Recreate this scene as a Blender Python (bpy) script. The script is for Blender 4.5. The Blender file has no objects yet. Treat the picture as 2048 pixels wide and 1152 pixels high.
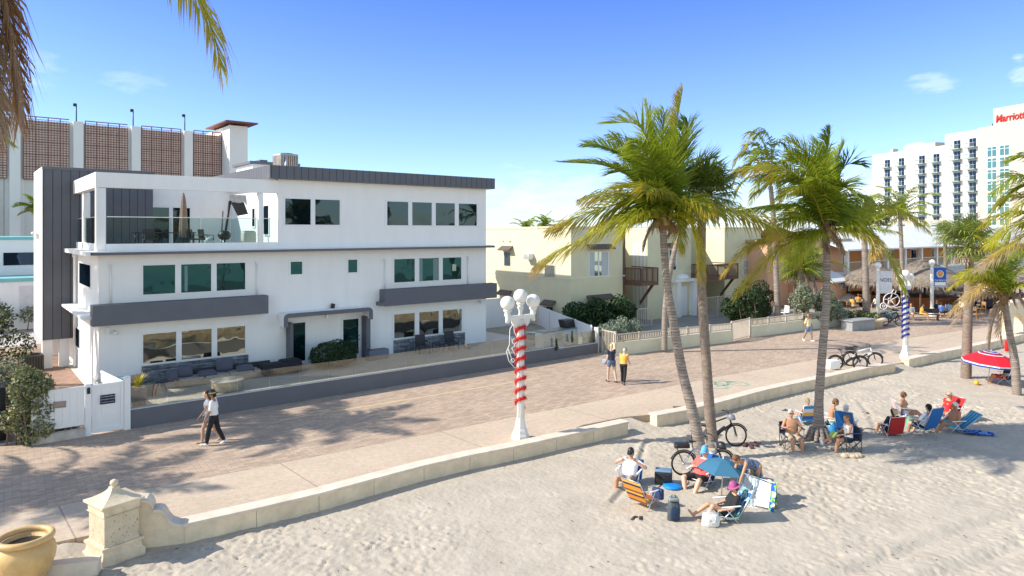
import bpy, math, random
import numpy as np
from mathutils import Vector, Matrix
rnd = random.Random(7)
R = math.radians
sc = bpy.context.scene
COL = sc.collection
# ---------------------------------------------------------------- camera
FPX, HOR, CH = 1365.0, 461.0, 6.6
FW = Vector((.632, .775, 0)).normalized()
RT = Vector((FW.y, -FW.x, 0))
cd = bpy.data.cameras.new('camera'); cam = bpy.data.objects.new('camera', cd); COL.objects.link(cam)
cd.sensor_width = 36; cd.lens = 36*FPX/2048; cd.shift_y = -(576-HOR)/2048
cd.clip_start = .1; cd.clip_end = 8000
cam.location = (0, 0, CH); cam.rotation_euler = (R(90), 0, -math.atan2(FW.x, FW.y))
sc.camera = cam
# ---------------------------------------------------------------- sun and sky
SUN_EL = R(37)
SD = (RT*math.cos(R(8)) + FW*math.sin(R(8))).normalized()          # the way shadows fall
wd = bpy.data.worlds.new('World'); sc.world = wd; wd.use_nodes = True
nt = wd.node_tree; nt.nodes.clear()
out = nt.nodes.new('ShaderNodeOutputWorld'); bg = nt.nodes.new('ShaderNodeBackground')
sky = nt.nodes.new('ShaderNodeTexSky'); sky.sky_type = 'NISHITA'; sky.sun_disc = False
sky.sun_elevation = SUN_EL; sky.sun_rotation = math.atan2(-SD.x, -SD.y) % (2*math.pi)
sky.air_density = 1.0; sky.dust_density = .3; sky.ozone_density = 2.2
tc = nt.nodes.new('ShaderNodeTexCoord'); mp = nt.nodes.new('ShaderNodeMapping'); mp.inputs['Scale'].default_value = (1, 1, 3.2)
nz = nt.nodes.new('ShaderNodeTexNoise'); nz.inputs['Scale'].default_value = 24; nz.inputs['Detail'].default_value = 8; nz.inputs['Roughness'].default_value = .6
L = nt.links.new
def nd(t, **k):
    n = nt.nodes.new(t)
    for a_, b_ in k.items(): setattr(n, a_, b_)
    return n
def rng(src, a0, a1, b0=0, b1=1):
    n = nd('ShaderNodeMapRange', interpolation_type='SMOOTHSTEP'); L(src, n.inputs['Value'])
    for k_, v_ in zip(('From Min', 'From Max', 'To Min', 'To Max'), (a0, a1, b0, b1)): n.inputs[k_].default_value = v_
    return n.outputs[0]
def mth(op, a_, b_):
    n = nd('ShaderNodeMath', operation=op)
    for i_, v_ in enumerate((a_, b_)):
        if isinstance(v_, (int, float)): n.inputs[i_].default_value = v_
        else: L(v_, n.inputs[i_])
    return n.outputs[0]
L(tc.outputs['Generated'], mp.inputs['Vector']); L(mp.outputs[0], nz.inputs['Vector'])
sx = nd('ShaderNodeSeparateXYZ'); L(tc.outputs['Generated'], sx.inputs[0])
# small wisps and the low bright bank, each at its own place in the sky
cl = None
for cx, cy, wx, wy, am in [(66, 140, 60, 44, .2), (272, 160, 66, 26, .15), (1856, 168, 66, 26, .24), (2045, 150, 34, 26, .5), (1110, 395, 260, 60, .28), (1735, 395, 120, 70, .7), (1835, 292, 28, 9, 1.0), (2040, 120, 16, 14, .5), (520, 430, 500, 36, .12), (1300, 470, 900, 40, .15)]:
    c0 = (FW+RT*((cx-1024)/FPX)+Vector((0, 0, (HOR-cy)/FPX))); u = c0.cross(Vector((0, 0, 1))).normalized(); v = u.cross(c0).normalized(); n = c0.length
    d1 = nd('ShaderNodeVectorMath', operation='DOT_PRODUCT'); L(tc.outputs['Generated'], d1.inputs[0]); d1.inputs[1].default_value = u*(n*FPX/wx)
    d2 = nd('ShaderNodeVectorMath', operation='DOT_PRODUCT'); L(tc.outputs['Generated'], d2.inputs[0]); d2.inputs[1].default_value = v*(n*FPX/wy)
    d3 = nd('ShaderNodeVectorMath', operation='DOT_PRODUCT'); L(tc.outputs['Generated'], d3.inputs[0]); d3.inputs[1].default_value = c0.normalized()
    r2 = mth('ADD', mth('MULTIPLY', d1.outputs['Value'], d1.outputs['Value']), mth('MULTIPLY', d2.outputs['Value'], d2.outputs['Value']))
    m_ = mth('MULTIPLY', rng(mth('ADD', r2, mth('MULTIPLY', nz.outputs['Fac'], 4.2)), 3.0, 1.5, 0, am), rng(d3.outputs['Value'], .5, .7))
    cl = m_ if cl is None else mth('MAXIMUM', cl, m_)
tr_ = nd('ShaderNodeValToRGB'); e_ = tr_.color_ramp.elements; e_[0].position = 0; e_[0].color = (.64, .77, 1.0, 1); e_[1].position = 1; e_[1].color = (1, .85, .70, 1)
for p_, c_ in ((.10, (.58, .69, 1.0, 1)), (.22, (.50, .60, 1.04, 1)), (.36, (.34, .49, 1.05, 1)), (.46, (.40, .60, 1, 1)), (.62, (1, .85, .70, 1))): x_ = e_.new(p_); x_.color = c_  # upper stops: warm tint added above the view to neutralise blue fill light
L(sx.outputs['Z'], tr_.inputs['Fac'])
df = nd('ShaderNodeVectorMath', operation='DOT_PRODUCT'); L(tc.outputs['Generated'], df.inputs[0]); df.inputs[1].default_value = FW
tb = nd('ShaderNodeMixRGB'); L(rng(df.outputs['Value'], .05, .45), tb.inputs['Fac']); tb.inputs['Color1'].default_value = (1.28, 1.12, .96, 1); L(tr_.outputs[0], tb.inputs['Color2'])  # sky behind the camera warmed and brightened, added fill for the shaded facades
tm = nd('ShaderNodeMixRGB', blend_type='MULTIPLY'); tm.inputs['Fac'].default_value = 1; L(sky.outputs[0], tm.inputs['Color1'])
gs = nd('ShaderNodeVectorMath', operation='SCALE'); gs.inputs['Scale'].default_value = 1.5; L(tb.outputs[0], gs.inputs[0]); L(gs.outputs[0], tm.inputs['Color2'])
mx = nd('ShaderNodeMixRGB'); mx.inputs['Color2'].default_value = (8.2, 8.5, 9.0, 1)
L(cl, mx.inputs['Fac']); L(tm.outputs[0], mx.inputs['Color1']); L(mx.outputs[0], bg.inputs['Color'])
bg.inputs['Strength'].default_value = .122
L(bg.outputs[0], out.inputs[0])
sl = bpy.data.lights.new('sun', 'SUN'); sl.energy = 4.5; sl.angle = R(.53); sl.color = (1, .93, .82)
so = bpy.data.objects.new('sun', sl); COL.objects.link(so)
ldir = SD*math.cos(SUN_EL) + Vector((0, 0, -math.sin(SUN_EL)))
so.rotation_euler = (-ldir).to_track_quat('Z', 'Y').to_euler(); so.location = (-20, 20, 40)
sc.view_settings.view_transform = 'Standard'; sc.view_settings.look = 'None'
sc.view_settings.exposure = .56; sc.view_settings.gamma = 1
sc.render.engine = 'CYCLES'
sc.cycles.use_denoising = True
sc.cycles.max_bounces = 8; sc.cycles.transparent_max_bounces = 16
# ---------------------------------------------------------------- pixel -> place
def G(x, y, z=0.0):
    d = (CH-z)*FPX/(y-HOR)
    p = FW*d + RT*((x-1024)/FPX*d); p.z = z
    return p
def P(x, y, d):
    p = FW*d + RT*((x-1024)/FPX*d); p.z = CH + (HOR-y)/FPX*d
    return p
def FY(x, y, Y):
    k = (x-1024)/FPX; v = FW + RT*k; t = Y/v.y
    return Vector((v.x*t, Y, CH + (HOR-y)/FPX*t))
def FX(x, y, X):
    k = (x-1024)/FPX; v = FW + RT*k; t = X/v.x
    return Vector((X, v.y*t, CH + (HOR-y)/FPX*t))
def head(deg):                       # image heading: 0 right, 90 away, 180 left, 270 towards the camera -> rotation of local +Y
    v = RT*math.cos(R(deg)) + FW*math.sin(R(deg))
    return math.atan2(v.y, v.x) - math.pi/2
# ---------------------------------------------------------------- materials
def s2l(c):
    return tuple(((x/255)/12.92 if x/255 <= .04045 else ((x/255+.055)/1.055)**2.4) for x in c)
MATS = {}
def mat(name, col, rough=.8, var=.12, vs=2.0, bump=0, bs=30, metal=0, spec=.4, coat=0, alpha=None, subs=None, attr=None, stretch=None):
    if name in MATS: return MATS[name]
    m = bpy.data.materials.new(name); m.use_nodes = True; t = m.node_tree; l = t.links.new
    b = t.nodes['Principled BSDF']; b.inputs['Roughness'].default_value = rough; b.inputs['Metallic'].default_value = metal
    b.inputs['Specular IOR Level'].default_value = spec; b.inputs['Coat Weight'].default_value = coat
    c = tuple(col)+(1,)
    geo = t.nodes.new('ShaderNodeTexCoord'); v = geo.outputs['Object']
    if stretch:
        mp = t.nodes.new('ShaderNodeMapping'); mp.inputs['Scale'].default_value = stretch; l(v, mp.inputs[0]); v = mp.outputs[0]
    if attr:
        a = t.nodes.new('ShaderNodeAttribute'); a.attribute_name = attr; src = a.outputs['Color']
    if var or attr:
        n = t.nodes.new('ShaderNodeTexNoise'); n.inputs['Scale'].default_value = vs; n.inputs['Detail'].default_value = 6; n.inputs['Roughness'].default_value = .65
        l(v, n.inputs['Vector'])
        r = t.nodes.new('ShaderNodeMapRange'); r.inputs['From Min'].default_value = .3; r.inputs['From Max'].default_value = .7
        r.inputs['To Min'].default_value = 1-var; r.inputs['To Max'].default_value = 1+var; l(n.outputs['Fac'], r.inputs[0])
        x = t.nodes.new('ShaderNodeMixRGB'); x.blend_type = 'MULTIPLY'; x.inputs[0].default_value = 1; x.inputs[1].default_value = c
        if attr: l(src, x.inputs[1])
        l(r.outputs[0], x.inputs[2]); l(x.outputs[0], b.inputs['Base Color'])
    else: b.inputs['Base Color'].default_value = c
    if bump:
        n = t.nodes.new('ShaderNodeTexNoise'); n.inputs['Scale'].default_value = bs; n.inputs['Detail'].default_value = 5; l(v, n.inputs['Vector'])
        q = t.nodes.new('ShaderNodeBump'); q.inputs['Strength'].default_value = bump; q.inputs['Distance'].default_value = .02
        l(n.outputs['Fac'], q.inputs['Height']); l(q.outputs[0], b.inputs['Normal'])
    if subs: b.inputs['Transmission Weight'].default_value = 0
    if alpha is not None: b.inputs['Alpha'].default_value = alpha
    MATS[name] = m; return m
def nodes_of(m): return m.node_tree, m.node_tree.links.new, m.node_tree.nodes['Principled BSDF']
def leafmat(name, trans=.35):
    if name in MATS: return MATS[name]
    m = mat(name, (.1, .15, .03), .5, var=.18, vs=1.5, attr='Col', spec=.35)
    t, l, b = nodes_of(m)
    tr = t.nodes.new('ShaderNodeBsdfTranslucent'); mxs = t.nodes.new('ShaderNodeMixShader'); mxs.inputs[0].default_value = trans
    src = b.inputs['Base Color'].links[0].from_socket; l(src, tr.inputs[0])
    o = [n for n in t.nodes if n.type == 'OUTPUT_MATERIAL'][0]
    l(b.outputs[0], mxs.inputs[1]); l(tr.outputs[0], mxs.inputs[2]); l(mxs.outputs[0], o.inputs[0])
    return m
# ---------------------------------------------------------------- mesh builder
class MB:
    def __init__(s): s.v = []; s.f = []; s.m = []; s.s = []; s.cm = 0; s.c = None; s.cur = None
    def add(s, vs, fs, smooth=False):
        o = len(s.v); s.v += [tuple(p) for p in vs]; s.f += [tuple(i+o for i in f) for f in fs]
        s.m += [s.cm]*len(fs); s.s += [smooth]*len(fs)
        if s.c is not None: s.c += [s.cur]*len(vs)
        return s
    def box(s, c, d, rz=0, rx=0, ry=0):
        M = Matrix.Rotation(rz, 3, 'Z') @ Matrix.Rotation(ry, 3, 'Y') @ Matrix.Rotation(rx, 3, 'X'); c = Vector(c)
        vs = [c + M @ Vector((x*d[0]/2, y*d[1]/2, z*d[2]/2)) for z in (-1, 1) for y in (-1, 1) for x in (-1, 1)]
        return s.add(vs, [(0, 2, 3, 1), (4, 5, 7, 6), (0, 1, 5, 4), (2, 6, 7, 3), (0, 4, 6, 2), (1, 3, 7, 5)])
    def bx(s, x0, x1, y0, y1, z0, z1): return s.box(((x0+x1)/2, (y0+y1)/2, (z0+z1)/2), (abs(x1-x0), abs(y1-y0), abs(z1-z0)))
    def rbox(s, c, d, r=.03, rz=0, rx=0, ry=0):      # chamfered box
        M = Matrix.Rotation(rz, 3, 'Z') @ Matrix.Rotation(ry, 3, 'Y') @ Matrix.Rotation(rx, 3, 'X'); c = Vector(c)
        hx, hy, hz = d[0]/2, d[1]/2, d[2]/2; r = min(r, hx*.9, hy*.9, hz*.9); rings = []
        for z, q in ((-hz, r), (-hz+r*.3, r*.3), (-hz+r, 0), (hz-r, 0), (hz-r*.3, r*.3), (hz, r)):
            ring = []
            for sx_, sy_ in ((1, 1), (-1, 1), (-1, -1), (1, -1)):
                X, Y = hx-q, hy-q; rr = max(r-q, r*.4)
                pts = [(X, Y-rr), (X-rr*.3, Y-rr*.3), (X-rr, Y)]
                if sx_*sy_ < 0: pts = pts[::-1]
                ring += [(sx_*a, sy_*b) for a, b in pts]
            rings.append([c + M @ Vector((a, b, z)) for a, b in ring])
        n = len(rings[0]); vs = [p for r_ in rings for p in r_]; fs = []
        for i in range(len(rings)-1):
            for j in range(n): fs.append((i*n+j, i*n+(j+1) % n, (i+1)*n+(j+1) % n, (i+1)*n+j))
        fs.append(tuple(range(n))[::-1]); fs.append(tuple((len(rings)-1)*n+j for j in range(n)))
        return s.add(vs, fs, True)
    def tube(s, pts, rad, n=8, cap=True, smooth=True, flat=None):
        pts = [Vector(p) for p in pts]; N = len(pts)
        if not hasattr(rad, '__len__'): rad = [rad]*N
        vs = []; fs = []; up = None
        for i, p in enumerate(pts):
            t = (pts[min(i+1, N-1)] - pts[max(i-1, 0)]); t = t.normalized() if t.length > 1e-9 else Vector((0, 0, 1))
            if up is None: up = Vector((0, 0, 1)) if abs(t.z) < .9 else Vector((0, 1, 0))
            a = t.cross(up); a = a.normalized() if a.length > 1e-6 else Vector((1, 0, 0)); b = a.cross(t).normalized(); up = b
            for j in range(n):
                w = 2*math.pi*j/n; vs.append(p + a*math.cos(w)*rad[i] + b*math.sin(w)*rad[i]*(flat or 1))
        for i in range(N-1):
            for j in range(n): fs.append((i*n+j, i*n+(j+1) % n, (i+1)*n+(j+1) % n, (i+1)*n+j))
        if cap: fs.append(tuple(range(n))[::-1]); fs.append(tuple((N-1)*n+j for j in range(n)))
        return s.add(vs, fs, smooth)
    def cyl(s, p0, p1, r0, r1=None, n=12, smooth=True): return s.tube([p0, p1], [r0, r0 if r1 is None else r1], n, True, smooth)
    def lathe(s, prof, c=(0, 0, 0), n=24, smooth=True, sq=None, rz=0):
        c = Vector(c); vs = []; fs = []
        for r, z in prof:
            for j in range(n):
                w = 2*math.pi*j/n + rz; vs.append(c + Vector((r*math.cos(w), r*math.sin(w), z)))
        for i in range(len(prof)-1):
            for j in range(n): fs.append((i*n+j, i*n+(j+1) % n, (i+1)*n+(j+1) % n, (i+1)*n+j))
        fs.append(tuple(range(n))[::-1]); fs.append(tuple((len(prof)-1)*n+j for j in range(n)))
        return s.add(vs, fs, smooth)
    def sph(s, c, r, n=12, m=8):
        r = (r, r, r) if not hasattr(r, '__len__') else r; c = Vector(c); vs = [c+Vector((0, 0, -r[2]))]; fs = []
        for i in range(1, m):
            a = -math.pi/2 + math.pi*i/m
            for j in range(n):
                w = 2*math.pi*j/n; vs.append(c + Vector((r[0]*math.cos(a)*math.cos(w), r[1]*math.cos(a)*math.sin(w), r[2]*math.sin(a))))
        vs.append(c+Vector((0, 0, r[2]))); T_ = len(vs)-1
        for j in range(n):
            fs.append((0, 1+(j+1) % n, 1+j)); fs.append((T_, 1+(m-2)*n+j, 1+(m-2)*n+(j+1) % n))
        for i in range(m-2):
            for j in range(n): fs.append((1+i*n+j, 1+i*n+(j+1) % n, 1+(i+1)*n+(j+1) % n, 1+(i+1)*n+j))
        return s.add(vs, fs, True)
    def prism(s, poly, z0, z1, smooth=False):          # poly in xy
        n = len(poly); vs = [(p[0], p[1], z0) for p in poly] + [(p[0], p[1], z1) for p in poly]
        fs = [(i, (i+1) % n, n+(i+1) % n, n+i) for i in range(n)] + [tuple(range(n))[::-1], tuple(range(n, 2*n))]
        return s.add(vs, fs, smooth)
    def slab(s, poly3, nvec):                          # a polygon in space given thickness along nvec
        n = len(poly3); q = Vector(nvec); vs = [Vector(p) for p in poly3] + [Vector(p)+q for p in poly3]
        fs = [(i, (i+1) % n, n+(i+1) % n, n+i) for i in range(n)] + [tuple(range(n))[::-1], tuple(range(n, 2*n))]
        return s.add(vs, fs)
    def torus(s, c, Rr, r, ax=(0, 1, 0), n=28, m=6, a0=0, a1=360, ry=1):
        ax = Vector(ax).normalized(); u = ax.orthogonal().normalized()
        if abs(ax.z) < .9: u = Vector((0, 0, 1)).cross(ax).normalized()
        w = ax.cross(u); full = (a1-a0) >= 360; k = n if full else n+1
        pts = [Vector(c) + u*Rr*math.cos(R(a0+(a1-a0)*i/n)) + w*Rr*ry*math.sin(R(a0+(a1-a0)*i/n)) for i in range(n+1)]
        return s.tube(pts, r, m, not full)
    def build(s, name, mats, parent=None, loc=(0, 0, 0), rz=0):
        me = bpy.data.meshes.new(name); me.from_pydata(s.v, [], s.f)
        if not isinstance(mats, (list, tuple)): mats = [mats]
        for m in mats: me.materials.append(m)
        me.polygons.foreach_set('material_index', s.m); me.polygons.foreach_set('use_smooth', s.s)
        if s.c is not None:
            a = me.color_attributes.new('Col', 'FLOAT_COLOR', 'POINT'); a.data.foreach_set('color', [x for c in s.c for x in (c[0], c[1], c[2], 1)])
        me.update()
        o = bpy.data.objects.new(name, me); COL.objects.link(o); o.location = loc; o.rotation_euler = (0, 0, rz)
        if parent is not None: o.parent = parent
        return o
def tag(o, label, cat, group=None, kind=None):
    if label: o['label'] = label
    if cat: o['category'] = cat
    if group: o['group'] = group
    if kind: o['kind'] = kind
    return o
def T(name, label, cat, loc=(0, 0, 0), rz=0, group=None):
    o = bpy.data.objects.new(name, None); COL.objects.link(o); o.location = loc; o.rotation_euler = (0, 0, rz); o.empty_display_size = .2
    return tag(o, label, cat, group)
def struct(o): o['kind'] = 'structure'; return o
def copy_tree(o, parent=None):
    c = o.copy(); COL.objects.link(c); c.parent = parent
    for ch in o.children: copy_tree(ch, c)
    return c
def text(name, body, loc, size, m, parent=None, rot=(R(90), 0, 0), ext=.01, align='CENTER', shear=0, sx=1, bold=0):
    cu = bpy.data.curves.new(name, 'FONT'); cu.body = body; cu.size = size; cu.extrude = ext; cu.align_x = align; cu.align_y = 'CENTER'; cu.shear = shear; cu.offset = bold
    tmp = bpy.data.objects.new(name, cu); COL.objects.link(tmp); me = bpy.data.meshes.new_from_object(tmp.evaluated_get(bpy.context.evaluated_depsgraph_get())); bpy.data.objects.remove(tmp)
    me.name = name; me.materials.clear(); me.materials.append(m); o = bpy.data.objects.new(name, me); COL.objects.link(o); o.location = loc; o.rotation_euler = rot; o.scale = (sx, 1, 1)
    if parent is not None: o.parent = parent
    return o
# ================================================================ GROUND
def poly_sheet(name, pts, z, m, thick=0):
    mb = MB(); n = len(pts); vs = [(p[0], p[1], z) for p in pts]
    if thick: mb.prism(pts, z-thick, z)
    else: mb.add(vs, [tuple(range(n))])
    return struct(mb.build(name, m))
def area(poly): return sum(poly[i][0]*poly[(i+1) % len(poly)][1]-poly[(i+1) % len(poly)][0]*poly[i][1] for i in range(len(poly)))
def ccw(poly): return poly if area(poly) > 0 else poly[::-1]
def brickmat(name, c1, c2, mortar, bw, bh, rot=0, msize=.006, rough=.85, stain=.13, bump=.3, vs=.35):
    m = mat(name, c1, rough, var=0); t, l, b = nodes_of(m)
    g = t.nodes.new('ShaderNodeTexCoord'); mp = t.nodes.new('ShaderNodeMapping'); mp.inputs['Rotation'].default_value = (0, 0, rot); l(g.outputs['Object'], mp.inputs[0])
    br = t.nodes.new('ShaderNodeTexBrick'); br.inputs['Scale'].default_value = 1; br.inputs['Brick Width'].default_value = bw; br.inputs['Row Height'].default_value = bh
    br.inputs['Mortar Size'].default_value = msize; br.inputs['Mortar Smooth'].default_value = .3
    br.inputs['Color1'].default_value = c1+(1,); br.inputs['Color2'].default_value = c2+(1,); br.inputs['Mortar'].default_value = mortar+(1,)
    l(mp.outputs[0], br.inputs[0])
    n = t.nodes.new('ShaderNodeTexNoise'); n.inputs['Scale'].default_value = vs; n.inputs['Detail'].default_value = 8; n.inputs['Roughness'].default_value = .7; l(g.outputs['Object'], n.inputs['Vector'])
    r = t.nodes.new('ShaderNodeMapRange'); r.inputs['From Min'].default_value = .3; r.inputs['From Max'].default_value = .7; r.inputs['To Min'].default_value = 1-stain; r.inputs['To Max'].default_value = 1+stain*.7
    l(n.outputs['Fac'], r.inputs[0])
    x = t.nodes.new('ShaderNodeMixRGB'); x.blend_type = 'MULTIPLY'; x.inputs[0].default_value = 1; l(br.outputs['Color'], x.inputs[1]); l(r.outputs[0], x.inputs[2])
    n3 = t.nodes.new('ShaderNodeTexNoise'); n3.inputs['Scale'].default_value = 6; n3.inputs['Detail'].default_value = 4; l(g.outputs['Object'], n3.inputs['Vector'])
    r3 = t.nodes.new('ShaderNodeMapRange'); r3.inputs['From Min'].default_value = .35; r3.inputs['From Max'].default_value = .65; r3.inputs['To Min'].default_value = .93; r3.inputs['To Max'].default_value = 1.07; l(n3.outputs['Fac'], r3.inputs[0])
    x3 = t.nodes.new('ShaderNodeMixRGB'); x3.blend_type = 'MULTIPLY'; x3.inputs[0].default_value = 1; l(x.outputs[0], x3.inputs[1]); l(r3.outputs[0], x3.inputs[2])
    l(x3.outputs[0], b.inputs['Base Color'])
    q = t.nodes.new('ShaderNodeBump'); q.inputs['Strength'].default_value = bump; q.inputs['Distance'].default_value = .01; l(br.outputs['Fac'], q.inputs['Height']); q.invert = True; l(q.outputs[0], b.inputs['Normal'])
    return m
M_brick = brickmat('promenade_pavers', (.51, .385, .285), (.37, .275, .205), (.28, .215, .17), .34, .12, rot=R(3), msize=.008)
M_path = brickmat('aggregate_path', (.60, .475, .355), (.58, .465, .35), (.36, .29, .24), 5.2, 7.0, rot=R(-2), msize=.02, stain=.12)
t_, l_, b_ = nodes_of(M_path)
v_ = t_.nodes.new('ShaderNodeTexVoronoi'); v_.inputs['Scale'].default_value = 34; l_(t_.nodes['Texture Coordinate'].outputs['Object'], v_.inputs['Vector'])
x_ = t_.nodes.new('ShaderNodeMixRGB'); x_.blend_type = 'MULTIPLY'; x_.inputs[0].default_value = .22; l_(b_.inputs['Base Color'].links[0].from_socket, x_.inputs[1]); l_(v_.outputs['Color'], x_.inputs[2]); l_(x_.outputs[0], b_.inputs['Base Color'])
# sand
M_sand = mat('beach_sand', (.46, .405, .33), .95, var=.12, vs=1.2, bump=1, bs=9, spec=.15)
M_ground = mat('inland_ground', (.30, .27, .23), .9, var=.2, vs=.3)
M_sea = mat('sea_water', (.012, .13, .16), .12, var=.15, vs=.05, bump=.5, bs=.7, spec=.5)
# wall bottoms (sea side) traced on the sand
SZ = -.25
W1 = [G(*p, SZ) for p in [(300, 1104), (340, 1095), (370, 1087), (513, 1053), (638, 1022), (748, 990), (848, 962), (940, 940), (1027, 922), (1113, 902), (1187, 885), (1256, 869)]]
W2 = [G(*p, SZ) for p in [(1314, 855), (1370, 844.5), (1431, 829), (1479, 815.5), (1530, 801), (1582, 789), (1633, 778), (1684, 766), (1736, 754), (1791, 744.5)]]
W3 = [G(*p, SZ) for p in [(1818, 736), (1870, 723.5), (1922, 713), (2005, 694), (2048, 682), (2110, 664), (2190, 645), (2330, 620), (2600, 585)]]
def offset(pl, d):
    o = []
    for i, p in enumerate(pl):
        t = (pl[min(i+1, len(pl)-1)] - pl[max(i-1, 0)]); t.z = 0; t.normalize(); n = Vector((-t.y, t.x, 0)); o.append(p + n*d)
    return o
edge = [G(-900, 1330), G(-200, 1150), G(0, 1108), G(113, 1084), G(196, 1067)] + offset(W1, .43)[1:-2] + [G(1165, 850), G(1250, 833.5), G(1345, 812)] + offset(W2, .43)[1:-1] + [G(1800, 726)] + offset(W3, .43)[1:]
edge = [Vector((p.x, p.y, 0)) for p in edge]
bnd = [G(*p) for p in [(-900, 1200), (0, 1034), (270, 982), (512, 936), (765, 886), (1020, 835), (1240, 793), (1430, 754), (1560, 732), (1636, 718), (1701, 704), (1787, 680), (1923, 661), (2200, 628), (2600, 590)]]
edge.sort(key=lambda p: p.x)
path_poly = [(p.x, p.y) for p in edge] + [(p.x, p.y) for p in bnd[::-1]]
poly_sheet('path', ccw(path_poly), 0, M_path, .3)
prom = [(p.x, p.y) for p in bnd] + [(150, bnd[-1].y), (150, 62), (-60, 62), (-60, bnd[0].y)]
poly_sheet('promenade', ccw(prom), .004, M_brick, .3)
poly_sheet('ground', [(-3000, 20), (3000, 20), (3000, 5000), (-3000, 5000)], -.2, M_ground)
# sea behind the beach, seen only in the window glass
poly_sheet('sea', [(-4000, -5000), (4000, -5000), (4000, -24), (-4000, -24)], -.5, M_sea)
# ---- sand as a real surface with dents and trodden relief
def vnoise(nx, ny, step, res, rs):
    gx, gy = int(nx*res/step)+4, int(ny*res/step)+4; g = rs.rand(gx, gy)
    x = np.arange(nx)*res/step; y = np.arange(ny)*res/step; xi = x.astype(int); yi = y.astype(int); fx = x-xi; fy = y-yi
    fx = fx*fx*(3-2*fx); fy = fy*fy*(3-2*fy)
    a = g[np.ix_(xi, yi)]; b = g[np.ix_(xi+1, yi)]; c = g[np.ix_(xi, yi+1)]; d = g[np.ix_(xi+1, yi+1)]
    fx = fx[:, None]; fy = fy[None, :]
    return (a*(1-fx)+b*fx)*(1-fy)+(c*(1-fx)+d*fx)*fy - .5
def build_sand():
    rs = np.random.RandomState(3); res = .052; x0, y0 = -4.0, -3.0; nx, ny = int(58/res), int(22.5/res)
    h = vnoise(nx, ny, 3.1, res, rs)*.06 + vnoise(nx, ny, .9, res, rs)*.015 + vnoise(nx, ny, .33, res, rs)*.012 + vnoise(nx, ny, .12, res, rs)*.026
    K = 7; yy, xx = np.mgrid[-K:K+1, -K:K+1]*res
    for k in range(34000):
        i = rs.randint(K, nx-K-1); j = rs.randint(K, ny-K-1); a = rs.rand()*3.14; ca, sa = math.cos(a), math.sin(a)
        u = xx*ca+yy*sa; v = -xx*sa+yy*ca; L1 = .055+.045*rs.rand(); L2 = L1*.5
        q = np.exp(-(u/L1)**2-(v/L2)**2); rim = np.exp(-((u-.05)/(L1*1.6))**2-(v/(L2*1.9))**2)
        h[i-K:i+K+1, j-K:j+K+1] += (-.05*q+.022*rim)*(.5+rs.rand()).__float__() if False else (-.058*q+.026*rim)*(.2+.9*rs.rand())
    X = x0+np.arange(nx)*res; Y = y0+np.arange(ny)*res
    h *= np.clip(.75+1.5*vnoise(nx, ny, 2.3, res, rs)+.9*vnoise(nx, ny, 5.5, res, rs), .25, 1.45)      # trodden and smooth patches
    # vehicle and foot tracks
    for (ax, ay), (bx_, by), w, dep in [(G(1560, 1150)[:2], G(2048, 1010)[:2], .17, .05), (G(1760, 1150)[:2], G(2060, 1065)[:2], .17, .05), (G(1225, 985)[:2], G(1300, 868)[:2], .07, .05), (G(1750, 850)[:2], G(1720, 790)[:2], .1, .03)]:
        dx, dy = bx_-ax, by-ay; Ln = math.hypot(dx, dy); dx /= Ln; dy /= Ln
        s = (X[:, None]-ax)*dx+(Y[None, :]-ay)*dy; t = -(X[:, None]-ax)*dy+(Y[None, :]-ay)*dx + .12*np.sin(s*.8)
        h += np.where((s > 0) & (s < Ln), -dep*np.exp(-(t/w)**2)+dep*.6*np.exp(-((t-2*w)/w)**2), 0)
    ex = np.array([p.x for p in edge]); ey = np.array([p.y for p in edge])
    ye = np.interp(X, ex, ey)[:, None]
    dist = ye - Y[None, :]
    def bump_(x, a, b, w): return np.clip((x-a)/w+.5, 0, 1)*np.clip((b-x)/w+.5, 0, 1)
    gap = np.maximum(np.maximum(bump_(X, W1[-1].x+.1, W2[0].x-.1, .5), bump_(X, W2[-1].x+.1, W3[0].x-.1, .5)), np.clip((W1[0].x-1.0-X)/.8+.5, 0, 1))[:, None]
    q_ = np.clip(1-dist/1.3, 0, 1); rise = gap*q_*q_*(3-2*q_)
    z = SZ + h*np.clip(dist/.5, .3, 1)*(1-.7*rise) + rise*(-SZ-.035)
    z = np.where(dist < .02, np.minimum(z, -.02)-.08, z)
    z = np.where((dist < .5) & (dist >= .02), np.minimum(z, -.012), z)
    XX, YY = np.meshgrid(X, Y, indexing='ij'); v = np.stack([XX.ravel(), YY.ravel(), z.ravel()], 1)
    idx = np.arange(nx*ny).reshape(nx, ny)
    keep = (dist[:-1, :-1] > -.35)
    f = np.stack([idx[:-1, :-1], idx[1:, :-1], idx[1:, 1:], idx[:-1, 1:]], -1)[keep]
    me = bpy.data.meshes.new('sand'); me.vertices.add(len(v)); me.vertices.foreach_set('co', v.ravel())
    me.loops.add(f.size); me.loops.foreach_set('vertex_index', f.ravel()); me.polygons.add(len(f)); me.polygons.foreach_set('loop_start', np.arange(0, f.size, 4)); me.polygons.foreach_set('loop_total', np.full(len(f), 4))
    me.polygons.foreach_set('use_smooth', np.ones(len(f), bool)); me.materials.append(M_sand); me.update(calc_edges=True)
    struct(bpy.data.objects.new('sand', me)); COL.objects.link(bpy.data.objects['sand'])
build_sand()
poly_sheet('sand_flat', [(-200, -26), (400, -26), (400, 16), (-200, 21)], -.42, M_sand)
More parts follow.
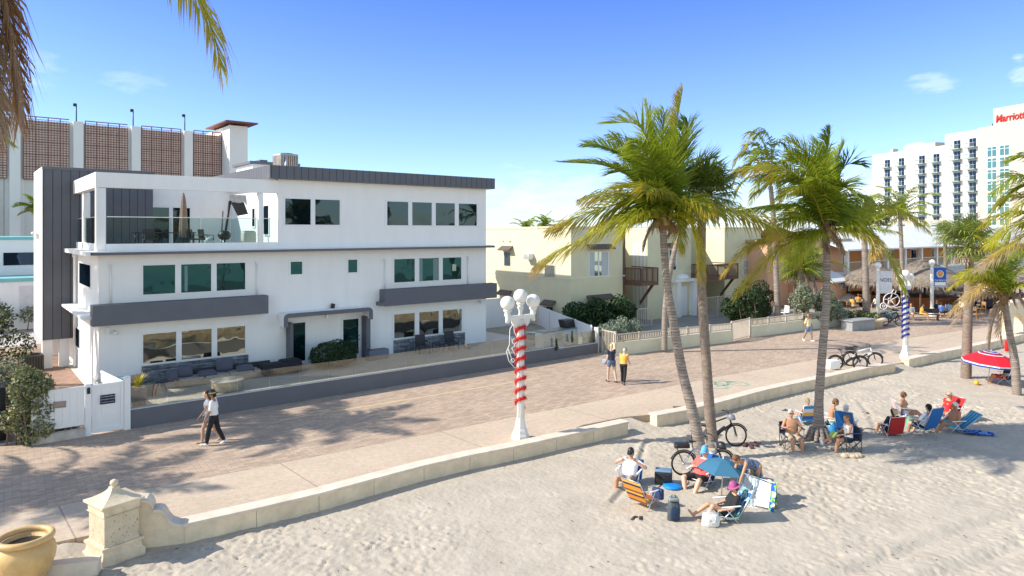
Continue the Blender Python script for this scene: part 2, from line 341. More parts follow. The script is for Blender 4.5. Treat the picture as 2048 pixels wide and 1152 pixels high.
# faded yellow line and green cycle mark
M_yel = mat('faded_yellow_paint', (.60, .46, .28), .8, var=.2, vs=5)
a, b = G(560, 841), G(1080, 756)
t = (b-a).normalized(); n = Vector((-t.y, t.x, 0))
o = MB().add([a-n*.06+Vector((0, 0, .008)), b-n*.06+Vector((0, 0, .008)), b+n*.06+Vector((0, 0, .008)), a+n*.06+Vector((0, 0, .008))], [(0, 1, 2, 3)]).build('painted_line', M_yel); struct(o)
M_grn = mat('green_road_paint', (.30, .42, .31), .8, var=.25, vs=8)
c = G(1455, 770); mb = MB(); zz = .006
def ringm(cx, cy, r, w):
    vs = []; fs = []
    for i in range(24):
        a_ = 2*math.pi*i/24; vs += [(cx+r*math.cos(a_), cy+r*math.sin(a_)*1.2, zz), (cx+(r-w)*math.cos(a_), cy+(r-w)*math.sin(a_)*1.2, zz)]
    for i in range(24): j = (i+1) % 24; fs.append((2*i, 2*j, 2*j+1, 2*i+1))
    mb.add(vs, fs)
def barm(p, q, w=.1):
    p = Vector((p[0], p[1], zz)); q = Vector((q[0], q[1], zz)); t = (q-p).normalized()*w/2; n = Vector((-t.y, t.x, 0)); mb.add([p-n, q-n, q+n, p+n], [(0, 1, 2, 3)])
ringm(-.55, 0, .42, .12); ringm(.6, 0, .42, .12)
for p, q in [((-.55, 0), (-.15, .65)), ((-.15, .65), (.45, .65)), ((.45, .65), (.6, 0)), ((-.55, 0), (.05, 0)), ((.05, 0), (.45, .6)), ((.05, 0), (-.15, .65)), ((.3, .9), (.62, .9)), ((-.35, .75), (0, .75))]: barm(p, q)
struct(mb.build('bicycle_marking', M_grn, loc=(c.x, c.y, 0), rz=R(-14)))
# ================================================================ BEACH WALLS
M_cream = mat('cream_painted_concrete', (.73, .60, .43), .8, var=.17, vs=2.2, bump=.15, bs=60)
M_creamtop = mat('cream_coping', (.68, .58, .47), .8, var=.14, vs=2.5, bump=.2, bs=40)
M_joint = mat('dark_joint', (.25, .21, .17), .9, var=0)
def beach_wall(name, label, pl, h=.44, w=.36, joints=True):
    c = pl[0].copy(); c.z = SZ
    t = T(name, label, 'wall', c, 0, 'low cream walls along the beach')
    pl = [Vector((p.x-c.x, p.y-c.y, 0)) for p in pl]; bk = offset(pl, w)
    mb = MB(); mb.prism([(p.x, p.y) for p in pl]+[(p.x, p.y) for p in bk[::-1]], -.3, h-.07); mb.build('wall_body', M_cream, t)
    f2 = offset(pl, -.03); b2 = offset(pl, w+.03); d0 = (pl[0]-pl[1]).normalized()*.03; d1 = (pl[-1]-pl[-2]).normalized()*.03
    f2[0] += d0; b2[0] += d0; f2[-1] += d1; b2[-1] += d1
    mb = MB(); mb.prism([(p.x, p.y) for p in f2]+[(p.x, p.y) for p in b2[::-1]], h-.07, h); mb.build('coping', M_creamtop, t)
    if joints:
        mb = MB()
        for i in range(1, len(pl)-1):
            n = (offset(pl, 1)[i]-pl[i]).normalized(); tt = Vector((n.y, -n.x, 0)); q = pl[i]-n*.002
            mb.add([q-tt*.006+Vector((0, 0, -.2)), q+tt*.006+Vector((0, 0, -.2)), q+tt*.006+Vector((0, 0, h-.07)), q-tt*.006+Vector((0, 0, h-.07))], [(0, 1, 2, 3)])
        mb.build('joint', M_joint, t)
    return t
w1 = beach_wall('beach_wall', 'long curving cream wall that starts at the scrolled pillar by the urn', W1[2:])
beach_wall('beach_wall', 'cream wall behind the two leaning palm trunks and the parked bicycles', W2)
beach_wall('beach_wall', 'cream wall running away beside the blue tinsel lamp post and red parasol', W3[:5]+W3[5:])
# pillar
pc = (G(203, 1138, SZ)+G(290, 1105, SZ))/2; pdv = (G(290, 1105, SZ)-G(203, 1138, SZ)); pang = math.atan2(pdv.y, pdv.x)
pc = pc + Vector((-math.sin(pang), math.cos(pang), 0))*.42
M_coral = mat('coral_stone', (.64, .53, .38), .85, var=.24, vs=3, bump=.3, bs=25)
def coralize(m):
    t, l, b = nodes_of(m); v = t.nodes.new('ShaderNodeTexVoronoi'); v.inputs['Scale'].default_value = 17; n = t.nodes.new('ShaderNodeTexNoise'); n.inputs['Scale'].default_value = 9
    g = t.nodes['Texture Coordinate']; l(g.outputs['Object'], v.inputs['Vector']); l(g.outputs['Object'], n.inputs['Vector'])
    a = t.nodes.new('ShaderNodeMath'); a.operation = 'ADD'; l(v.outputs['Distance'], a.inputs[0]); l(n.outputs['Fac'], a.inputs[1])
    r = t.nodes.new('ShaderNodeValToRGB'); r.color_ramp.elements[0].position = .62; r.color_ramp.elements[1].position = .72; r.color_ramp.elements[0].color = (.35, .28, .2, 1); l(a.outputs[0], r.inputs[0])
    x = t.nodes.new('ShaderNodeMixRGB'); x.blend_type = 'MULTIPLY'; x.inputs[0].default_value = .8; l(b.inputs['Base Color'].links[0].from_socket, x.inputs[1]); l(r.outputs[0], x.inputs[2]); l(x.outputs[0], b.inputs['Base Color'])
M_coralp = mat('pitted_coral_panel', (.60, .50, .36), .9, var=.12, vs=3, bump=.4, bs=20); coralize(M_coralp)
pil = T('stone_pillar', 'coral stone pillar with pyramid cap and ball finial at the end of the long beach wall', 'pillar', (pc.x, pc.y, SZ), pang); pil.scale = (1.04, 1.04, 1.04)
mb = MB()
def sq(mb, hw, z0, z1, hw2=None):
    hw2 = hw if hw2 is None else hw2; vs = [(-hw, -hw, z0), (hw, -hw, z0), (hw, hw, z0), (-hw, hw, z0), (-hw2, -hw2, z1), (hw2, -hw2, z1), (hw2, hw2, z1), (-hw2, hw2, z1)]
    mb.add(vs, [(3, 2, 1, 0), (4, 5, 6, 7), (0, 1, 5, 4), (1, 2, 6, 5), (2, 3, 7, 6), (3, 0, 4, 7)])
sq(mb, .42, -.2, .12); sq(mb, .42, .12, .16, .38); sq(mb, .38, .16, .30, .36); sq(mb, .40, .30, .35); sq(mb, .35, .35, .38, .33)
mb.build('plinth', M_coral, pil)
mb = MB(); sq(mb, .33, .38, .92); mb.build('shaft', M_coralp, pil)
mb = MB(); sq(mb, .34, .92, .95, .37); sq(mb, .345, .95, 1.10); sq(mb, .34, 1.10, 1.12, .41); sq(mb, .41, 1.12, 1.16)
prev = None
for i in range(6):
    a0, a1 = i/6, (i+1)/6; f = lambda u: .41*(1-u)**1.6+.07*u; g = lambda u: 1.16+.24*u**1.1
    sq(mb, f(a0), g(a0), g(a1), f(a1))
mb.build('pillar_cap', M_coral, pil)
MB().lathe([(.06, 0), (.05, .02), (.075, .06), (.08, .09), (.06, .13), (.02, .15)], (0, 0, 1.39), 14).build('finial', M_coral, pil)
# scrolled end wall between pillar and wall
a = W1[2].copy(); b = pc + Vector((math.cos(pang), math.sin(pang), 0))*.30 - Vector((-math.sin(pang), math.cos(pang), 0))*.10
d = (b-a); d.z = 0; Ls = d.length; ang = math.atan2(d.y, d.x)
prof = [(0, .43), (.12*Ls, .44), (.25*Ls, .50), (.33*Ls, .60), (.38*Ls, .72), (.43*Ls, .79), (.5*Ls, .82), (.6*Ls, .82), (.6*Ls, .90), (.64*Ls, 1.0), (.72*Ls, 1.06), (.85*Ls, 1.08), (Ls, 1.08)]
mb = MB(); n = len(prof)
def scr(y0, y1, zoff, zb):
    pts = [(s, zb if zb is not None else 0) for s in (0,)]
    v = [(s, y0, z+zoff) for s, z in prof]+[(s, y1, z+zoff) for s, z in prof]; w = [(s, y0, (z+zoff-.07 if zb is None else zb)) for s, z in prof]+[(s, y1, (z+zoff-.07 if zb is None else zb)) for s, z in prof]
    f = []
    for i in range(n-1): f += [(i, i+1, n+i+1, n+i), (2*n+i+1, 2*n+i, 3*n+i, 3*n+i+1), (i+1, i, 2*n+i, 2*n+i+1), (n+i, n+i+1, 3*n+i+1, 3*n+i)]
    f += [(0, n, 3*n, 2*n), (n-1, 2*n-1+0, 4*n-1, 3*n-1)]
    mb.add(v+w, f)
sw = T('scroll_wall', 'stepped scroll end of the beach wall, rising to the stone pillar', 'wall', (a.x, a.y, SZ), ang, None)
scr(-.02, -.34, -.07, -.3); mb.build('wall_body', M_cream, sw); mb = MB(); scr(.02, -.38, 0, None); mb.build('coping', M_creamtop, sw)
# low kerb between pillar and urn
a, b = G(60, 1146, -.1), G(199, 1130, -.1); d = b-a
o = MB().box((0, 0, .0), (d.length, .25, .3)).build('kerb', M_creamtop, loc=((a+b)/2), rz=math.atan2(d.y, d.x)); struct(o)
# urn
M_urn = mat('glazed_terracotta', (.60, .39, .16), .48, var=.2, vs=2.4, bump=.05, bs=8, coat=.2)
uc = P(50, 1070, 13.1); urn = T('urn', 'large mustard yellow ceramic urn with rolled rim at the edge of the sand', 'urn', (uc.x, uc.y, SZ-.03)); urn.scale = (1.04, 1.04, 1.04)
MB().lathe([(.26, 0), (.30, .0), (.33, .05), (.32, .09), (.30, .12), (.34, .22), (.42, .38), (.475, .54), (.49, .66), (.47, .78), (.41, .87), (.37, .9), (.33, .9), (.3, .8)], (0, 0, 0), 40).build('urn_body', M_urn, urn)
MB().torus((0, 0, .95), .415, .06, (0, 0, 1), 40, 10).build('rim', M_urn, urn)
MB().lathe([(.0, .84), (.2, .845), (.37, .84), (.37, .8)], (0, 0, 0), 24).build('soil', mat('wet_soil', (.02, .02, .022), .35, var=.3, vs=9, bump=.5, bs=14), urn)
# ================================================================ WHITE HOUSE
M_stucco = mat('white_stucco', (.87, .855, .835), .85, var=.035, vs=1.1, bump=.25, bs=45, stretch=(1.6, 1.6, .35))
M_whitep = mat('white_paint', (.82, .82, .82), .5, var=.02, vs=2)
M_grey = mat('slate_grey_paint', (.135, .138, .158), .7, var=.06, vs=1.5, bump=.1, bs=60)
M_roof = mat('roof_membrane', (.45, .46, .47), .85, var=.12, vs=.8)
def glassmat(name, dark, refl, k=.5, wob=.25, ws=1.1):
    m = bpy.data.materials.new(name); m.use_nodes = True; t = m.node_tree; l = t.links.new; t.nodes.remove(t.nodes['Principled BSDF'])
    o = [n for n in t.nodes if n.type == 'OUTPUT_MATERIAL'][0]
    d = t.nodes.new('ShaderNodeBsdfDiffuse'); d.inputs[0].default_value = dark+(1,); g = t.nodes.new('ShaderNodeBsdfGlossy'); g.inputs['Color'].default_value = refl+(1,); g.inputs['Roughness'].default_value = .02
    x = t.nodes.new('ShaderNodeMixShader'); x.inputs[0].default_value = k
    tc_ = t.nodes.new('ShaderNodeTexCoord'); n = t.nodes.new('ShaderNodeTexNoise'); n.inputs['Scale'].default_value = ws; n.inputs['Detail'].default_value = 1; l(tc_.outputs['Object'], n.inputs['Vector'])
    b = t.nodes.new('ShaderNodeBump'); b.inputs['Strength'].default_value = wob; b.inputs['Distance'].default_value = .08; l(n.outputs['Fac'], b.inputs['Height']); l(b.outputs[0], g.inputs['Normal'])
    l(d.outputs[0], x.inputs[1]); l(g.outputs[0], x.inputs[2]); l(x.outputs[0], o.inputs[0]); MATS[name] = m; return m
M_pane = glassmat('tinted_window_glass', (.006, .03, .034), (.030, .075, .080), .6, wob=.12)
M_paneup = glassmat('dark_window_glass', (.006, .014, .026), (.045, .075, .115), .6, wob=.12)
M_panelo = glassmat('bronze_window_glass', (.02, .022, .015), (.50, .50, .42), .62, wob=.14, ws=1.3)
M_dark = mat('black_metal', (.02, .02, .022), .45, var=.05, spec=.4)
M_alu = mat('aluminium', (.62, .63, .65), .35, var=.04, metal=.7)
def clearglass(name, tint, refl=.18, op=.25):
    m = bpy.data.materials.new(name); m.use_nodes = True; t = m.node_tree; l = t.links.new; t.nodes.remove(t.nodes['Principled BSDF'])
    o = [n for n in t.nodes if n.type == 'OUTPUT_MATERIAL'][0]
    tr = t.nodes.new('ShaderNodeBsdfTransparent'); tr.inputs[0].default_value = tint+(1,); g = t.nodes.new('ShaderNodeBsdfGlossy'); g.inputs['Roughness'].default_value = .02; g.inputs['Color'].default_value = (.9, .95, .95, 1)
    x = t.nodes.new('ShaderNodeMixShader'); f = t.nodes.new('ShaderNodeFresnel'); f.inputs[0].default_value = 1.38
    a = t.nodes.new('ShaderNodeMath'); a.operation = 'ADD'; a.inputs[1].default_value = refl; a.use_clamp = True; l(f.outputs[0], a.inputs[0]); l(a.outputs[0], x.inputs[0])
    l(tr.outputs[0], x.inputs[1]); l(g.outputs[0], x.inputs[2]); l(x.outputs[0], o.inputs[0]); MATS[name] = m; return m
M_fence_glass = clearglass('tinted_fence_glass', (.80, .80, .74), .09)
M_bal_glass = clearglass('balustrade_glass', (.74, .84, .84), -.02)
HY = 32.3
X0 = FY(197, 0, HY).x; X1 = FY(972, 0, HY).x
def hz(px, py, Y=HY): return FY(px, py, Y).z
def hx(px, Y=HY): return FY(px, 0, Y).x
house = T('white_house', 'three storey white stucco house with slate grey bands and a roof terrace', 'house', (X0, HY, 0))
def loc(v): return (v[0]-X0, v[1]-HY, v[2])
def hb(mb, x0, x1, y0, y1, z0, z1): return mb.bx(x0-X0, x1-X0, y0-HY, y1-HY, z0, z1)
zs2 = 3.35; zs3 = hz(600, 497); zf3 = hz(600, 497)           # slab level of 3rd floor
Xm = hx(556); zr = hz(760, 350)                              # main block of the third floor
zroof0 = hz(972, 376)+.0
YB = 44.5
Xp0 = hx(212)
mb = MB()
hb(mb, X0, X1, HY, YB, 0, zs3-.13)                           # two lower floors
zbeamT, zbeamB = hz(300, 347), hz(300, 378)
zw = hz(760, 368)                                            # top of the wall under the fascia
hb(mb, Xm, X1, HY, YB, zs3+.02, zw)                          # third floor block
hb(mb, 7.9, Xm, 39.4, YB, zs3+.02, zw-.1)                    # wall behind the terrace
mb.build('wall', M_stucco, house)
mb = MB(); hb(mb, X0+.12, Xm-.003, HY+.06, 39.4, zs3-.13, zs3+.03); mb.build('terrace_floor', mat('terrace_deck', (.34, .33, .32), .8, var=.1), house)
# pergola beam and posts
mb = MB(); zt, zb_ = hz(212, 345), hz(212, 375)
hb(mb, X0-.12, Xm, HY-.1, HY+.22, zb_, zt); hb(mb, X0-.12, X0+.2, HY+.223, 39.4, zb_, zt)
hb(mb, X0-.1, X0+.001, HY-.08, HY+.2, zs3+.02, zb_)
mb.build('pergola_beam', M_stucco, house)
for (xa, xb, y0, y1) in [(X0-.04, hx(212), HY-.06, HY+.3), (X0, X0+.3, 36.7, 37.05), (hx(516), hx(527), HY-.06, HY+.3)]:
    mb = MB(); mb.rbox(((xa+xb)/2-X0, (y0+y1)/2-HY, (zs3+zb_)/2), (xb-xa, y1-y0, zb_-zs3), .06); mb.build('column', M_stucco, house)
mb = MB(); hb(mb, hx(212), Xm-.003, HY, HY+.12, zs3+.02, hz(300, 487)); hb(mb, X0, X0+.12, HY+.3, 39.4, zs3+.02, hz(300, 487)); mb.build('parapet', M_stucco, house)
# main roof with grey fascia
xr0 = hx(540, HY-.45); xr1 = hx(990, HY-.45); zt1 = hz(990, 357, HY-.45); zb1 = hz(990, 378, HY-.45)
mb = MB(); hb(mb, xr0+.03, xr1-.03, HY-.42, YB+.3, zb1+.02, zt1-.03); mb.build('roof', M_roof, house)
def board(mb, x0, x1, y0, y1, z0, z1, step=.3, axis='x'):
    hb(mb, x0, x1, y0, y1, z0, z1)
M_fascia = mat('grooved_grey_siding', (.125, .13, .15), .7, var=.06, vs=1.5)
t_, l_, b_ = nodes_of(M_fascia); g_ = t_.nodes['Texture Coordinate']; sp_ = t_.nodes.new('ShaderNodeSeparateXYZ'); l_(g_.outputs['Object'], sp_.inputs[0])
a_ = t_.nodes.new('ShaderNodeMath'); a_.operation = 'ADD'; l_(sp_.outputs[0], a_.inputs[0]); l_(sp_.outputs[1], a_.inputs[1])
m_ = t_.nodes.new('ShaderNodeMath'); m_.operation = 'PINGPONG'; m_.inputs[1].default_value = .18; l_(a_.outputs[0], m_.inputs[0])
r_ = t_.nodes.new('ShaderNodeValToRGB'); r_.color_ramp.elements[0].position = .008; r_.color_ramp.elements[1].position = .02; r_.color_ramp.elements[0].color = (.3, .3, .3, 1); l_(m_.outputs[0], r_.inputs[0])
x_ = t_.nodes.new('ShaderNodeMixRGB'); x_.blend_type = 'MULTIPLY'; x_.inputs[0].default_value = 1; l_(b_.inputs['Base Color'].links[0].from_socket, x_.inputs[1]); l_(r_.outputs[0], x_.inputs[2]); l_(x_.outputs[0], b_.inputs['Base Color'])
bp_ = t_.nodes.new('ShaderNodeBump'); bp_.inputs['Distance'].default_value = .02; bp_.inputs['Strength'].default_value = .7; l_(r_.outputs[0], bp_.inputs['Height']); l_(bp_.outputs[0], b_.inputs['Normal'])
mb = MB(); hb(mb, xr0, xr1, HY-.45, HY-.423, zb1, zt1); hb(mb, xr0, xr0+.028, HY-.421, YB+.3, zb1, zt1); hb(mb, xr1-.028, xr1, HY-.421, YB+.3, zb1, zt1)
mb.build('fascia', M_fascia, house)
# floor slabs
mb = MB(); hb(mb, hx(185, HY-.55), hx(990, HY-.55), HY-.55, HY+.05, hz(197, 511, HY-.55), hz(197, 505.5, HY-.55)); mb.build('ledge_band', M_grey, house)
mb = MB(); za = hz(197, 505.3, HY-.5); hb(mb, X0-.5, X1+.2, HY-.53, YB, za, za+.03); hb(mb, X0-.5, X0-.35, HY-.52, 38.9, za-.14, za-.002); mb.build('ledge', M_stucco, house)
# balcony bands
def band(px0, px1, yt, yb, proud, ext=0):
    Y = HY-proud; mb = MB(); hb(mb, hx(px0, Y), hx(px1, Y), Y, HY-.003, hz(px0, yb, Y), hz(px0, yt, Y)); return mb.build('balcony_band', M_grey, house)
band(185, 537, 612, 654, .6); band(770, 994, 580, 613, .6)
mb = MB(); zl = hz(185, 641, HY-.6)
hb(mb, X0-.62, X0-.001, HY-.35, 38.8, zl, zl+.1); mb.build('side_ledge', M_stucco, house)
mb = MB(); hb(mb, hx(763, HY-.62), hx(771, HY-.62), HY-.62, HY-.01, hz(763, 612, HY-.6), hz(763, 605, HY-.6)); mb.build('ledge_band', M_grey, house)
# windows
def window(par, ox, oy, px0, yt, yb, px1, Y, panes, pm, fw=.07, name='window', out=.03):
    x0, x1 = FY(px0, 0, Y).x, FY(px1, 0, Y).x; z1, z0 = FY(px0, yt, Y).z, FY(px0, yb, Y).z
    mb = MB()
    def b(a, c, z_, w_): mb.bx(a-ox, c-ox, Y-out-oy, Y+.01-oy, z_, w_)
    b(x0, x1, z0, z0+fw); b(x0, x1, z1-fw, z1)
    xs = [(FY(a, 0, Y).x, FY(c, 0, Y).x) for a, c in panes]
    prev = x0
    for a, c in xs: b(prev, a, z0+fw, z1-fw); prev = c
    b(prev, x1, z0+fw, z1-fw)
    w = mb.build(name, M_whitep, par)
    mb = MB()
    for a, c in xs: mb.bx(a-ox, c-ox, Y-.008-oy, Y-.002-oy, z0+fw, z1-fw)
    mb.build('pane', pm, w)
    return w
def hw(px0, yt, yb, px1, panes, pm, **k): return window(house, X0, HY, px0, yt, yb, px1, HY, panes, pm, **k)
hw(566, 394, 452, 683, [(570, 621), (630, 679)], M_paneup)
hw(770, 400, 453, 957, [(774, 816), (824, 863), (871, 909), (917, 953)], M_paneup)
hw(282, 528, 593, 494, [(286, 350), (362, 422), (433, 490)], M_pane)
hw(577, 521, 552, 608, [(581, 604)], M_pane)
hw(692, 517, 548, 719, [(696, 714)], M_pane)
hw(784, 516, 568, 926, [(788, 829), (838, 877), (885, 922)], M_pane)
hw(282, 666, 732, 494, [(286, 352), (363, 423), (434, 490)], M_panelo)
hw(784, 627, 680, 929, [(788, 829), (838, 877), (885, 923)], M_panelo)
# pale curtain edges standing just inside three of the panes
M_cur = mat('sheer_curtain', (.16, .26, .25), .6, var=.15, vs=6, stretch=(14, 1, 1))
for pa, pb, yt, yb_ in ((369, 375, 532, 583), (838, 845, 518, 562), (866, 876, 518, 561)):
    MB().bx(hx(pa)-X0, hx(pb)-X0, -.0125, -.009, hz(pa, yb_), hz(pa, yt)).build('curtain', M_cur, house)
# small paper notice in the second floor window
nx_ = hx(908); MB().box((nx_-X0, -.02, hz(908, 535)), (.26, .006, .38)).build('notice', mat('pale_green_paper', (.45, .52, .42), .8, var=.3, vs=12), house)
# doors
def door(pxa, pxb, yt, yb, hinge):
    d = T('door', None, None); d.parent = house
    x0, x1 = hx(pxa), hx(pxb); z1, z0 = hz(pxa, yt), .05
    mb = MB(); fw = .1; o_ = .04
    for q in ((x0, x0+fw, z0, z1), (x1-fw, x1, z0, z1), (x0+fw, x1-fw, z1-fw, z1), (x0+fw, x1-fw, z0, z0+.2)): mb.bx(q[0]-X0, q[1]-X0, -o_, .01, q[2], q[3])
    f = mb.build('door_frame', M_whitep, d)
    MB().bx(x0+fw-X0, x1-fw-X0, -.012, -.002, z0+.2, z1-fw).build('pane', M_pane, d)
    hxx = (x0+.06 if hinge else x1-.06)-X0
    MB().cyl((hxx, -.045, 1.0), (hxx, -.09, 1.0), .03).build('handle', M_dark, d); MB().box((hxx, -.05, 1.18), (.05, .02, .07)).build('lock', M_dark, d)
door(576, 614, 643, 733, True); door(682, 720, 636, 722, False)
# entry canopy, its posts
cY = HY-.9; xa, xb = hx(568, cY), hx(746, cY); zt = hz(570, 628, cY); 
mb = MB(); arc = []
def canopy(mb, x0, x1, y0, y1, zt, th, leg):
    r = .22; pts = [(x0, zt-leg), (x0, zt-r)]+[(x0+r-r*math.cos(R(a)), zt-r+r*math.sin(R(a))) for a in (30, 60, 90)]+[(x1-r+r*math.sin(R(a)), zt-r+r*math.cos(R(a))) for a in (0, 30, 60)]+[(x1, zt-r), (x1, zt-leg)]
    inn = [(x0+th, zt-leg), (x0+th, zt-r)]+[(x0+r-(r-th)*math.cos(R(a)), zt-r+(r-th)*math.sin(R(a))) for a in (30, 60, 90)]+[(x1-r+(r-th)*math.sin(R(a)), zt-r+(r-th)*math.cos(R(a))) for a in (0, 30, 60)]+[(x1-th, zt-r), (x1-th, zt-leg)]
    n = len(pts); vs = [(x-X0, y-HY, z) for y in (y0, y1) for x, z in pts+inn]; N = 2*n; fs = []
    for i in range(n-1): fs += [(i, i+1, n+i+1, n+i), (N+i+1, N+i, N+n+i, N+n+i+1), (i+1, i, N+i, N+i+1), (n+i, n+i+1, N+n+i+1, N+n+i)]
    fs += [(0, n, N+n, N), (n-1, N+n-1, N+2*n-1, 2*n-1)]
    mb.add(vs, fs)
canopy(mb, xa, xb, cY, cY+.035, zt, .2, .62); cp = mb.build('canopy', M_grey, house)
mb = MB(); canopy(mb, xa+.004, xb-.004, cY+.036, HY-.003, zt-.004, .1, .6); mb.build('canopy_shell', M_stucco, cp)
for p0, p1 in ((572, 578), (723, 731)):
    mb = MB(); hb(mb, hx(p0), hx(p1), HY-.55, HY-.003, 0, zt-.5); mb.build('side_panel', M_grey, house)
lp = hx(652); MB().box((lp-X0, -.12, zt-.35), (.1, .12, .2)).build('lantern', M_alu, house)
MB().box((hx(664)-X0, -.1, zt+.12), (.16, .14, .22), ry=.2).build('floodlight', M_dark, house)
MB().box((hx(563)-X0, -.06, hz(563, 655)), (.16, .12, .5)).build('wall_lamp', M_whitep, house)
# stone veneer
M_stone = brickmat('split_stone_veneer', (.34, .36, .39), (.14, .155, .18), (.05, .05, .06), .55, .07, msize=.006, stain=.45, vs=3, bump=1)
def xz(m):     # brick pattern laid on a wall
    t = m.node_tree
    for n in t.nodes:
        if n.type == 'MAPPING': n.inputs['Rotation'].default_value = (R(-90), 0, 0)
xz(M_stone)
for pa, pb, yt in ((283, 496, 733), (787, 929, 681)):
    mb = MB(); r2 = random.Random(5)
    zt_ = hz(pa, yt); z = 0; 
    while z < zt_-.01:
        h_ = min(.07, zt_-z); x = hx(pa)
        while x < hx(pb):
            w_ = min(r2.uniform(.25, .6), hx(pb)-x+.001); hb(mb, x, x+w_, HY-.03-r2.random()*.05, HY-.002, z, z+h_); x += w_
        z += h_
    mb.build('stone_veneer', M_stone, house)
# pipes
for px, yt, yb in ((221, 527, 612), (513, 525, 600), (769, 519, 586), (935, 514, 574)):
    x = hx(px)-X0; MB().cyl((x, -.05, hz(px, yb)), (x, -.05, hz(px, yt)), .035, n=8).box((x, -.05, hz(px, yt)), (.12, .08, .08)).build('pipe', M_whitep, house)
x = X0-.12; MB().tube([(x-X0, 6.2, .1), (x-X0, 6.2, zs3-.2), (x-X0, 6.2, zs3-.15)], .06, 8).box((x-X0, 6.2, zs3-.3), (.18, .18, .2)).build('downspout', M_whitep, house)
# security cameras / lights
MB().box((hx(215)-X0, -.05, hz(215, 662)), (.12, .1, .3)).build('wall_lamp', M_whitep, house)
c = (hx(228)-X0, -.12, hz(228, 663)); MB().cyl(c, (c[0]+.06, c[1]-.16, c[2]-.05), .07).cyl((c[0], 0, c[2]), c, .03).build('security_camera', M_whitep, house)
c = (hx(957)-X0, -.12, hz(957, 603)); MB().cyl(c, (c[0]+.02, c[1]-.12, c[2]-.08), .06).cyl((c[0], 0, c[2]+.04), c, .03).build('security_camera', M_whitep, house)
# side wall windows (seen obliquely)
def sidewin(pxa, pxb, yt, yb, n=1):
    A = FX(pxa, yt, X0); B = FX(pxb, yb, X0); y0, y1 = min(A.y, B.y), max(A.y, B.y); z1 = FX(pxb, yt, X0).z; z0 = FX(pxb, yb, X0).z
    w = MB().bx(-.03, .01, y0-.07-HY, y1+.07-HY, z0-.07, z1+.07).build('window', M_whitep, house); MB().bx(-.036, -.031, y0-HY, y1-HY, z0, z1).build('pane', M_paneup, w)
sidewin(160, 182, 531, 575); sidewin(153, 160, 660, 697)
# grey stair tower on stilts
TX0, TX1, TY0, TY1 = hx(84, 39.0), 7.9, 39.0, 43.3
tz1 = FY(84, 334, 39).z; tz0 = FY(84, 681, 39).z
mb = MB(); hb(mb, TX0+.03, TX1, TY0, TY1, tz0, tz1-.03); tw = mb.build('stair_tower', M_fascia, house)
mb = MB(); hb(mb, TX0, TX0+.028, TY0-.01, TY1, tz0-.05, tz1+.02); mb.build('side_wall', M_stucco, tw)
mb = MB(); hb(mb, TX0, TX1+.1, TY0-.04, TY0-.004, tz1-.1, tz1+.04); mb.build('roof_trim', M_grey, tw)
MB().cyl((TX0-.1-X0, 8.5, 6.5), (TX0-.25-X0, 8.3, 6.45), .08).box((TX0-.05-X0, 8.5, 6.3), (.1, .12, .3)).build('security_camera', M_whitep, tw)
for (x, y) in ((hx(94, 39.3), 39.3), (hx(128, 39.3), 39.3), (hx(112, 43), 43)):
    mb = MB(); hb(mb, x-.2, x+.2, y-.2, y+.2, 0, tz0); mb.build('stilt', M_stucco, house)
# terrace doors on back wall and side wall
def bdoor(px0, px1, yt):
    Y = 39.4; x0, x1 = hx(px0, Y), hx(px1, Y); z1 = hz(px0, yt, Y); z0 = zs3+.05
    w = MB().bx(x0-X0, x1-X0, Y-.04-HY, Y-.001-HY, z0, z1).build('terrace_door', M_whitep, house); m = (x0+x1)/2
    MB().bx(x0+.12-X0, m-.1-X0, Y-.05-HY, Y-.041-HY, z0+.1, z1-.12).bx(m+.1-X0, x1-.12-X0, Y-.05-HY, Y-.041-HY, z0+.1, z1-.12).build('pane', M_paneup, w)
bdoor(298, 384, 410)
w = MB().bx(Xm-.04-X0, Xm-.001-X0, 1.1, 1.9, zs3+.6, zs3+2.2).build('window', M_whitep, house); MB().bx(Xm-.046-X0, Xm-.041-X0, 1.18, 1.82, zs3+.7, zs3+2.1).build('pane', M_paneup, w)
w = MB().bx(Xm-.04-X0, Xm-.001-X0, 3.1, 3.6, zs3+1.0, zs3+2.1).build('window', M_whitep, house); MB().bx(Xm-.046-X0, Xm-.041-X0, 3.18, 3.52, zs3+1.1, zs3+2.0).build('pane', M_paneup, w)
# glass balustrade of the terrace
bal = T('balustrade', None, None); bal.parent = house
zg0, zg1 = hz(300, 487), hz(300, 435)
segs = [214, 278, 345, 402, 461, 516]
for i in range(5):
    mb = MB(); hb(mb, hx(segs[i])+.02, hx(segs[i+1])-.01, HY+.05, HY+.066, zg0, zg1); mb.build('glass_panel', M_bal_glass, bal)
mb = MB(); hb(mb, hx(528), hx(555)-.01, HY+.05, HY+.066, zg0, zg1); mb.build('glass_panel', M_bal_glass, bal)
for y0, y1 in ((HY+.35, 36.65), (37.1, 38.95)):
    mb = MB(); hb(mb, X0+.05, X0+.066, y0, y1, zg0, zg1); mb.build('glass_panel', M_bal_glass, bal)
mb = MB(); hb(mb, hx(214), hx(516), HY+.04, HY+.076, zg1, zg1+.03); hb(mb, hx(528), hx(555), HY+.04, HY+.076, zg1, zg1+.03); hb(mb, X0+.04, X0+.076, HY+.3, 38.95, zg1, zg1+.03); mb.build('top_rail', M_alu, bal)
# raised structure on the roof
Y = 41; mb = MB(); xa, xb = hx(498, Y), hx(598, Y); zq = hz(500, 322, Y)
hb(mb, xa+.2, xb-.2, Y, 44, zt1, zq-.15); rs_ = mb.build('roof_box', M_stucco, house)
mb = MB(); hb(mb, xa, xb, Y-.2, 44.2, zq-.15, zq); hb(mb, hx(520, Y), hx(535, Y), Y, Y+1, zq, zq+.12); mb.build('roof_trim', M_grey, rs_)
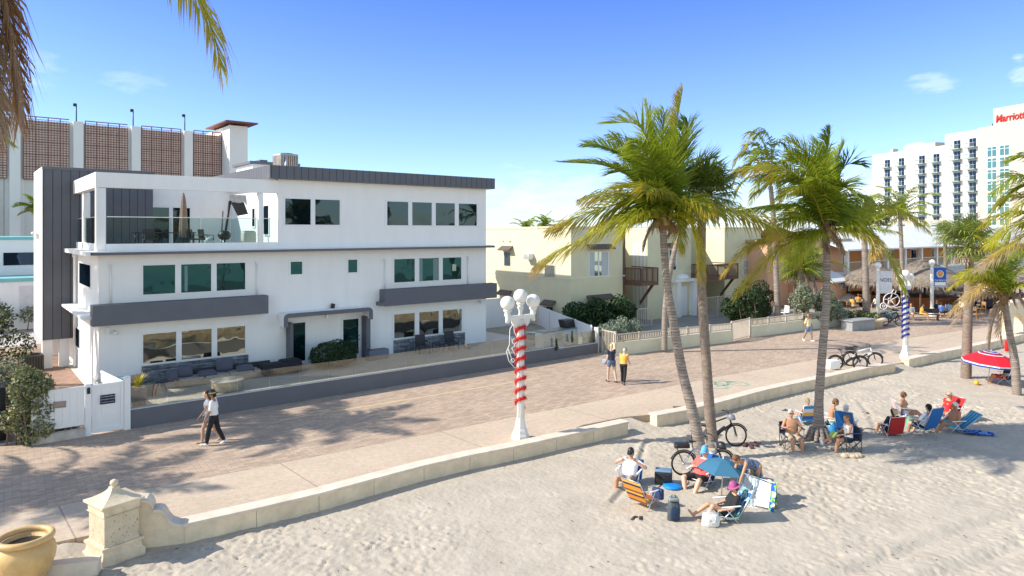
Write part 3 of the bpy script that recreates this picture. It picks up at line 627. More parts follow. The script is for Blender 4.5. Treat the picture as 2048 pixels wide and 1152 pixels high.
# ---- things on and around the house
M_acg = mat('ac_casing', (.42, .42, .40), .5, var=.15, vs=4, metal=.3); M_rust = mat('rusty_ac_grille', (.22, .12, .06), .8, var=.3, vs=6)
M_acd = mat('dark_ac_casing', (.075, .07, .055), .7, var=.3, vs=4)
def ac_unit(name, label, loc_, rz, w, d, h, mc, mg, group='air conditioning condensers'):
    t = T(name, label, 'air conditioner', loc_, rz, group); MB().rbox((0, 0, h/2), (w, d, h), .06).build('casing', mc, t)
    mb = MB()
    for sx_ in range(8):
        x = -w/2+.1+(w-.2)*sx_/7; mb.box((x, -d/2-.008, h*.52), (.045, .015, h*.78)); 
    for sy in range(6):
        y = -d/2+.1+(d-.2)*sy/5; mb.box((-w/2-.008, y, h*.52), (.015, .045, h*.78))
    mb.build('grille', mg, t); mb = MB(); mb.lathe([(.36*w, h), (.38*w, h+.02), (.4*w, h+.03), (.4*w, h)], (0, 0, 0), 20)
    for k in range(6): mb.torus((0, 0, h+.03), .06*w*(k+1), .006, (0, 0, 1), 20, 4)
    mb.build('fan_guard', M_dark, t); return t
p = FY(571, 330, 36.5)
t = ac_unit('roof_air_conditioner', 'tall rust streaked air conditioner on the roof of the white house', (p.x, 36.5, zt1-.03), .08, 1.05, .95, .98+.12, M_acg, M_rust)
MB().tube([(-.2, -.56, .9), (-.28, -.6, .5), (-.4, -.62, .0)], .05, 8).build('pipe', M_alu, t)
p = G(62, 742); p.z = 0; ac_unit('air_conditioner', 'dark ground level air conditioner between the shrubs and the stilts', p, 0, .95, .9, .78, M_acd, M_dark)
# folded parasol
pp = FY(367, 480, 35.2); z0 = zs3+.03
t = T('folded_parasol', 'closed brown parasol standing on the roof terrace', 'parasol', (pp.x, 35.2, z0))
M_brown = mat('brown_canvas', (.27, .19, .15), .85, var=.2, vs=5, bump=.3, bs=10)
MB().cyl((0, 0, 0), (0, 0, 2.65), .025).lathe([(.28, 0), (.28, .06), (.05, .09)], n=16).build('pole', M_dark, t)
prof = [(.02, 2.62), (.06, 2.5), (.10, 2.2), (.13, 1.8), (.15, 1.3), (.17, .9), (.15, .55), (.03, .5)]
mb = MB(); vs = []; fs = []; N = 24
for r_, z in prof:
    for j in range(N): w = 2*math.pi*j/N; q = r_*(1+.22*math.cos(6*w)); vs.append((q*math.cos(w), q*math.sin(w), z))
for i in range(len(prof)-1):
    for j in range(N): fs.append((i*N+j, (i+1)*N+j, (i+1)*N+(j+1) % N, i*N+(j+1) % N))
mb.add(vs, fs, True); mb.build('canopy', M_brown, t)
# covered screen hanging in the terrace corner
c = FY(476, 400, 34.6); t = T('covered_screen', 'black screen under a torn grey cover, tilted in the terrace corner', 'screen', (c.x, 34.6, zb_), 0)
MB().slab([(-.35, 0, -.38), (.25, -.1, -.38), (.42, -.2, -.95), (-.05, -.1, -1.05)], (.05, .12, 0)).build('screen', M_dark, t)
MB().slab([(-.42, -.02, -.02), (.36, -.1, -.02), (.40, -.16, -.55), (.25, -.14, -.36), (0, -.08, -.42), (-.28, -.04, -.36), (-.38, -.02, -.5)], (.06, .2, .0)).build('cover', mat('grey_cover', (.42, .42, .42), .8, var=.3, vs=6), t)
MB().cyl((.1, .15, -.5), (.1, .15, 0), .04).build('bracket', M_dark, t)
c = FY(447, 480, 34.5); MB().cyl((0, 0, 0), (.32, .1, 2.25), .05, .07, 8).box((.33, .1, 2.2), (.12, .1, .2), ry=.2).cyl((-.12, 0, 0), (.0, .1, 1.8), .03, .03, 6).build('t0', M_dark)
o = bpy.data.objects['t0']; o.name = 'patio_heater_pole'; o.location = (c.x, 34.5, zs3+.03); tag(o, 'tall black leaning pole on the roof terrace left of the covered screen', 'pole')
# terrace furniture
M_char = mat('charcoal_wicker', (.045, .045, .05), .8, var=.2, vs=12, bump=.4, bs=40); M_cush = mat('slate_cushion', (.10, .105, .13), .9, var=.1, vs=5, bump=.2, bs=20)
def dining_chair(name, label, loc_, rz, group):
    t = T(name, label, 'chair', loc_, rz, group)
    MB().rbox((0, 0, .43), (.52, .5, .07), .02).build('seat', M_char, t); MB().rbox((0, -.24, .68), (.5, .06, .46), .02, rx=.15).build('backrest', M_char, t)
    for sx_ in (-1, 1):
        MB().tube([(sx_*.26, .24, 0), (sx_*.26, .24, .62), (sx_*.26, -.22, .64)], .018, 6).build('armrest', M_dark, t)
        MB().cyl((sx_*.24, -.22, 0), (sx_*.24, -.22, .42), .018, n=6).build('leg', M_dark, t)
    return t
for i, (px, lab) in enumerate([(300, 'black terrace chair just right of the corner pillar'), (412, 'black terrace chair beside the tall leaning pole'), (392, 'black terrace chair right of the folded brown parasol')]):
    q = FY(px, 480, 34.2+i*.4); dining_chair('terrace_chair', lab, (q.x, 34.2+i*.4, zs3+.03), R(180)+i*.8, 'black chairs on the roof terrace')
q = FY(330, 480, 36); t = T('terrace_table', 'long black table on the roof terrace behind the glass', 'table', (q.x, 36, zs3+.03))
MB().rbox((0, 0, .74), (2.6, .9, .05), .02).build('tabletop', M_dark, t)
for a_ in (-1, 1):
    for b__ in (-1, 1): MB().cyl((a_*1.2, b__*.38, 0), (a_*1.2, b__*.38, .72), .03).build('leg', M_dark, t)
q = FY(449, 480, 33.6); t = T('kettle_grill', 'round black covered kettle grill on the roof terrace', 'grill', (q.x, 33.6, zs3+.03)); MB().sph((0, 0, .62), (.3, .3, .24), 16, 10).build('bowl', M_dark, t)
for k in range(3): MB().cyl((.18*math.cos(k*2.1), .18*math.sin(k*2.1), .5), (.3*math.cos(k*2.1), .3*math.sin(k*2.1), 0), .015, n=6).build('leg', M_alu, t)
q = FY(497, 480, 33.3); o = MB().rbox((0, 0, .4), (.62, .5, .8), .08).box((0, 0, .82), (.5, .4, .04)).build('storage_bin', mat('beige_plastic', (.5, .49, .44), .6, var=.08), loc=(q.x, 33.3, zs3+.03)); tag(o, 'pale plastic storage bin in the right corner of the roof terrace', 'bin')
q = FY(418, 480, 33.8); o = MB().lathe([(.17, 0), (.22, .35), (.24, .38), (.2, .38)], n=16).sph((0, 0, .42), (.16, .14, .1), 10, 6).build('bucket', mat('pale_green_plastic', (.5, .6, .56), .5, var=.08), loc=(q.x, 33.8, zs3+.03)); tag(o, 'pale bucket left of the round grill on the roof terrace', 'bucket')
# ================================================================ GLASS TOPPED WALL IN FRONT OF THE WHITE HOUSE
BY = 25.6
bx0, bx1, bxs = FY(257, 0, BY).x, FY(1196, 0, BY).x, FY(1118, 0, BY).x
bw = T('boundary_wall', 'low slate grey wall with tinted glass panels in front of the white house', 'wall', (bx0, BY, 0))
Lw = bx1-bx0; Lst = bxs-bx0; hB = .62; hB2 = .52
MB().bx(0, Lst, 0, .3, -.1, hB).bx(Lst+.002, Lw, 0, .3, -.1, hB2).build('wall_body', M_grey, bw)
M_ltop = mat('pale_coping', (.60, .58, .56), .7, var=.05)
MB().bx(0, Lst, .02, .32, hB+.002, hB+.03).bx(Lst+.002, Lw, .02, .32, hB2+.002, hB2+.03).build('coping', M_ltop, bw)
npan = 19; g1 = 1.36
for i in range(npan):
    a = .03+(Lw-.06)*i/npan; b = .03+(Lw-.06)*(i+1)/npan-.015; zb = hB+.03 if b < Lst+.5 else hB2+.03
    MB().bx(a, b, .14, .152, zb, g1 if b < Lst+.5 else 1.2).build('glass_panel', M_fence_glass, bw)
MB().bx(Lw, Lw+.08, 0, .3, 0, 1.36).build('post', M_ltop, bw)
for px in (1112, 1143):
    x = FY(px, 0, BY).x-bx0; mb = MB(); r2 = random.Random(px)
    for k in range(26): z = .5+k*.022+(.3 if px > 1120 else 0); s_ = .07*(1-k/40); mb.box((x+r2.uniform(-s_, s_), -.03+r2.uniform(-.03, .02), z), (.07, .05, .05), rx=r2.random()*3, ry=r2.random()*3)
    o = mb.build('evergreen_garland', mat('dark_garland', (.02, .05, .02), .8), loc=(bx0, BY, 0)); tag(o, 'small dark green garland hung on the glass, '+('left one by the step in the wall' if px < 1120 else 'right one past the step in the wall'), 'garland', 'garlands on the glass wall')
# terrace paving and yards
poly_sheet('terrace_paving', [(bx0, BY+.31), (bx1, BY+.31), (bx1, 40), (-6, 40), (-6, 26.2), (bx0, 26.2)], .03, brickmat('terrace_pavers', (.64, .61, .56), (.56, .53, .49), (.3, .27, .24), .9, .45, stain=.12), .1)
M_mulch = mat('brick_yard', (.30, .19, .14), .9, var=.3, vs=3, bump=.3, bs=20)
poly_sheet('yard', [(-6, 26.3), (X0-.3, 26.3), (X0-.3, 46), (-6, 46)], .045, M_mulch)
poly_sheet('road', [(-60, 48), (60, 48), (60, 54), (-60, 54)], .02, mat('pale_road', (.55, .50, .47), .85, var=.06))
# vinyl gate and fence
def planks(mb, x0, x1, y, z0, z1, step=.16):
    n = max(1, round((x1-x0)/step)); w = (x1-x0)/n
    for i in range(n): mb.bx(x0+i*w+.003, x0+(i+1)*w-.003, y, y+.03, z0, z1)
gx0, gx1 = FY(184, 0, BY).x, FY(247, 0, BY).x; gz = 1.62
gt = T('gate', 'white vinyl gate with a dark blue sign beside the glass wall', 'gate', (gx0, BY, 0))
Lg = gx1-gx0
mb = MB(); planks(mb, .09, Lg-.09, .01, .08, gz-.1); mb.build('gate_board', M_whitep, gt)
MB().bx(0, .09, -.01, .05, .06, gz).bx(Lg-.09, Lg, -.01, .05, .06, gz).bx(.09, Lg-.09, -.01, .05, gz-.1, gz).bx(.09, Lg-.09, -.01, .05, .06, .2).build('gate_frame', M_whitep, gt)
sx0, sx1 = FY(200, 0, BY).x-gx0, FY(230, 0, BY).x-gx0; sz = FY(215, 798, BY).z; cxs = (sx0+sx1)/2
sb = MB().rbox((cxs, -.02, sz), (sx1-sx0, .016, .30), .02).build('sign_board', mat('navy_sign', (.008, .02, .06), .4, var=0), gt)
for k, tx in enumerate(['THIS IS A PRIVATE RESIDENCE', 'NO TRESPASSING OR SOLICITING', 'YOU ARE ON CAMERA']):
    text('sign_lettering', tx, (cxs, -.032, sz+.09-.09*k), .036, M_whitep, sb, ext=.001)
post = MB().bx(-.19, -.02, -.04, .12, 0, gz+.05).build('gate_post', M_whitep, gt)
MB().rbox((-.1, -.06, gz-.16), (.09, .03, .2), .01).build('keypad', M_dark, post)
MB().bx(Lg+.02, Lg+.2, -.04, .14, 0, gz+.12).sph((Lg+.11, .05, gz+.12), (.12, .12, .05), 8, 6).build('gate_post', M_whitep, gt)
fx0 = FY(62, 0, BY).x
ft = T('vinyl_fence', 'white vinyl plank fence with a small tan plaque left of the gate', 'fence', (fx0, BY, 0)); Lf = gx0-.2-fx0
mb = MB(); planks(mb, 0, Lf, .0, .45, gz-.12, .19); mb.build('fence_board', M_whitep, ft)
MB().bx(0, Lf, -.012, .045, gz-.12, gz).build('rail', M_whitep, ft); MB().bx(0, Lf, -.012, .045, .38, .5).build('rail', M_whitep, ft)
MB().bx(0, Lf, -.08, .1, 0, .27).build('footing', mat('weathered_kerb', (.5, .45, .4), .9, var=.25, vs=3, bump=.4, bs=20), ft)
px_ = FY(119, 0, BY).x-fx0; MB().rbox((px_, -.02, FY(119, 809, BY).z), (.34, .014, .2), .01, ry=R(3)).build('plaque', mat('tan_plaque', (.33, .25, .2), .7, var=.4, vs=18), ft)
a = Vector((gx1+.1, BY+.15, 0)); b = Vector((gx1+.12, 30.9, 0)); d = b-a
t = T('vinyl_fence', 'white vinyl return fence running from the gate post back to the house corner', 'fence', a, math.atan2(d.y, d.x)); mb = MB(); n_ = 30
for k in range(n_): x = d.length*k/n_; mb.bx(x+.003, x+d.length/n_-.003, -.02, .01, .05, 1.47-.42*k/n_)
mb.build('fence_board', M_whitep, t); MB().slab([(0, -.035, 1.46), (d.length, -.035, 1.04), (d.length, -.035, 1.11), (0, -.035, 1.53)], (0, .065, 0)).build('rail', M_whitep, t)
# white fence right of house, with stepped low run
a = Vector((X1+.1, 36.5, 0)); b = FY(1075, 0, 35.6); hh = 2.0
t = T('vinyl_fence', 'tall white vinyl fence between the white house and the yellow house', 'fence', a); Lf = b.x-a.x
mb = MB(); planks(mb, 0, Lf, 0, .05, hh-.1, .2); mb.build('fence_board', M_whitep, t); MB().bx(0, Lf, -.015, .045, hh-.1, hh).build('rail', M_whitep, t); MB().bx(Lf, Lf+.14, -.04, .1, 0, hh+.08).bx(Lf*.42, Lf*.42+.12, -.04, .06, 0, hh+.05).build('fence_post', M_whitep, t)
a2 = Vector((b.x, 35.5, 0)); b2 = Vector((bx1+.05, BY+.5, 0)); d = b2-a2
t = T('vinyl_fence', 'lower white vinyl fence running towards the end of the glass topped wall', 'fence', a2, math.atan2(d.y, d.x)); Ld = d.length
mb = MB(); planks(mb, .01, Ld, 0, .05, 1.3, .2); mb.build('fence_board', M_whitep, t); MB().bx(0, Ld, -.015, .05, 1.3, 1.38).build('rail', M_whitep, t); mb = MB()
for k in range(5): mb.bx(Ld*k/4-.07, Ld*k/4+.07, -.055, -.02, 0, 1.45)
mb.build('fence_post', M_whitep, t)
# barbecue counter
q = FY(1115, 700, 28.6); t = T('barbecue_island', 'white outdoor counter with a black hooded grill behind the glass wall', 'barbecue', (q.x, 28.6, .03), .05)
MB().bx(-1.4, 1.5, -.3, .4, 0, .88).build('counter', M_stucco, t); MB().bx(-1.5, 1.6, -.38, .46, .882, .94).build('worktop', mat('grey_granite', (.3, .31, .3), .4, var=.2, vs=30), t)
MB().slab([(.45, -.25, .97), (1.25, -.25, .97), (1.25, -.1, 1.4), (.45, -.1, 1.4)], (0, .5, 0)).build('grill_hood', M_dark, t); MB().bx(-.5, .1, -.32, -.302, .3, .75).build('cabinet_door', M_alu, t)
q = FY(1075, 700, 29.5); t = T('glass_table', 'round glass table on the terrace left of the white barbecue counter', 'table', (q.x, 29.5, .03)); MB().lathe([(.7, .72), (.72, .735), (.7, .75)], n=28).build('tabletop', clearglass('table_glass', (.45, .6, .55), .2), t); MB().lathe([(.25, 0), (.2, .05), (.06, .1), (.05, .68), (.2, .72)], n=14).build('pedestal', M_dark, t)
# plants in the glass yard: handled with the vegetation
# ---- terrace furniture in front of the house
M_wick = mat('grey_wicker', (.30, .28, .25), .85, var=.2, vs=10, bump=.5, bs=35)
q = FY(352, 748, 31.3); q2 = FY(545, 740, 31.3)
t = T('corner_sofa', 'long dark wicker sofa with slate cushions under the left ground floor windows', 'sofa', (q.x, 31.2, .03)); Lq = q2.x-q.x
MB().rbox((Lq/2, 0, .13), (Lq, .95, .24), .04).build('base', M_wick, t)
for k in range(4): MB().rbox((Lq*(k+.5)/4, -.05, .30), (Lq/4-.03, .8, .12), .05).build('seat_cushion', mat('beige_seat_cushion', (.33, .30, .27), .9, var=.08), t)
MB().rbox((Lq*.5, .42, .42), (Lq, .12, .3), .04).build('backrest', M_char, t)
def cushion(label, x, y, z, w, h, rx=0, rz=0, ry=0):
    o = MB(); N = 10; vs = []; fs = []
    for sgn in (1, -1):
        for i in range(N+1):
            for j in range(N+1):
                u, v = i/N*2-1, j/N*2-1; e = max(0, (1-u**4)*(1-v**4))**.5; k = 1-.06*(u*u*v*v); vs.append((u*w/2*k, sgn*.09*e, v*h/2*k))
    M_ = (N+1)**2
    for i in range(N):
        for j in range(N):
            a_ = i*(N+1)+j; fs.append((a_, a_+1, a_+N+2, a_+N+1)); fs.append((M_+a_+1, M_+a_, M_+a_+N+1, M_+a_+N+2))
    o.add(vs, fs, True); ob = o.build('cushion', M_cush, loc=(x, y, z-.1)); ob.rotation_euler = (rx, ry, rz); tag(ob, label, 'cushion', 'slate cushions on the corner sofa')
cx_ = lambda px, Y=31.1: FY(px, 0, Y).x
cushion('slate cushion leaning at the far left end of the sofa', cx_(344, 30.9), 30.9, .68, .5, .45, rx=-.35, rz=.3)
cushion('slate cushion second from the left end of the sofa', cx_(371), 31.2, .73, .62, .5, rx=-.3)
cushion('flat lying slate cushion in the middle of the sofa', cx_(416, 30.9), 31.0, .58, .75, .42, rx=-1.2)
cushion('largest upright slate cushion on the sofa', cx_(452), 31.3, .80, .72, .58, rx=-.2)
cushion('flat lying slate cushion at the right of the sofa', cx_(490, 31.0), 31.0, .60, .75, .4, rx=-1.1)
q = FY(560, 735, 31.0); o = MB().rbox((0, 0, .28), (1.9, .9, .5), .15).rbox((.5, .1, .5), (.9, .7, .2), .08).build('covered_daybed', mat('black_cover', (.018, .018, .022), .8, var=.3, vs=3, bump=.5, bs=4), loc=(q.x, 31.0, .03)); tag(o, 'low daybed under a black cover between the sofa and the left door', 'daybed')
q = G(455, 782); t = T('wicker_table', 'round pale wicker table seen through the glass below the sofa', 'table', (q.x, q.y, .03)); MB().lathe([(.55, 0), (.6, .1), (.62, .35), (.6, .42), (.5, .42)], n=28).build('base', mat('pale_wicker', (.5, .45, .36), .8, var=.25, vs=14, bump=.6, bs=30), t); MB().lathe([(.64, .42), (.66, .44), (.64, .46)], n=28).build('tabletop', M_ltop, t)
for px, lab in ((845, 'black wicker armchair under the right ground floor windows, the left of the two'), (903, 'black wicker armchair under the right ground floor windows, the right of the two')):
    q = FY(px, 700, 31.4); t = T('wicker_armchair', lab, 'armchair', (q.x, 31.4, .03), R(175), 'wicker armchairs by the stone veneer')
    MB().rbox((0, 0, .36), (.6, .56, .12), .03).build('seat', M_char, t); MB().rbox((0, -.27, .66), (.6, .07, .6), .03, rx=.2).build('backrest', M_char, t)
    for sx_ in (-1, 1):
        MB().tube([(sx_*.3, .26, 0), (sx_*.3, .26, .58), (sx_*.3, -.25, .62)], .025, 6).build('armrest', M_char, t); MB().cyl((sx_*.28, -.25, 0), (sx_*.28, -.25, .4), .022, n=6).build('leg', M_char, t)
q = FY(874, 700, 31.4); t = T('side_table', 'small black side table between the two wicker armchairs', 'table', (q.x, 31.3, .03)); MB().rbox((0, 0, .42), (.5, .5, .04), .01).build('tabletop', M_char, t)
for k in range(4): MB().cyl(((k % 2-.5)*.42, (k//2-.5)*.42, 0), ((k % 2-.5)*.42, (k//2-.5)*.42, .4), .02, n=6).build('leg', M_char, t)
q = FY(756, 712, 31.3); o = MB().bx(-.55, .55, -.25, .25, 0, .5).build('planter_box', mat('mid_grey_planter', (.17, .185, .22), .6, var=.06), loc=(q.x, 31.4, .03)); tag(o, 'rectangular grey planter box right of the right door', 'planter'); MB().bx(-.5, .5, -.2, .2, .502, .51).build('soil', MATS['wet_soil'], o)
q = FY(253, 755, 30.6); t = T('covered_tub', 'low square tub with a grey cover and a turquoise hose at the house corner', 'tub', (q.x, 30.6, .03), .1); MB().rbox((0, 0, .3), (1.7, 1.5, .6), .08).build('tub_body', mat('dark_teal_tub', (.07, .1, .12), .6, var=.15), t); MB().rbox((0, 0, .64), (1.75, 1.55, .07), .03).build('tub_cover', mat('charcoal_cover', (.06, .07, .08), .8, var=.2), t)
mb = MB(); r2 = random.Random(2); pts = [(-.4+.35*math.cos(k*.7)*r2.uniform(.5, 1), -.2+.3*math.sin(k*.7)*r2.uniform(.5, 1), .72+.02*k % .1) for k in range(26)]; o = mb.tube(pts, .03, 6).build('turquoise_hose', mat('turquoise_rubber', (.05, .33, .45), .5, var=.1), loc=(q.x, 30.6, .0)); tag(o, 'coiled turquoise hose lying on the covered tub', 'hose')
# ================================================================ PARKING GARAGE
M_gar = mat('garage_concrete', (.66, .65, .62), .85, var=.06, vs=.25); M_gar2 = mat('garage_pilaster', (.74, .73, .71), .85, var=.04, vs=.3)
M_latt = mat('red_brown_lattice', (.22, .095, .07), .7, var=.15); M_latb = mat('pinkish_screen', (.80, .68, .62), .8, var=.08)
GY = 80.0; gX0 = -110; gX1 = FY(459, 0, GY).x; gZ = FY(45, 232, GY).z
ga = T('parking_garage', 'large pale parking garage with red brown lattice panels behind the white house', 'building', (gX1, GY, 0))
MB().bx(gX0-gX1, 0, 0, 40, 0, gZ-.35).build('wall', M_gar, ga)
for pa, pb in ((-120, -20), (-100-30, -95), (0-2, 13), (46, 137.5), (169.5, 254), (282, 360), (386, 441)):
    if pa == -130: continue
    x0, x1 = FY(pa, 0, GY).x-gX1, FY(pb, 0, GY).x-gX1; z0 = FY(46, 358, GY).z; z1 = gZ+.0
    pn = MB().bx(x0, x1, -.25, -.1, z0, z1-.35).build('lattice_panel', M_latb, ga)
    mb = MB(); nx_ = int((x1-x0)/.235); nz_ = int((z1-z0)/.235)
    for i in range(nx_+1):
        x = x0+(x1-x0)*i/nx_; w_ = .09 if i % 4 == 0 else .045; mb.bx(x-w_/2, x+w_/2, -.36, -.28, z0, z1 if i % 4 == 0 else z1-.3)
    for i in range(nz_+1):
        z = z0+(z1-z0)*i/nz_; w_ = .09 if i % 5 == 0 else .05; mb.bx(x0, x1, -.33, -.26, z-w_/2, z+w_/2)
    mb.build('lattice', M_latt, pn)
for pc_ in (-14, 29, 155, 270, 374, 452):
    x = FY(pc_, 0, GY).x-gX1; MB().bx(x-.42, x+.42, -.7, -.1, 0, gZ-.15).bx(x-.75, x+.75, -.12, -.004, 0, gZ-.25).build('pilaster', M_gar2, ga)
for i, px in enumerate((153.5, 267.5, 371)):
    x = FY(px, 0, GY).x; t = T('rooftop_light', 'thin dark light pole on the garage roof, '+('leftmost of three', 'middle of three', 'rightmost of three')[i], 'light pole', (x, GY+.3, gZ-.3), 0, 'light poles on the garage roof')
    MB().cyl((0, 0, 0), (0, 0, 2.0), .06, .05, 8).build('pole', M_dark, t); MB().rbox((-.12, 0, 1.9), (.32, .25, .3), .05).build('lamp_head', M_dark, t)
sX0, sX1 = FY(459, 0, 77).x, FY(495.5, 0, 77).x; sz = FY(470, 251, 77).z
MB().bx(sX0-gX1, sX1-gX1, -3, 6, 0, sz).build('stair_shaft', M_gar2, ga)
rz0 = FY(459, 246, 77).z; mb = MB(); x0, x1, y0, y1 = sX0-gX1-.7, sX1-gX1+.8, -4, 3.6; cx_r, cy_r = (x0+x1)/2, 0
mb.add([(x0, y0, rz0), (x1, y0, rz0), (x1, y1, rz0), (x0, y1, rz0), (x0, y0, rz0+.15), (x1, y0, rz0+.15), (x1, y1, rz0+.15), (x0, y1, rz0+.15), (cx_r, cy_r, rz0+.8)], [(3, 2, 1, 0), (0, 1, 5, 4), (1, 2, 6, 5), (2, 3, 7, 6), (3, 0, 4, 7), (4, 5, 8), (5, 6, 8), (6, 7, 8), (7, 4, 8)])
rf = mb.build('roof', mat('brick_red_roof', (.20, .07, .05), .7, var=.1), ga); mb = MB()
for a_ in (sX0-gX1+.1, sX1-gX1-.1):
    for b__ in (-2.9, 2.6): mb.cyl((a_, b__, sz), (a_, b__, rz0), .09, n=6)
mb.build('roof_post', M_latt, rf)
# low white building with turquoise trim
M_teal = mat('turquoise_trim', (.22, .50, .50), .7, var=.05)
lb = T('low_white_building', 'low white building with turquoise roof edges left of the grey stair tower', 'building', (-40, 56, 0))
e0, e1, e2 = FY(40, 474, 60).z, FY(40, 528, 57).z, FY(40, 556, 56).z
MB().bx(0, 46, 4, 14, 0, e0-.2).build('wall', M_stucco, lb); MB().bx(-.1, 46.1, 3.9, 14, e0-.2, e0).build('roof_trim', M_teal, lb)
MB().bx(0, 46, 0, 4-.01, 0, e2-.25).build('wall', M_stucco, lb); MB().bx(-.1, 46.1, -.1, 3.8, e2-.25, e2).build('roof_trim', M_teal, lb)
x = FY(45, 0, 60).x+40; MB().bx(x-1.1, x+2, 3.96, 3.99, FY(45, 530, 60).z, FY(45, 505, 60).z).build('window', M_paneup, lb)
x = FY(57, 0, 56).x+40; MB().bx(x-.5, x+.8, -.04, -.002, .5, 2.9).build('door', mat('off_white_door', (.66, .65, .64), .6), lb)
o = MB().bx(-40, 10, 0, .3, 0, FY(20, 657, 54.5).z-.15).build('low_wall', M_stucco, loc=(-10, 54.5, 0)); tag(o, 'low white wall with turquoise top edge behind the stilts', 'wall'); MB().bx(-40, 10, -.05, .35, FY(20, 657, 54.5).z-.148, FY(20, 657, 54.5).z).build('coping', M_teal, o)
# ================================================================ YELLOW HOUSE
YY = 32.5; M_yw = mat('pale_yellow_stucco', (.70, .655, .455), .85, var=.05, vs=.8, bump=.1, bs=50); M_ywt = mat('cream_trim', (.74, .70, .52), .8, var=.05); M_wood = mat('brown_stained_wood', (.15, .085, .055), .75, var=.2, vs=5); M_shing = mat('brown_shingle', (.13, .10, .085), .9, var=.3, vs=14, bump=.4, bs=30)
M_ywin = glassmat('clear_window_glass', (.05, .07, .08), (.55, .6, .6), .5)
M_curt = mat('white_curtain', (.5, .55, .55), .8, var=.1, vs=6, stretch=(20, 1, 1))
yx = lambda px, Y=YY: FY(px, 0, Y).x
yX0 = yx(1142); yh = T('yellow_house', 'two storey pale yellow house with brown wooden balconies behind the palms', 'house', (yX0, YY, 0))
zT, zL = 6.78, 3.40
def yb(mb, x0, x1, y0, y1, z0, z1): return mb.bx(x0-yX0, x1-yX0, y0-YY, y1-YY, z0, z1)
D = 3.2; xa1, xb0, xb1, xc0, xc1 = yx(1250), yx(1295), yx(1382), yx(1449), yx(1522)
mb = MB(); yb(mb, yX0, xa1, YY, YY+D, 0, zT); yb(mb, xb0, xb1, YY+.001, YY+D, 0, zT-.15); yb(mb, xc0, xc1, YY, YY+D, 0, zT); yb(mb, yX0+.001, xc1, YY+D+.001, YY+14, 0, zT-.06); mb.build('wall', M_yw, yh)
mb = MB(); yb(mb, yX0-.05, xa1+.03, YY-.05, YY+D, zT+.002, zT+.1); yb(mb, xb0-.03, xb1+.03, YY-.05, YY+D, zT-.148, zT+.02); yb(mb, xc0-.03, xc1+.05, YY-.05, YY+D, zT+.002, zT+.1); yb(mb, yX0-.05, xc1+.05, YY+D+.003, YY+14.05, zT-.05, zT+.08); mb.build('parapet_cap', M_ywt, yh)
mb = MB(); yb(mb, yX0-.03, xa1, YY-.03, YY-.001, zL-.05, zL+.05); yb(mb, yX0-.03, yX0-.001, YY, YY+14, zL-.05, zL+.05); yb(mb, xb0, xb1, YY-.03, YY, zL-.05, zL+.05); yb(mb, xc0, xc1, YY-.03, YY, zL-.05, zL+.05); mb.build('ledge', M_ywt, yh)
def awn(x0, x1, z, side=False):
    mb = MB()
    if not side: mb.slab([(x0-yX0, -.45, z-.28), (x1-yX0, -.45, z-.28), (x1-yX0, -.002, z), (x0-yX0, -.002, z)], (0, 0, .07))
    else: mb.slab([(-.45, x0-YY, z-.28), (-.002, x0-YY, z), (-.002, x1-YY, z), (-.45, x1-YY, z-.28)], (0, 0, .07))
    mb.build('awning', M_shing, yh)
def ywin(pa, pb, yt, yb_, aw=True, pm=M_ywin):
    m_ = (pa+pb)/2; w = window(yh, yX0, YY, pa, yt, yb_, pb, YY, [(pa+1.6, m_-1), (m_+1, pb-1.6)], pm, fw=.05)
    z1, z0 = FY(pa, yt, YY).z, FY(pa, yb_, YY).z
    for c0_, c1_ in ((pa+2, pa+(pb-pa)*.3), (m_+6, pb-2)): mb = MB(); yb(mb, yx(c0_), yx(c1_), YY-.014, YY-.009, z0+.06, z1-.06); mb.build('curtain', M_curt, w)
    if aw: awn(yx(pa-4), yx(pb+5), z1+.42)
ywin(1177, 1217, 503, 554); ywin(1177, 1217, 605, 660); ywin(1334, 1353, 499, 541); ywin(1485, 1512, 520, 550, False); ywin(1488, 1512, 573, 610, True)
def yside(pa, pb, yt, yb_, name='window', m=M_ywin, aw=True):
    A = FX(pa, yt, yX0); B = FX(pb, yb_, yX0); y0, y1 = min(A.y, B.y), max(A.y, B.y); z1 = A.z; z0 = B.z
    w = MB().bx(-.03, .0, y0-.06-YY, y1+.06-YY, z0-.06, z1+.06).build(name, M_ywt, yh); MB().bx(-.036, -.031, y0-YY, y1-YY, z0, z1).build('pane' if name == 'window' else 'door_leaf', m, w)
    if aw: awn(y0-.3, y1+.3, z1+.4, True)
yside(1009, 1021, 504, 532); yside(1090, 1110, 530, 553, aw=False); M_bdoor = mat('dark_blue_door', (.035, .06, .10), .5); yside(1094, 1106, 613, 655, 'door', M_bdoor); yside(1005, 1020, 592, 622)
A = FX(1062, 513, yX0); t = T('window_air_conditioner', 'small boxy air conditioner in the side wall of the yellow house', 'air conditioner', (yX0-.25, A.y, A.z-.22)); MB().rbox((0, 0, .22), (.5, .62, .42), .02).build('casing', M_whitep, t); mb = MB()
for k in range(5): mb.bx(-.258, -.252, -.26, .26, .06+k*.075, .09+k*.075)
mb.build('grille', M_dark, t)
for px in (1263-256, 1020): 
    A = FX(px, 482, yX0); MB().cyl((-.12, A.y-YY, A.z), (0, A.y-YY, A.z), .05).build('vent_pipe', M_ywt, yh)
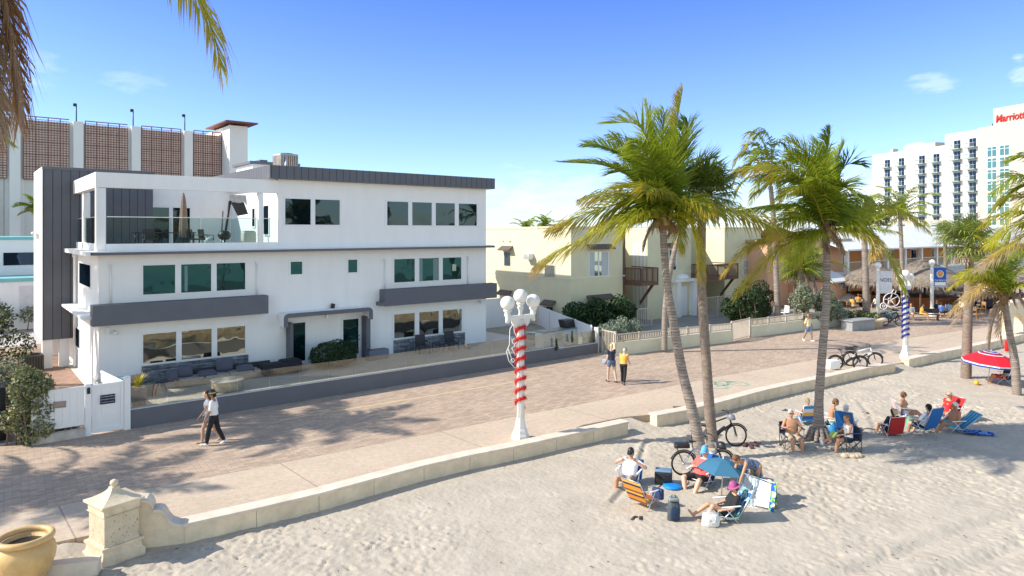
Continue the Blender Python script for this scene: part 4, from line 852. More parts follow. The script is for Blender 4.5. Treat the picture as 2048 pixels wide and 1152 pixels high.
def balcony(xl, ycorner, xr, zfl, n=9):
    b = T('balcony', None, None); b.parent = yh; y0, y1 = ycorner, YY-.002 if xl < xa1+.1 else YY+1.5
    mb = MB(); yb(mb, xl, xr, y0, YY+D-.01, zfl-.22, zfl); mb.build('deck', M_wood, b)
    mb = MB(); yb(mb, xl, xr, y0, y0+.07, zfl+.95, zfl+1.03); yb(mb, xl, xl+.07, y0+.071, YY, zfl+.95, zfl+1.03); yb(mb, xr-.07, xr, y0+.071, YY+1, zfl+.95, zfl+1.03)
    for x in (xl, xl+(xr-xl)*.33, xl+(xr-xl)*.66, xr-.09): yb(mb, x, x+.09, y0-.002, y0+.09, zfl, zfl+.949)
    k = 0; x = xl+.14
    while x < xr-.1: yb(mb, x, x+.06, y0+.02, y0+.05, zfl, zfl+.949); x += .13
    y = y0+.12
    while y < YY: yb(mb, xl+.02, xl+.05, y, y+.06, zfl, zfl+.949); y += .13
    mb.build('railing', M_wood, b)
    mb = MB(); mb.slab([(xr-.3-yX0, y0+.2-YY, zfl-.22), (xr-.3-yX0, y0+.45-YY, zfl-.22), (xr-.3-yX0, .02, zfl-1.5), (xr-.3-yX0, .02, zfl-1.75)], (.1, 0, 0)); mb.build('brace', M_wood, b)
def bal_at(p0, p1, p2, zfl):
    xl = yx(p0); yc = FX(p1, 0, xl).y; xr = FY(p2, 0, yc).x; balcony(xl, yc, xr, zfl); return xl, yc
bal_at(1251, 1283, 1317, 2.95); bal_at(1383, 1415, 1477, 2.95)
mb = MB(); yb(mb, xa1-.25, xa1+.02, YY-.02, YY+.3, 0, zT-.1); yb(mb, xb1-.01, xb1+.2, YY+.3, YY+.6, 0, zT-.3); mb.build('wooden_post', M_wood, yh)
mb = MB()
for k in range(4): yb(mb, xb0-.02, xb0-.002, YY+.15+k*.35, YY+.35+k*.35, .1, 5.7)
mb.build('white_louvre', M_whitep, yh)
# portico
pa, pb = yx(1322), yx(1382); mb = MB(); yb(mb, yx(1345), yx(1352), YY-.5, YY, 0, 2.7); yb(mb, yx(1378), yx(1384), YY-.5, YY, 0, 2.7); yb(mb, yx(1338), yx(1388), YY-.6, YY, 2.702, 2.9); mb.lathe([(.6, 2.9), (.55, 3.05), (.35, 3.2), (.1, 3.28)], (yx(1362)-yX0, -.1, 0), 16)
pt = mb.build('portico', M_stucco, yh); mb = MB(); yb(mb, yx(1356), yx(1374), YY-.03, YY-.002, 0, 2.3); mb.build('door_leaf', M_whitep, pt)
text('house_lettering', 'and', (yx(1345)-yX0, -.05, 3.75), .42, M_dark, yh, ext=.02, shear=.4)
for px, y_ in ((1470, YY-.01), (1400, YY+D-.005)):
    mb = MB(); 
MB().bx(yx(1400, YY+D)-yX0, yx(1420, YY+D)-yX0, D-.04, D-.001, 0, 2.1).build('door', M_dark, yh)
poly_sheet('garden_paving', [(bx1+.1, 25.6), (bx1+.1, 50), (62, 50), (62, 21.9), (48.6, 22.3)], .03, mat('garden_paving', (.33, .30, .26), .9, var=.2, vs=1))
# ---- fence of the yellow house
M_rail = mat('beige_metal_rail', (.55, .48, .40), .6, var=.05)
def rail_fence(name, label, a, b, hw_, ht, step=.12, base=True, open_=False, grp='beige railings along the promenade', cat='fence'):
    d = b-a; d.z = 0; Ln = d.length; t = T(name, label, cat, (a.x, a.y, 0), math.atan2(d.y, d.x), grp)
    if base: MB().bx(0, Ln, 0, .22, -.1, hw_).build('wall_body', mat('yellowish_low_wall', (.68, .64, .48), .85, var=.08, vs=1), t)
    mb = MB(); z0 = hw_+.06 if base else .08
    mb.bx(0, Ln, .08, .13, ht-.05, ht).bx(0, Ln, .08, .13, z0, z0+.04); x = .07
    while x < Ln: mb.bx(x-.017, x+.017, .09, .12, z0+.04, ht-.05); x += step
    mb.build('railing', M_rail, t); n = max(1, round(Ln/1.9))
    for i in range(n+1): x = min(Ln-.04, max(.04, Ln*i/n)); MB().bx(x-.04, x+.04, .065, .145, hw_ if base else 0, ht+.03).build('railing_post', M_rail, t)
    return t
fa, fb, fc, fd, fe = G(1203, 706), G(1229, 712), G(1466, 684), G(1503, 675), G(1701, 649)
fa = Vector((bx1+.15, BY-.05, 0))
rail_fence('railing_gate', 'narrow railing section between the glass topped wall and the low yellow wall', fa, fb, 0, 1.25, base=False, cat='fence')
rail_fence('railing_fence', 'low yellowish wall with beige railing left of the garden gate', fb, fc, .68, 1.12)
rail_fence('garden_gate', 'beige metal garden gate between the two low yellow walls', fc, fd, 0, 1.2, .12, base=False, cat='gate')
rail_fence('railing_fence', 'low yellowish wall with beige railing right of the garden gate', fd, fe, .68, 1.12)
pr0 = FY(1452, 0, 29.8); pr1 = FY(1556, 0, 27.5)
rail_fence('porch_railing', 'beige porch railing in front of the yellow house beside the dark hedge', Vector((yx(1400, 30.2), 30.2, 0)), Vector((yx(1472, 30.2), 30.2, 0)), 0, 1.6, .2, base=False)
rail_fence('porch_railing', 'dark short railing in front of the first balcony of the yellow house', Vector((yx(1276, 30.3), 30.3, 0)), Vector((yx(1306, 30.3), 30.3, 0)), 0, 1.3, .2, base=False)
# ================================================================ PEACH HOUSE, RESTAURANT, HOTEL
M_peach = mat('peach_stucco', (.70, .40, .26), .85, var=.06, vs=.7); M_orange = mat('orange_stucco', (.62, .26, .09), .85, var=.06, vs=.7)
PY = 31.0; pX0, pX1 = FY(1526, 0, PY).x, FY(1690, 0, PY).x
ph = T('peach_house', 'peach stucco house with ground floor arches behind the dark shrubs', 'house', (pX0, PY, 0))
mb = MB(); wp = pX1-pX0; za = 5.6
mb.bx(0, wp, .4, 9, 0, za-.3)
arch_c = [(FY(1565, 0, PY).x-pX0, 1.7), (FY(1612, 0, PY).x-pX0, 1.5), (FY(1655, 0, PY).x-pX0, 1.2)]
xs = [0]
def archwall(mb, x0, x1, cs, y0, y1, zt, spring=1.6):
    prev = x0
    for c, r in cs:
        mb.bx(prev, c-r, y0, y1, 0, zt); n = 10; top = []
        pts = [(c-r*math.cos(math.pi*i/n), spring+r*.75*math.sin(math.pi*i/n)) for i in range(n+1)]
        vs = [(p[0], y, p[1]) for y in (y0, y1) for p in pts]+[(p[0], y, zt) for y in (y0, y1) for p in pts]; N = n+1; fs = []
        for i in range(n): fs += [(i, i+1, 2*N+i+1, 2*N+i), (N+i+1, N+i, 3*N+i, 3*N+i+1), (i+1, i, N+i, N+i+1), (2*N+i, 2*N+i+1, 3*N+i+1, 3*N+i)]
        mb.add(vs, fs); prev = c+r
    mb.bx(prev, x1, y0, y1, 0, zt)
archwall(mb, 0, wp, arch_c, -.4, .39, za); mb.build('wall', M_peach, ph)
MB().bx(-.2, wp+.15, -.6, 9.2, za+.002, za+.22).build('roof', mat('tan_roof_edge', (.5, .36, .26), .8), ph)
w = MB().bx(wp-1.5, wp-.8, -.45, -.402, 3.2, 4.7).build('window', M_whitep, ph); MB().bx(wp-1.42, wp-.88, -.46, -.452, 3.3, 4.6).build('pane', M_paneup, w)
c = FY(1678, 545, 28.0); q = T('entry_pavilion', 'small white roofed entry with a round emblem beside the grey green hedge', 'entry', (c.x, 28, 0))
MB().bx(-1.6, 1.4, 0, 2.5, 0, 2.1).build('wall', M_peach, q); MB().slab([(-1.9, -.4, 2.12), (1.8, -.4, 2.12), (1.2, 1.5, 3.0), (-1.2, 1.5, 3.0)], (0, 0, .12)).build('roof', mat('white_tile_roof', (.70, .70, .69), .75, var=.08, vs=1, bump=.3, bs=10), q)
MB().cyl((.6, -.06, 1.9), (.6, -.01, 1.9), .42, n=20).build('round_emblem', M_whitep, q); MB().torus((.6, -.08, 1.9), .3, .03, (0, 1, 0), 20, 5).build('emblem_ring', mat('blue_emblem', (.1, .15, .35), .6), q)
RY = 29.0; rX0 = FY(1692, 0, RY).x; rX1 = 135
rs_ = T('restaurant_building', 'two storey restaurant with white tiled roof, orange walls and a railed gallery', 'building', (rX0, RY, 0)); wr = rX1-rX0
MB().bx(0, wr, 2.4, 14, 0, 4.9).build('wall', M_orange, rs_)
MB().bx(-.2, wr, 0, 2.39, 2.45, 2.72).build('gallery_floor', M_stucco, rs_)
MB().slab([(-1.2, -.7, 4.75), (wr, -.7, 4.75), (wr, 6, 7.0), (-1.2, 6, 7.0)], (0, 0, .14)).slab([(-1.2, 6.01, 7.0), (wr, 6.01, 7.0), (wr, 15, 4.75), (-1.2, 15, 4.75)], (0, 0, .14)).build('roof', MATS['white_tile_roof'], rs_)
for k in range(14):
    x = .6+k*4.3; MB().bx(x-.17, x+.17, .05, .4, 2.72, 4.78).bx(x-.2, x+.2, .02, .42, 0, 2.44).build('column', M_stucco, rs_)
mb = MB(); mb.bx(0, wr, .1, .16, 3.62, 3.7).bx(0, wr, .1, .16, 2.8, 2.85); x = 0
while x < wr: mb.bx(x-.02, x+.02, .11, .15, 2.85, 3.62); x += .24
mb.build('gallery_railing', M_rail, rs_)
for k in range(9):
    x = 2.2+k*6.2; w = MB().bx(x, x+1.6, 2.33, 2.39, 2.75, 4.5).build('gallery_window', M_whitep, rs_); MB().bx(x+.1, x+1.5, 2.31, 2.328, 3.0, 4.4).build('pane', M_paneup, w)
MB().slab([(8, -2.0, 1.9), (wr, -2.0, 1.9), (wr, -.002, 2.44), (8, -.002, 2.44)], (0, 0, .08)).build('awning', mat('cream_awning', (.66, .60, .5), .8), rs_)
MB().slab([(-6.2, .3, .4), (-6.2, .3, .75), (-.2, .3, 2.75), (-.2, .3, 2.4)], (0, .9, 0)).build('stair', M_stucco, rs_)
# hotel
M_hot = mat('hotel_white', (.58, .575, .56), .85, var=.03, vs=.1); M_hotc = mat('hotel_cream', (.50, .445, .38), .85, var=.03, vs=.1); M_hrail = mat('pale_green_rail', (.30, .38, .36), .6)
e = (FW+RT*((627-1024)/FPX)).normalized(); k1 = (1965-1024)/FPX; A = (FW+RT*k1)*180.5
rzh = math.atan2(-e.y, -e.x); ho = T('hotel', 'white high rise hotel with rows of green railed balconies and a red sign', 'hotel', (A.x, A.y, 0), rzh)
def hs(px):
    k = (px-1024)/FPX; a, b = A.dot(FW), A.dot(RT); ef, er = e.dot(FW), e.dot(RT); s = (b-a*k)/(k*ef-er); return -s, a+s*ef
x1745, x1893, xR = hs(1745)[0], hs(1893)[0], 60
MB().bx(x1745, x1893, .0, 18, 0, 30.5).bx(x1893+.01, -.02, -.6, 18, 0, 33.4).build('wall', M_hot, ho)
MB().bx(0, xR, -1.6, 18, 0, 33.6).bx(x1745-.3, x1893, -.3, -.01, 0, 9.6).build('cream_wall', M_hotc, ho)
zs = CH+(461-226)/FPX*178; MB().bx(2.2, xR, 1, 14, 33.6, zs+1.2).build('sign_tower', M_hotc, ho)
MB().bx(x1745+9, x1745+20, 3, 9, 30.5, 32.2).bx(x1745+4, x1745+5, 3, 5, 30.5, 32).build('roof_plant', M_hotc, ho); MB().bx(x1893+11, x1893+16, 3, 6, 33.4, 35).build('roof_unit', M_dark, ho)
text('hotel_sign', 'Marriott', (2.9, .9, zs-1.7), 2.7, mat('sign_red', (.45, .02, .02), .5, var=0), ho, ext=.12, align='LEFT', shear=.12, sx=.82, bold=.03)
wm = None; bm = None
def hbal(px, z, w):
    global wm, bm
    x, d_ = hs(px); y = -.6 if px > 1893 else 0
    if wm is None:
        wm = MB().bx(-.95, -.06, -.06, -.01, 0, 2.25).bx(.06, .95, -.06, -.01, 0, 2.25).build('balcony_window', M_paneup, ho)
        mb = MB(); mb.bx(-1.5, 1.5, -1.4, -.001, -.28, -.02); mb.bx(-1.5, 1.5, -1.4, -1.33, .95, 1.05).bx(-1.5, -1.43, -1.33, 0, .95, 1.05).bx(1.43, 1.5, -1.33, 0, .95, 1.05)
        for k in range(11): mb.bx(-1.5+k*.29, -1.46+k*.29, -1.39, -1.34, 0, .95)
        bm = mb.build('balcony', [M_hrail], ho); a_, b_2 = wm, bm
    else:
        a_ = wm.copy(); b_2 = bm.copy(); COL.objects.link(a_); COL.objects.link(b_2); a_.parent = ho; b_2.parent = ho
    a_.location = (x, y, z); b_2.location = (x, y, z)
for px in (1918, 1949):
    for r_ in range(9): hbal(px, 29.0-r_*2.95, 1)
for px in (1775, 1803, 1844, 1873):
    for r_ in range(8): hbal(px, 26.1-r_*2.95, 1)
M_tealg = glassmat('teal_hotel_glass', (.05, .16, .15), (.3, .4, .4), .3)
for pa, pb in ((1984, 2003.5), (2009, 2029)):
    for r_ in range(9):
        xa_, xb_ = hs(pa)[0], hs(pb)[0]; z1 = 28.3-r_*2.95; w = MB().bx(xa_, xb_, -1.68, -1.61, z1-2.75, z1).build('stair_window', M_whitep, ho); m_ = (xa_+xb_)/2
        MB().bx(xa_+.1, m_-.07, -1.7, -1.682, z1-2.6, z1-.9).bx(m_+.07, xb_-.1, -1.7, -1.682, z1-2.6, z1-.9).bx(xa_+.1, m_-.07, -1.7, -1.682, z1-.8, z1-.12).bx(m_+.07, xb_-.1, -1.7, -1.682, z1-.8, z1-.12).build('pane', M_tealg, w)
# cream archway structure by the beach at the far right
c = G(2046, 676); t = T('arched_shelter', 'cream beach shelter with an arched opening at the far right edge', 'shelter', (c.x, c.y+.6, 0), R(-4)); mb = MB()
archwall(mb, -.4, 4.2, [(1.1, .8), (3.2, .7)], 0, .5, 2.0, .8); mb.build('wall', M_cream, t); MB().bx(-.55, 4.3, -.12, .62, 2.002, 2.15).build('coping', M_creamtop, t)
# ================================================================ VEGETATION
M_frond = leafmat('palm_frond_leaf', .42); M_leaf = leafmat('shrub_leaf', .22); M_fan = leafmat('fan_palm_leaf', .25)
M_trunk = mat('grey_palm_bark', (.28, .235, .205), .9, var=.42, vs=3.0, bump=.9, bs=10, stretch=(.5, .5, 5))
t_, l_, b_ = nodes_of(M_trunk); w_ = t_.nodes.new('ShaderNodeTexWave'); w_.bands_direction = 'Z'; w_.inputs['Scale'].default_value = 3.6; w_.inputs['Distortion'].default_value = 4.5; w_.inputs['Detail'].default_value = 3; w_.inputs['Detail Scale'].default_value = 3; l_(t_.nodes['Texture Coordinate'].outputs['Object'], w_.inputs['Vector'])
r_ = t_.nodes.new('ShaderNodeValToRGB'); r_.color_ramp.elements[0].position = .05; r_.color_ramp.elements[0].color = (.60, .58, .56, 1); r_.color_ramp.elements[1].position = .45; r_.color_ramp.elements[1].color = (1.1, 1.08, 1.05, 1); l_(w_.outputs['Fac'], r_.inputs[0])
x_ = t_.nodes.new('ShaderNodeMixRGB'); x_.blend_type = 'MULTIPLY'; x_.inputs[0].default_value = .8; l_(b_.inputs['Base Color'].links[0].from_socket, x_.inputs[1]); l_(r_.outputs[0], x_.inputs[2]); l_(x_.outputs[0], b_.inputs['Base Color'])
M_trunkb = mat('brown_palm_bark', (.23, .18, .145), .95, var=.35, vs=5, bump=.9, bs=16, stretch=(1, 1, 2.5))
M_fib = mat('palm_fibre', (.20, .12, .06), .95, var=.35, vs=8, bump=.6, bs=25)
GRN, LIM, YEL, ORG, DRY, DK = (.06, .125, .012), (.35, .41, .025), (.52, .37, .035), (.44, .24, .07), (.44, .33, .23), (.035, .07, .012)
def lerp(a, b, t): t = max(0, min(1, t)); return tuple(x+(y-x)*t for x, y in zip(a, b))
UP = Vector((0, 0, 1)); WIND = -RT
def frond(mb, base, h, el, L, droop, ll=.62, c0=GRN, c1=LIM, tip=None, n=46, w=.042, wind=.25, lg=.55, hang=.35, rs=rnd, side_k=1.0, start=.1, path=None, ang=28):
    d0 = RT*math.cos(R(h)) + FW*math.sin(R(h)); S = 20; p = Vector(base); pts = [p.copy()]; tans = []
    tip = tip or c1
    for i in range(S):
        s = (i+.5)/S; a = R(el - droop*s**1.5); dh = (d0 + WIND*wind*s); dh.z = 0; dh.normalize()
        tg = dh*math.cos(a) + UP*math.sin(a); tans.append(tg); p = p + tg*(L/S); pts.append(p.copy())
    tans.append(tans[-1])
    if path:
        Q = [Vector(base)]+[Vector(q_) for q_ in path]; Q = [Q[0]*2-Q[1]]+Q+[Q[-1]*2-Q[-2]]; pts = []
        for i in range(S+1):
            f = i/S*(len(Q)-3); k = min(int(f), len(Q)-4); u = f-k; p0, p1, p2, p3 = Q[k:k+4]
            pts.append(.5*((2*p1)+(p2-p0)*u+(2*p0-5*p1+4*p2-p3)*u*u+(-p0+3*p1-3*p2+p3)*u**3))
        tans = [(pts[min(i+1, S)]-pts[max(i-1, 0)]).normalized() for i in range(S+1)]
    mb.cur = lerp(lerp(c0, YEL, .55), tip, .2); mb.tube(pts, [.035*(1-i/S*.85) for i in range(S+1)], 4, cap=False)
    tw = rs.uniform(-.3, .3)
    for k in range(n):
        s = start + (1-start)*k/(n-1); f = s*S; i = min(int(f), S-1); q = pts[i].lerp(pts[i+1], f-i); tg = tans[min(i, S)]
        sd = tg.cross(UP); sd = sd.normalized() if sd.length > .05 else RT.copy(); nr = sd.cross(tg).normalized()
        ln = ll*(.45+.68*math.sin(math.pi*min(1, .15+s*.72)))*(1-.45*max(0, (s-.82)/.18))
        for sg in (-1, 1):
            b = R(ang+42*s+rs.uniform(-8, 8)); d = (sd*sg*math.cos(b)*side_k + tg*math.sin(b) + nr*(.28+tw*sg) + Vector((0, 0, -hang*rs.uniform(.5, 1.3)))).normalized()
            le = ln*rs.uniform(.8, 1.12); m = q + d*le*.5; d2 = (d + Vector((0, 0, -lg*rs.uniform(.6, 1.5))) + WIND*rs.uniform(0, .35)).normalized(); e = m + d2*le*.5
            wv = d.cross(nr); wv = (tg*.8+nr*.3*rs.uniform(-1, 1)).normalized()*w*.5
            u = rs.uniform(-.15, .15); ca = lerp(c0, c1, s+u); cb = lerp(lerp(c0, c1, s+.3+u), tip, max(0, s*1.2-.1)+u)
            o = len(mb.v); mb.v += [tuple(q-wv*.8), tuple(q+wv*.8), tuple(m+wv), tuple(m-wv), tuple(e)]
            mb.f += [(o, o+1, o+2, o+3), (o+3, o+2, o+4)]; mb.m += [mb.cm]*2; mb.s += [False]*2; mb.c += [ca, ca, lerp(ca, cb, .5), lerp(ca, cb, .5), cb]
def fan(mb, base, d, pet, r, c, rs, nb=20, dead=False):
    d = d.normalized(); sd = d.cross(UP); sd = sd.normalized() if sd.length > .05 else RT.copy(); nr = sd.cross(d).normalized(); ce = base + d*pet
    mb.cur = lerp(c, YEL, .3); mb.tube([base, base+d*pet*.5+UP*.02, ce], [.02, .015, .012], 4, cap=False)
    for k in range(nb):
        th = R(-125+250*k/(nb-1)+rs.uniform(-5, 5)); b = (d*math.cos(th)+sd*math.sin(th)+nr*.18*abs(math.sin(th))).normalized(); ln = r*(1-.18*abs(th)/2)*rs.uniform(.85, 1.1)
        m = ce+b*ln*.6; e = m+(b+Vector((0, 0, -rs.uniform(.3, 1.3)-(1 if dead else 0)))).normalized()*ln*.45; wv = (b.cross(nr)).normalized()*.028
        cc = lerp(c, LIM, rs.uniform(0, .5)) if not dead else c; o = len(mb.v); mb.v += [tuple(ce), tuple(m-wv), tuple(m+wv), tuple(e)]
        mb.f += [(o, o+1, o+2), (o+1, o+3, o+2)]; mb.m += [mb.cm]*2; mb.s += [False]*2; mb.c += [cc, cc, cc, lerp(cc, (.3, .27, .12), .4)]
def trunk(t, pts, rad, m, ring=.0, n=14, name='trunk'):
    pts = [Vector(p) for p in pts]; out_p = []; out_r = []; N = max(30, int((pts[-1]-pts[0]).length/.055))
    for i in range(N+1):
        f = i/N*(len(pts)-1); k = min(int(f), len(pts)-2); u = f-k
        p0, p1, p2, p3 = pts[max(k-1, 0)], pts[k], pts[k+1], pts[min(k+2, len(pts)-1)]
        q = .5*((2*p1)+(p2-p0)*u+(2*p0-5*p1+4*p2-p3)*u*u+(-p0+3*p1-3*p2+p3)*u**3); out_p.append(q)
        r = rad[k]*(1-u)+rad[k+1]*u; out_r.append(r*(1+(ring*(1 if i % 2 else -1)*rnd.uniform(.4, 1.2)))+rnd.uniform(-.003, .003))
    mb = MB(); mb.tube(out_p, out_r, n); return mb.build(name, m, t)
def palm_at(name, label, cat, pix, d, halfw, group=None, m=None, ring=.05, z0=None, flare=True):
    ws = [P(x, y, d) for x, y in pix]; b = ws[0].copy(); 
    if z0 is not None: b.z = z0
    t = T(name, label, cat, b, 0, group); rel = [w-b for w in ws]; rel[0].z = 0; rad = [h/FPX*d*(.70 if flare else 1) for h in halfw]
    if flare: rel.insert(0, rel[0]+Vector((0, 0, -.25))); rad.insert(0, rad[0]*1.35)
    trunk(t, rel, rad, m or M_trunk, ring); return t, rel[-1], rad[-1]
def coco_crown(t, top, fr, n=46, ll=.62, seed=1, w=.042, fib=True, nuts=True, rt=.15, **k):
    rs = random.Random(seed); mb = MB(); mb.c = []
    for a in fr:
        h, el, L, dr = a[:4]; kw = dict(a[4]) if len(a) > 4 else {}
        kk = dict(k); kk.update(kw); kk.setdefault('ll', ll); off = Vector((rs.uniform(-.08, .08), rs.uniform(-.08, .08), rs.uniform(-.05, .12)))
        frond(mb, top+off, h, el, L, dr, n=kk.pop('n', n), w=w, rs=rs, **kk)
    mb.build('crown', M_frond, t)
    if fib:
        mb = MB(); mb.lathe([(rt*.9, -.35), (rt*1.25, -.2), (rt*1.5, .0), (rt*1.3, .25), (rt*.6, .5)], top, 12)
        for j in range(26):
            a = j*.77; r0 = rt*1.2; v = Vector((math.cos(a), math.sin(a), 0)); mb.tube([top+v*r0*.6+UP*.1, top+v*r0*1.4+UP*rs.uniform(.15, .3), top+v*(r0*1.6+rs.uniform(.05, .3))+UP*rs.uniform(-.5, .25)], [.03, .025, .008], 4)
        mb.build('fibre_sheath', M_fib, t)
    if nuts:
        mb = MB()
        for j in range(7): a = rs.random()*6.3; mb.sph(top+Vector((math.cos(a)*rt*1.9, math.sin(a)*rt*1.9, rs.uniform(-.15, .12))), (.09, .09, .11), 8, 6)
        mb.build('coconut', mat('coconut_husk', (.30, .22, .05), .5, var=.2), t)
def traced(b, d, rows, o=(0, 0), z=1.0):      # rows: (points in the photo, depth offset of the tip, kwargs) -> frond spines in metres
    r = []
    for pts, dd, kw in rows:
        n = len(pts); r.append((0, 30, 3, 40, dict(kw, path=[P(o[0]+x/z, o[1]+y/z, d+dd*(i+1)/n)-b for i, (x, y) in enumerate(pts)], wind=0)))
    return r
def auto_fronds(n, L, seed, young=(75, 25), old=(-15, 45), yel=.3, dead=0):
    rs = random.Random(seed); o = []
    for i in range(n):
        u = i/(n-1); h = i*137.5+rs.uniform(-15, 15); el = 82-100*u+rs.uniform(-8, 8); dr = 30+55*math.sin(math.pi*min(1, u+.2))+rs.uniform(-10, 10)
        c0 = lerp(GRN, LIM, .15+.3*rs.random()); tip = lerp(LIM, YEL, rs.random()) if u > 1-yel else LIM
        if u > 1-yel: c0 = lerp(c0, YEL, .3)
        o.append((h, el, L*(.75+.35*math.sin(math.pi*min(1, u+.25)))*rs.uniform(.9, 1.1), dr, dict(c0=c0, c1=lerp(c0, LIM, .6), tip=tip)))
    for i in range(dead): o.append((rs.uniform(0, 360), -50, L*.6, 40, dict(c0=DRY, c1=DRY, tip=DRY, side_k=.4)))
    return o
def fan_crown(t, top, n, pet, r, seed, dead=10):
    rs = random.Random(seed); mb = MB(); mb.c = []
    for i in range(n):
        u = (i+.5)/n; el = R(88-118*u+rs.uniform(-10, 10)); h = i*2.39996+rs.uniform(-.2, .2); d = Vector((math.cos(h)*math.cos(el), math.sin(h)*math.cos(el), math.sin(el)))
        fan(mb, top+UP*.1, d, pet*rs.uniform(.7, 1.1), r*rs.uniform(.85, 1.1), lerp((.08, .13, .03), (.27, .32, .09), rs.random()), rs)
    for i in range(dead):
        h = rs.random()*6.3; d = Vector((math.cos(h)*.7, math.sin(h)*.7, -.6)); fan(mb, top, d, pet*.6, r*.75, lerp(DRY, (.5, .42, .3), rs.random()), rs, 14, True)
    mb.build('crown', M_fan, t)
O = dict
def fill(n, L, seed):
    rs = random.Random(seed); o = []
    for i in range(n):
        u = i/n; h = 180+95*math.sin(i*2.4); el = 76-62*u+rs.uniform(-7, 7); c = rs.uniform(.1, .9); o.append((h, el, L*rs.uniform(.85, 1.05), 38+30*u, dict(c0=lerp(GRN, LIM, c*.6), c1=lerp(GRN, LIM, c), tip=YEL if u > .45 else LIM)))
    return o
gm = lambda a, b, t: O(c0=lerp(GRN, LIM, a), c1=lerp(GRN, LIM, b), tip=t)
# --- big coconut palm in the middle
t, top, rt = palm_at('coconut_palm', 'tallest coconut palm, curved trunk leaning left from beside the parked electric bicycle', 'palm tree', [(1404, 918), (1388, 835), (1364, 740), (1346, 640), (1333, 560), (1325, 442)], 20.46, [18, 15, 13.5, 12.5, 10.5, 9.5], 'coconut palms', z0=SZ-.02)
A_ = dict(ang=34, hang=.12, lg=.3); Dn = dict(ang=30, hang=.5, lg=.6)
def c3(a, b, t, **k): return dict(k, c0=lerp(GRN, LIM, a), c1=lerp(GRN, LIM, b), tip=t)
R1 = [([(665, 560), (640, 380), (560, 235), (400, 228)], -.6, c3(.6, .9, LIM, ll=1.0, **A_)), ([(735, 450), (765, 250), (800, 50)], .1, c3(.7, .8, YEL, ll=.62, ang=55, hang=.05)), ([(665, 500), (625, 300), (600, 130)], .5, c3(.5, .8, LIM, ll=.95, **A_)),
      ([(560, 540), (400, 450), (165, 430)], -.3, c3(0, .25, LIM, ll=.8, **A_)), ([(560, 470), (440, 370), (290, 335)], 1.0, c3(0, .3, GRN, ll=.8, **A_)), ([(560, 615), (420, 590), (270, 625)], .8, c3(.2, .5, ORG, ll=.8, **Dn)),
      ([(560, 700), (400, 760), (180, 880), (50, 960)], -.8, c3(.7, 1, (.46, .24, .15), ll=1.3, n=110, **Dn)), ([(560, 640), (350, 680), (110, 775)], .6, c3(.5, .9, ORG, ll=1.2, n=100, **Dn)), ([(820, 682), (1000, 678), (1160, 710), (1290, 800)], -.2, c3(.6, 1, ORG, ll=1.15, n=96, **Dn)),
      ([(800, 700), (870, 830), (900, 1040)], -.9, dict(c0=LIM, c1=lerp(LIM, YEL, .7), tip=YEL, ll=.9, **Dn)), ([(800, 560), (880, 450), (965, 405)], .6, c3(0, .3, LIM, ll=.8, **A_)), ([(775, 480), (810, 330), (828, 225)], .7, c3(.1, .4, GRN, ll=.85, **A_)), ([(695, 480), (695, 300), (705, 175)], 1.2, c3(.1, .5, LIM, ll=.9, **A_)),
      ([(640, 610), (560, 565), (450, 570)], -1.4, c3(.3, .8, YEL, ll=.9, **A_)), ([(770, 640), (850, 620), (930, 680)], -1.4, c3(.3, .8, YEL, ll=.8, **Dn)), ([(740, 560), (800, 500), (860, 530)], 1.8, c3(0, .3, GRN, ll=.8, **A_)), ([(620, 690), (530, 730), (460, 830)], -1.6, c3(.5, 1, YEL, ll=.95, **Dn)),
      ([(700, 560), (670, 420), (560, 330)], -1.2, c3(.5, .8, LIM, ll=.95, **A_)), ([(730, 580), (750, 420), (780, 300)], -1.0, c3(.2, .6, LIM, ll=.9, **A_)), ([(620, 560), (520, 480), (420, 490)], 1.5, c3(0, .3, GRN, ll=.85, **A_)), ([(760, 700), (780, 760), (800, 900)], 1.0, c3(.6, .9, YEL, ll=.8, **Dn)), ([(600, 700), (500, 690), (330, 770)], 1.3, c3(.4, .8, YEL, ll=.9, **Dn)),
      ([(650, 760), (615, 820), (600, 880)], -.3, dict(c0=DRY, c1=DRY, tip=DRY, ll=.4, side_k=.5)), ([(740, 780), (700, 840)], .4, dict(c0=ORG, c1=DRY, tip=DRY, ll=.4, side_k=.5))]
coco_crown(t, top, traced(t.location, 20.46, R1, (1060, 160), 2.619)+fill(4, 3.2, 301), w=.052, n=96, ll=.98, seed=11, rt=rt)
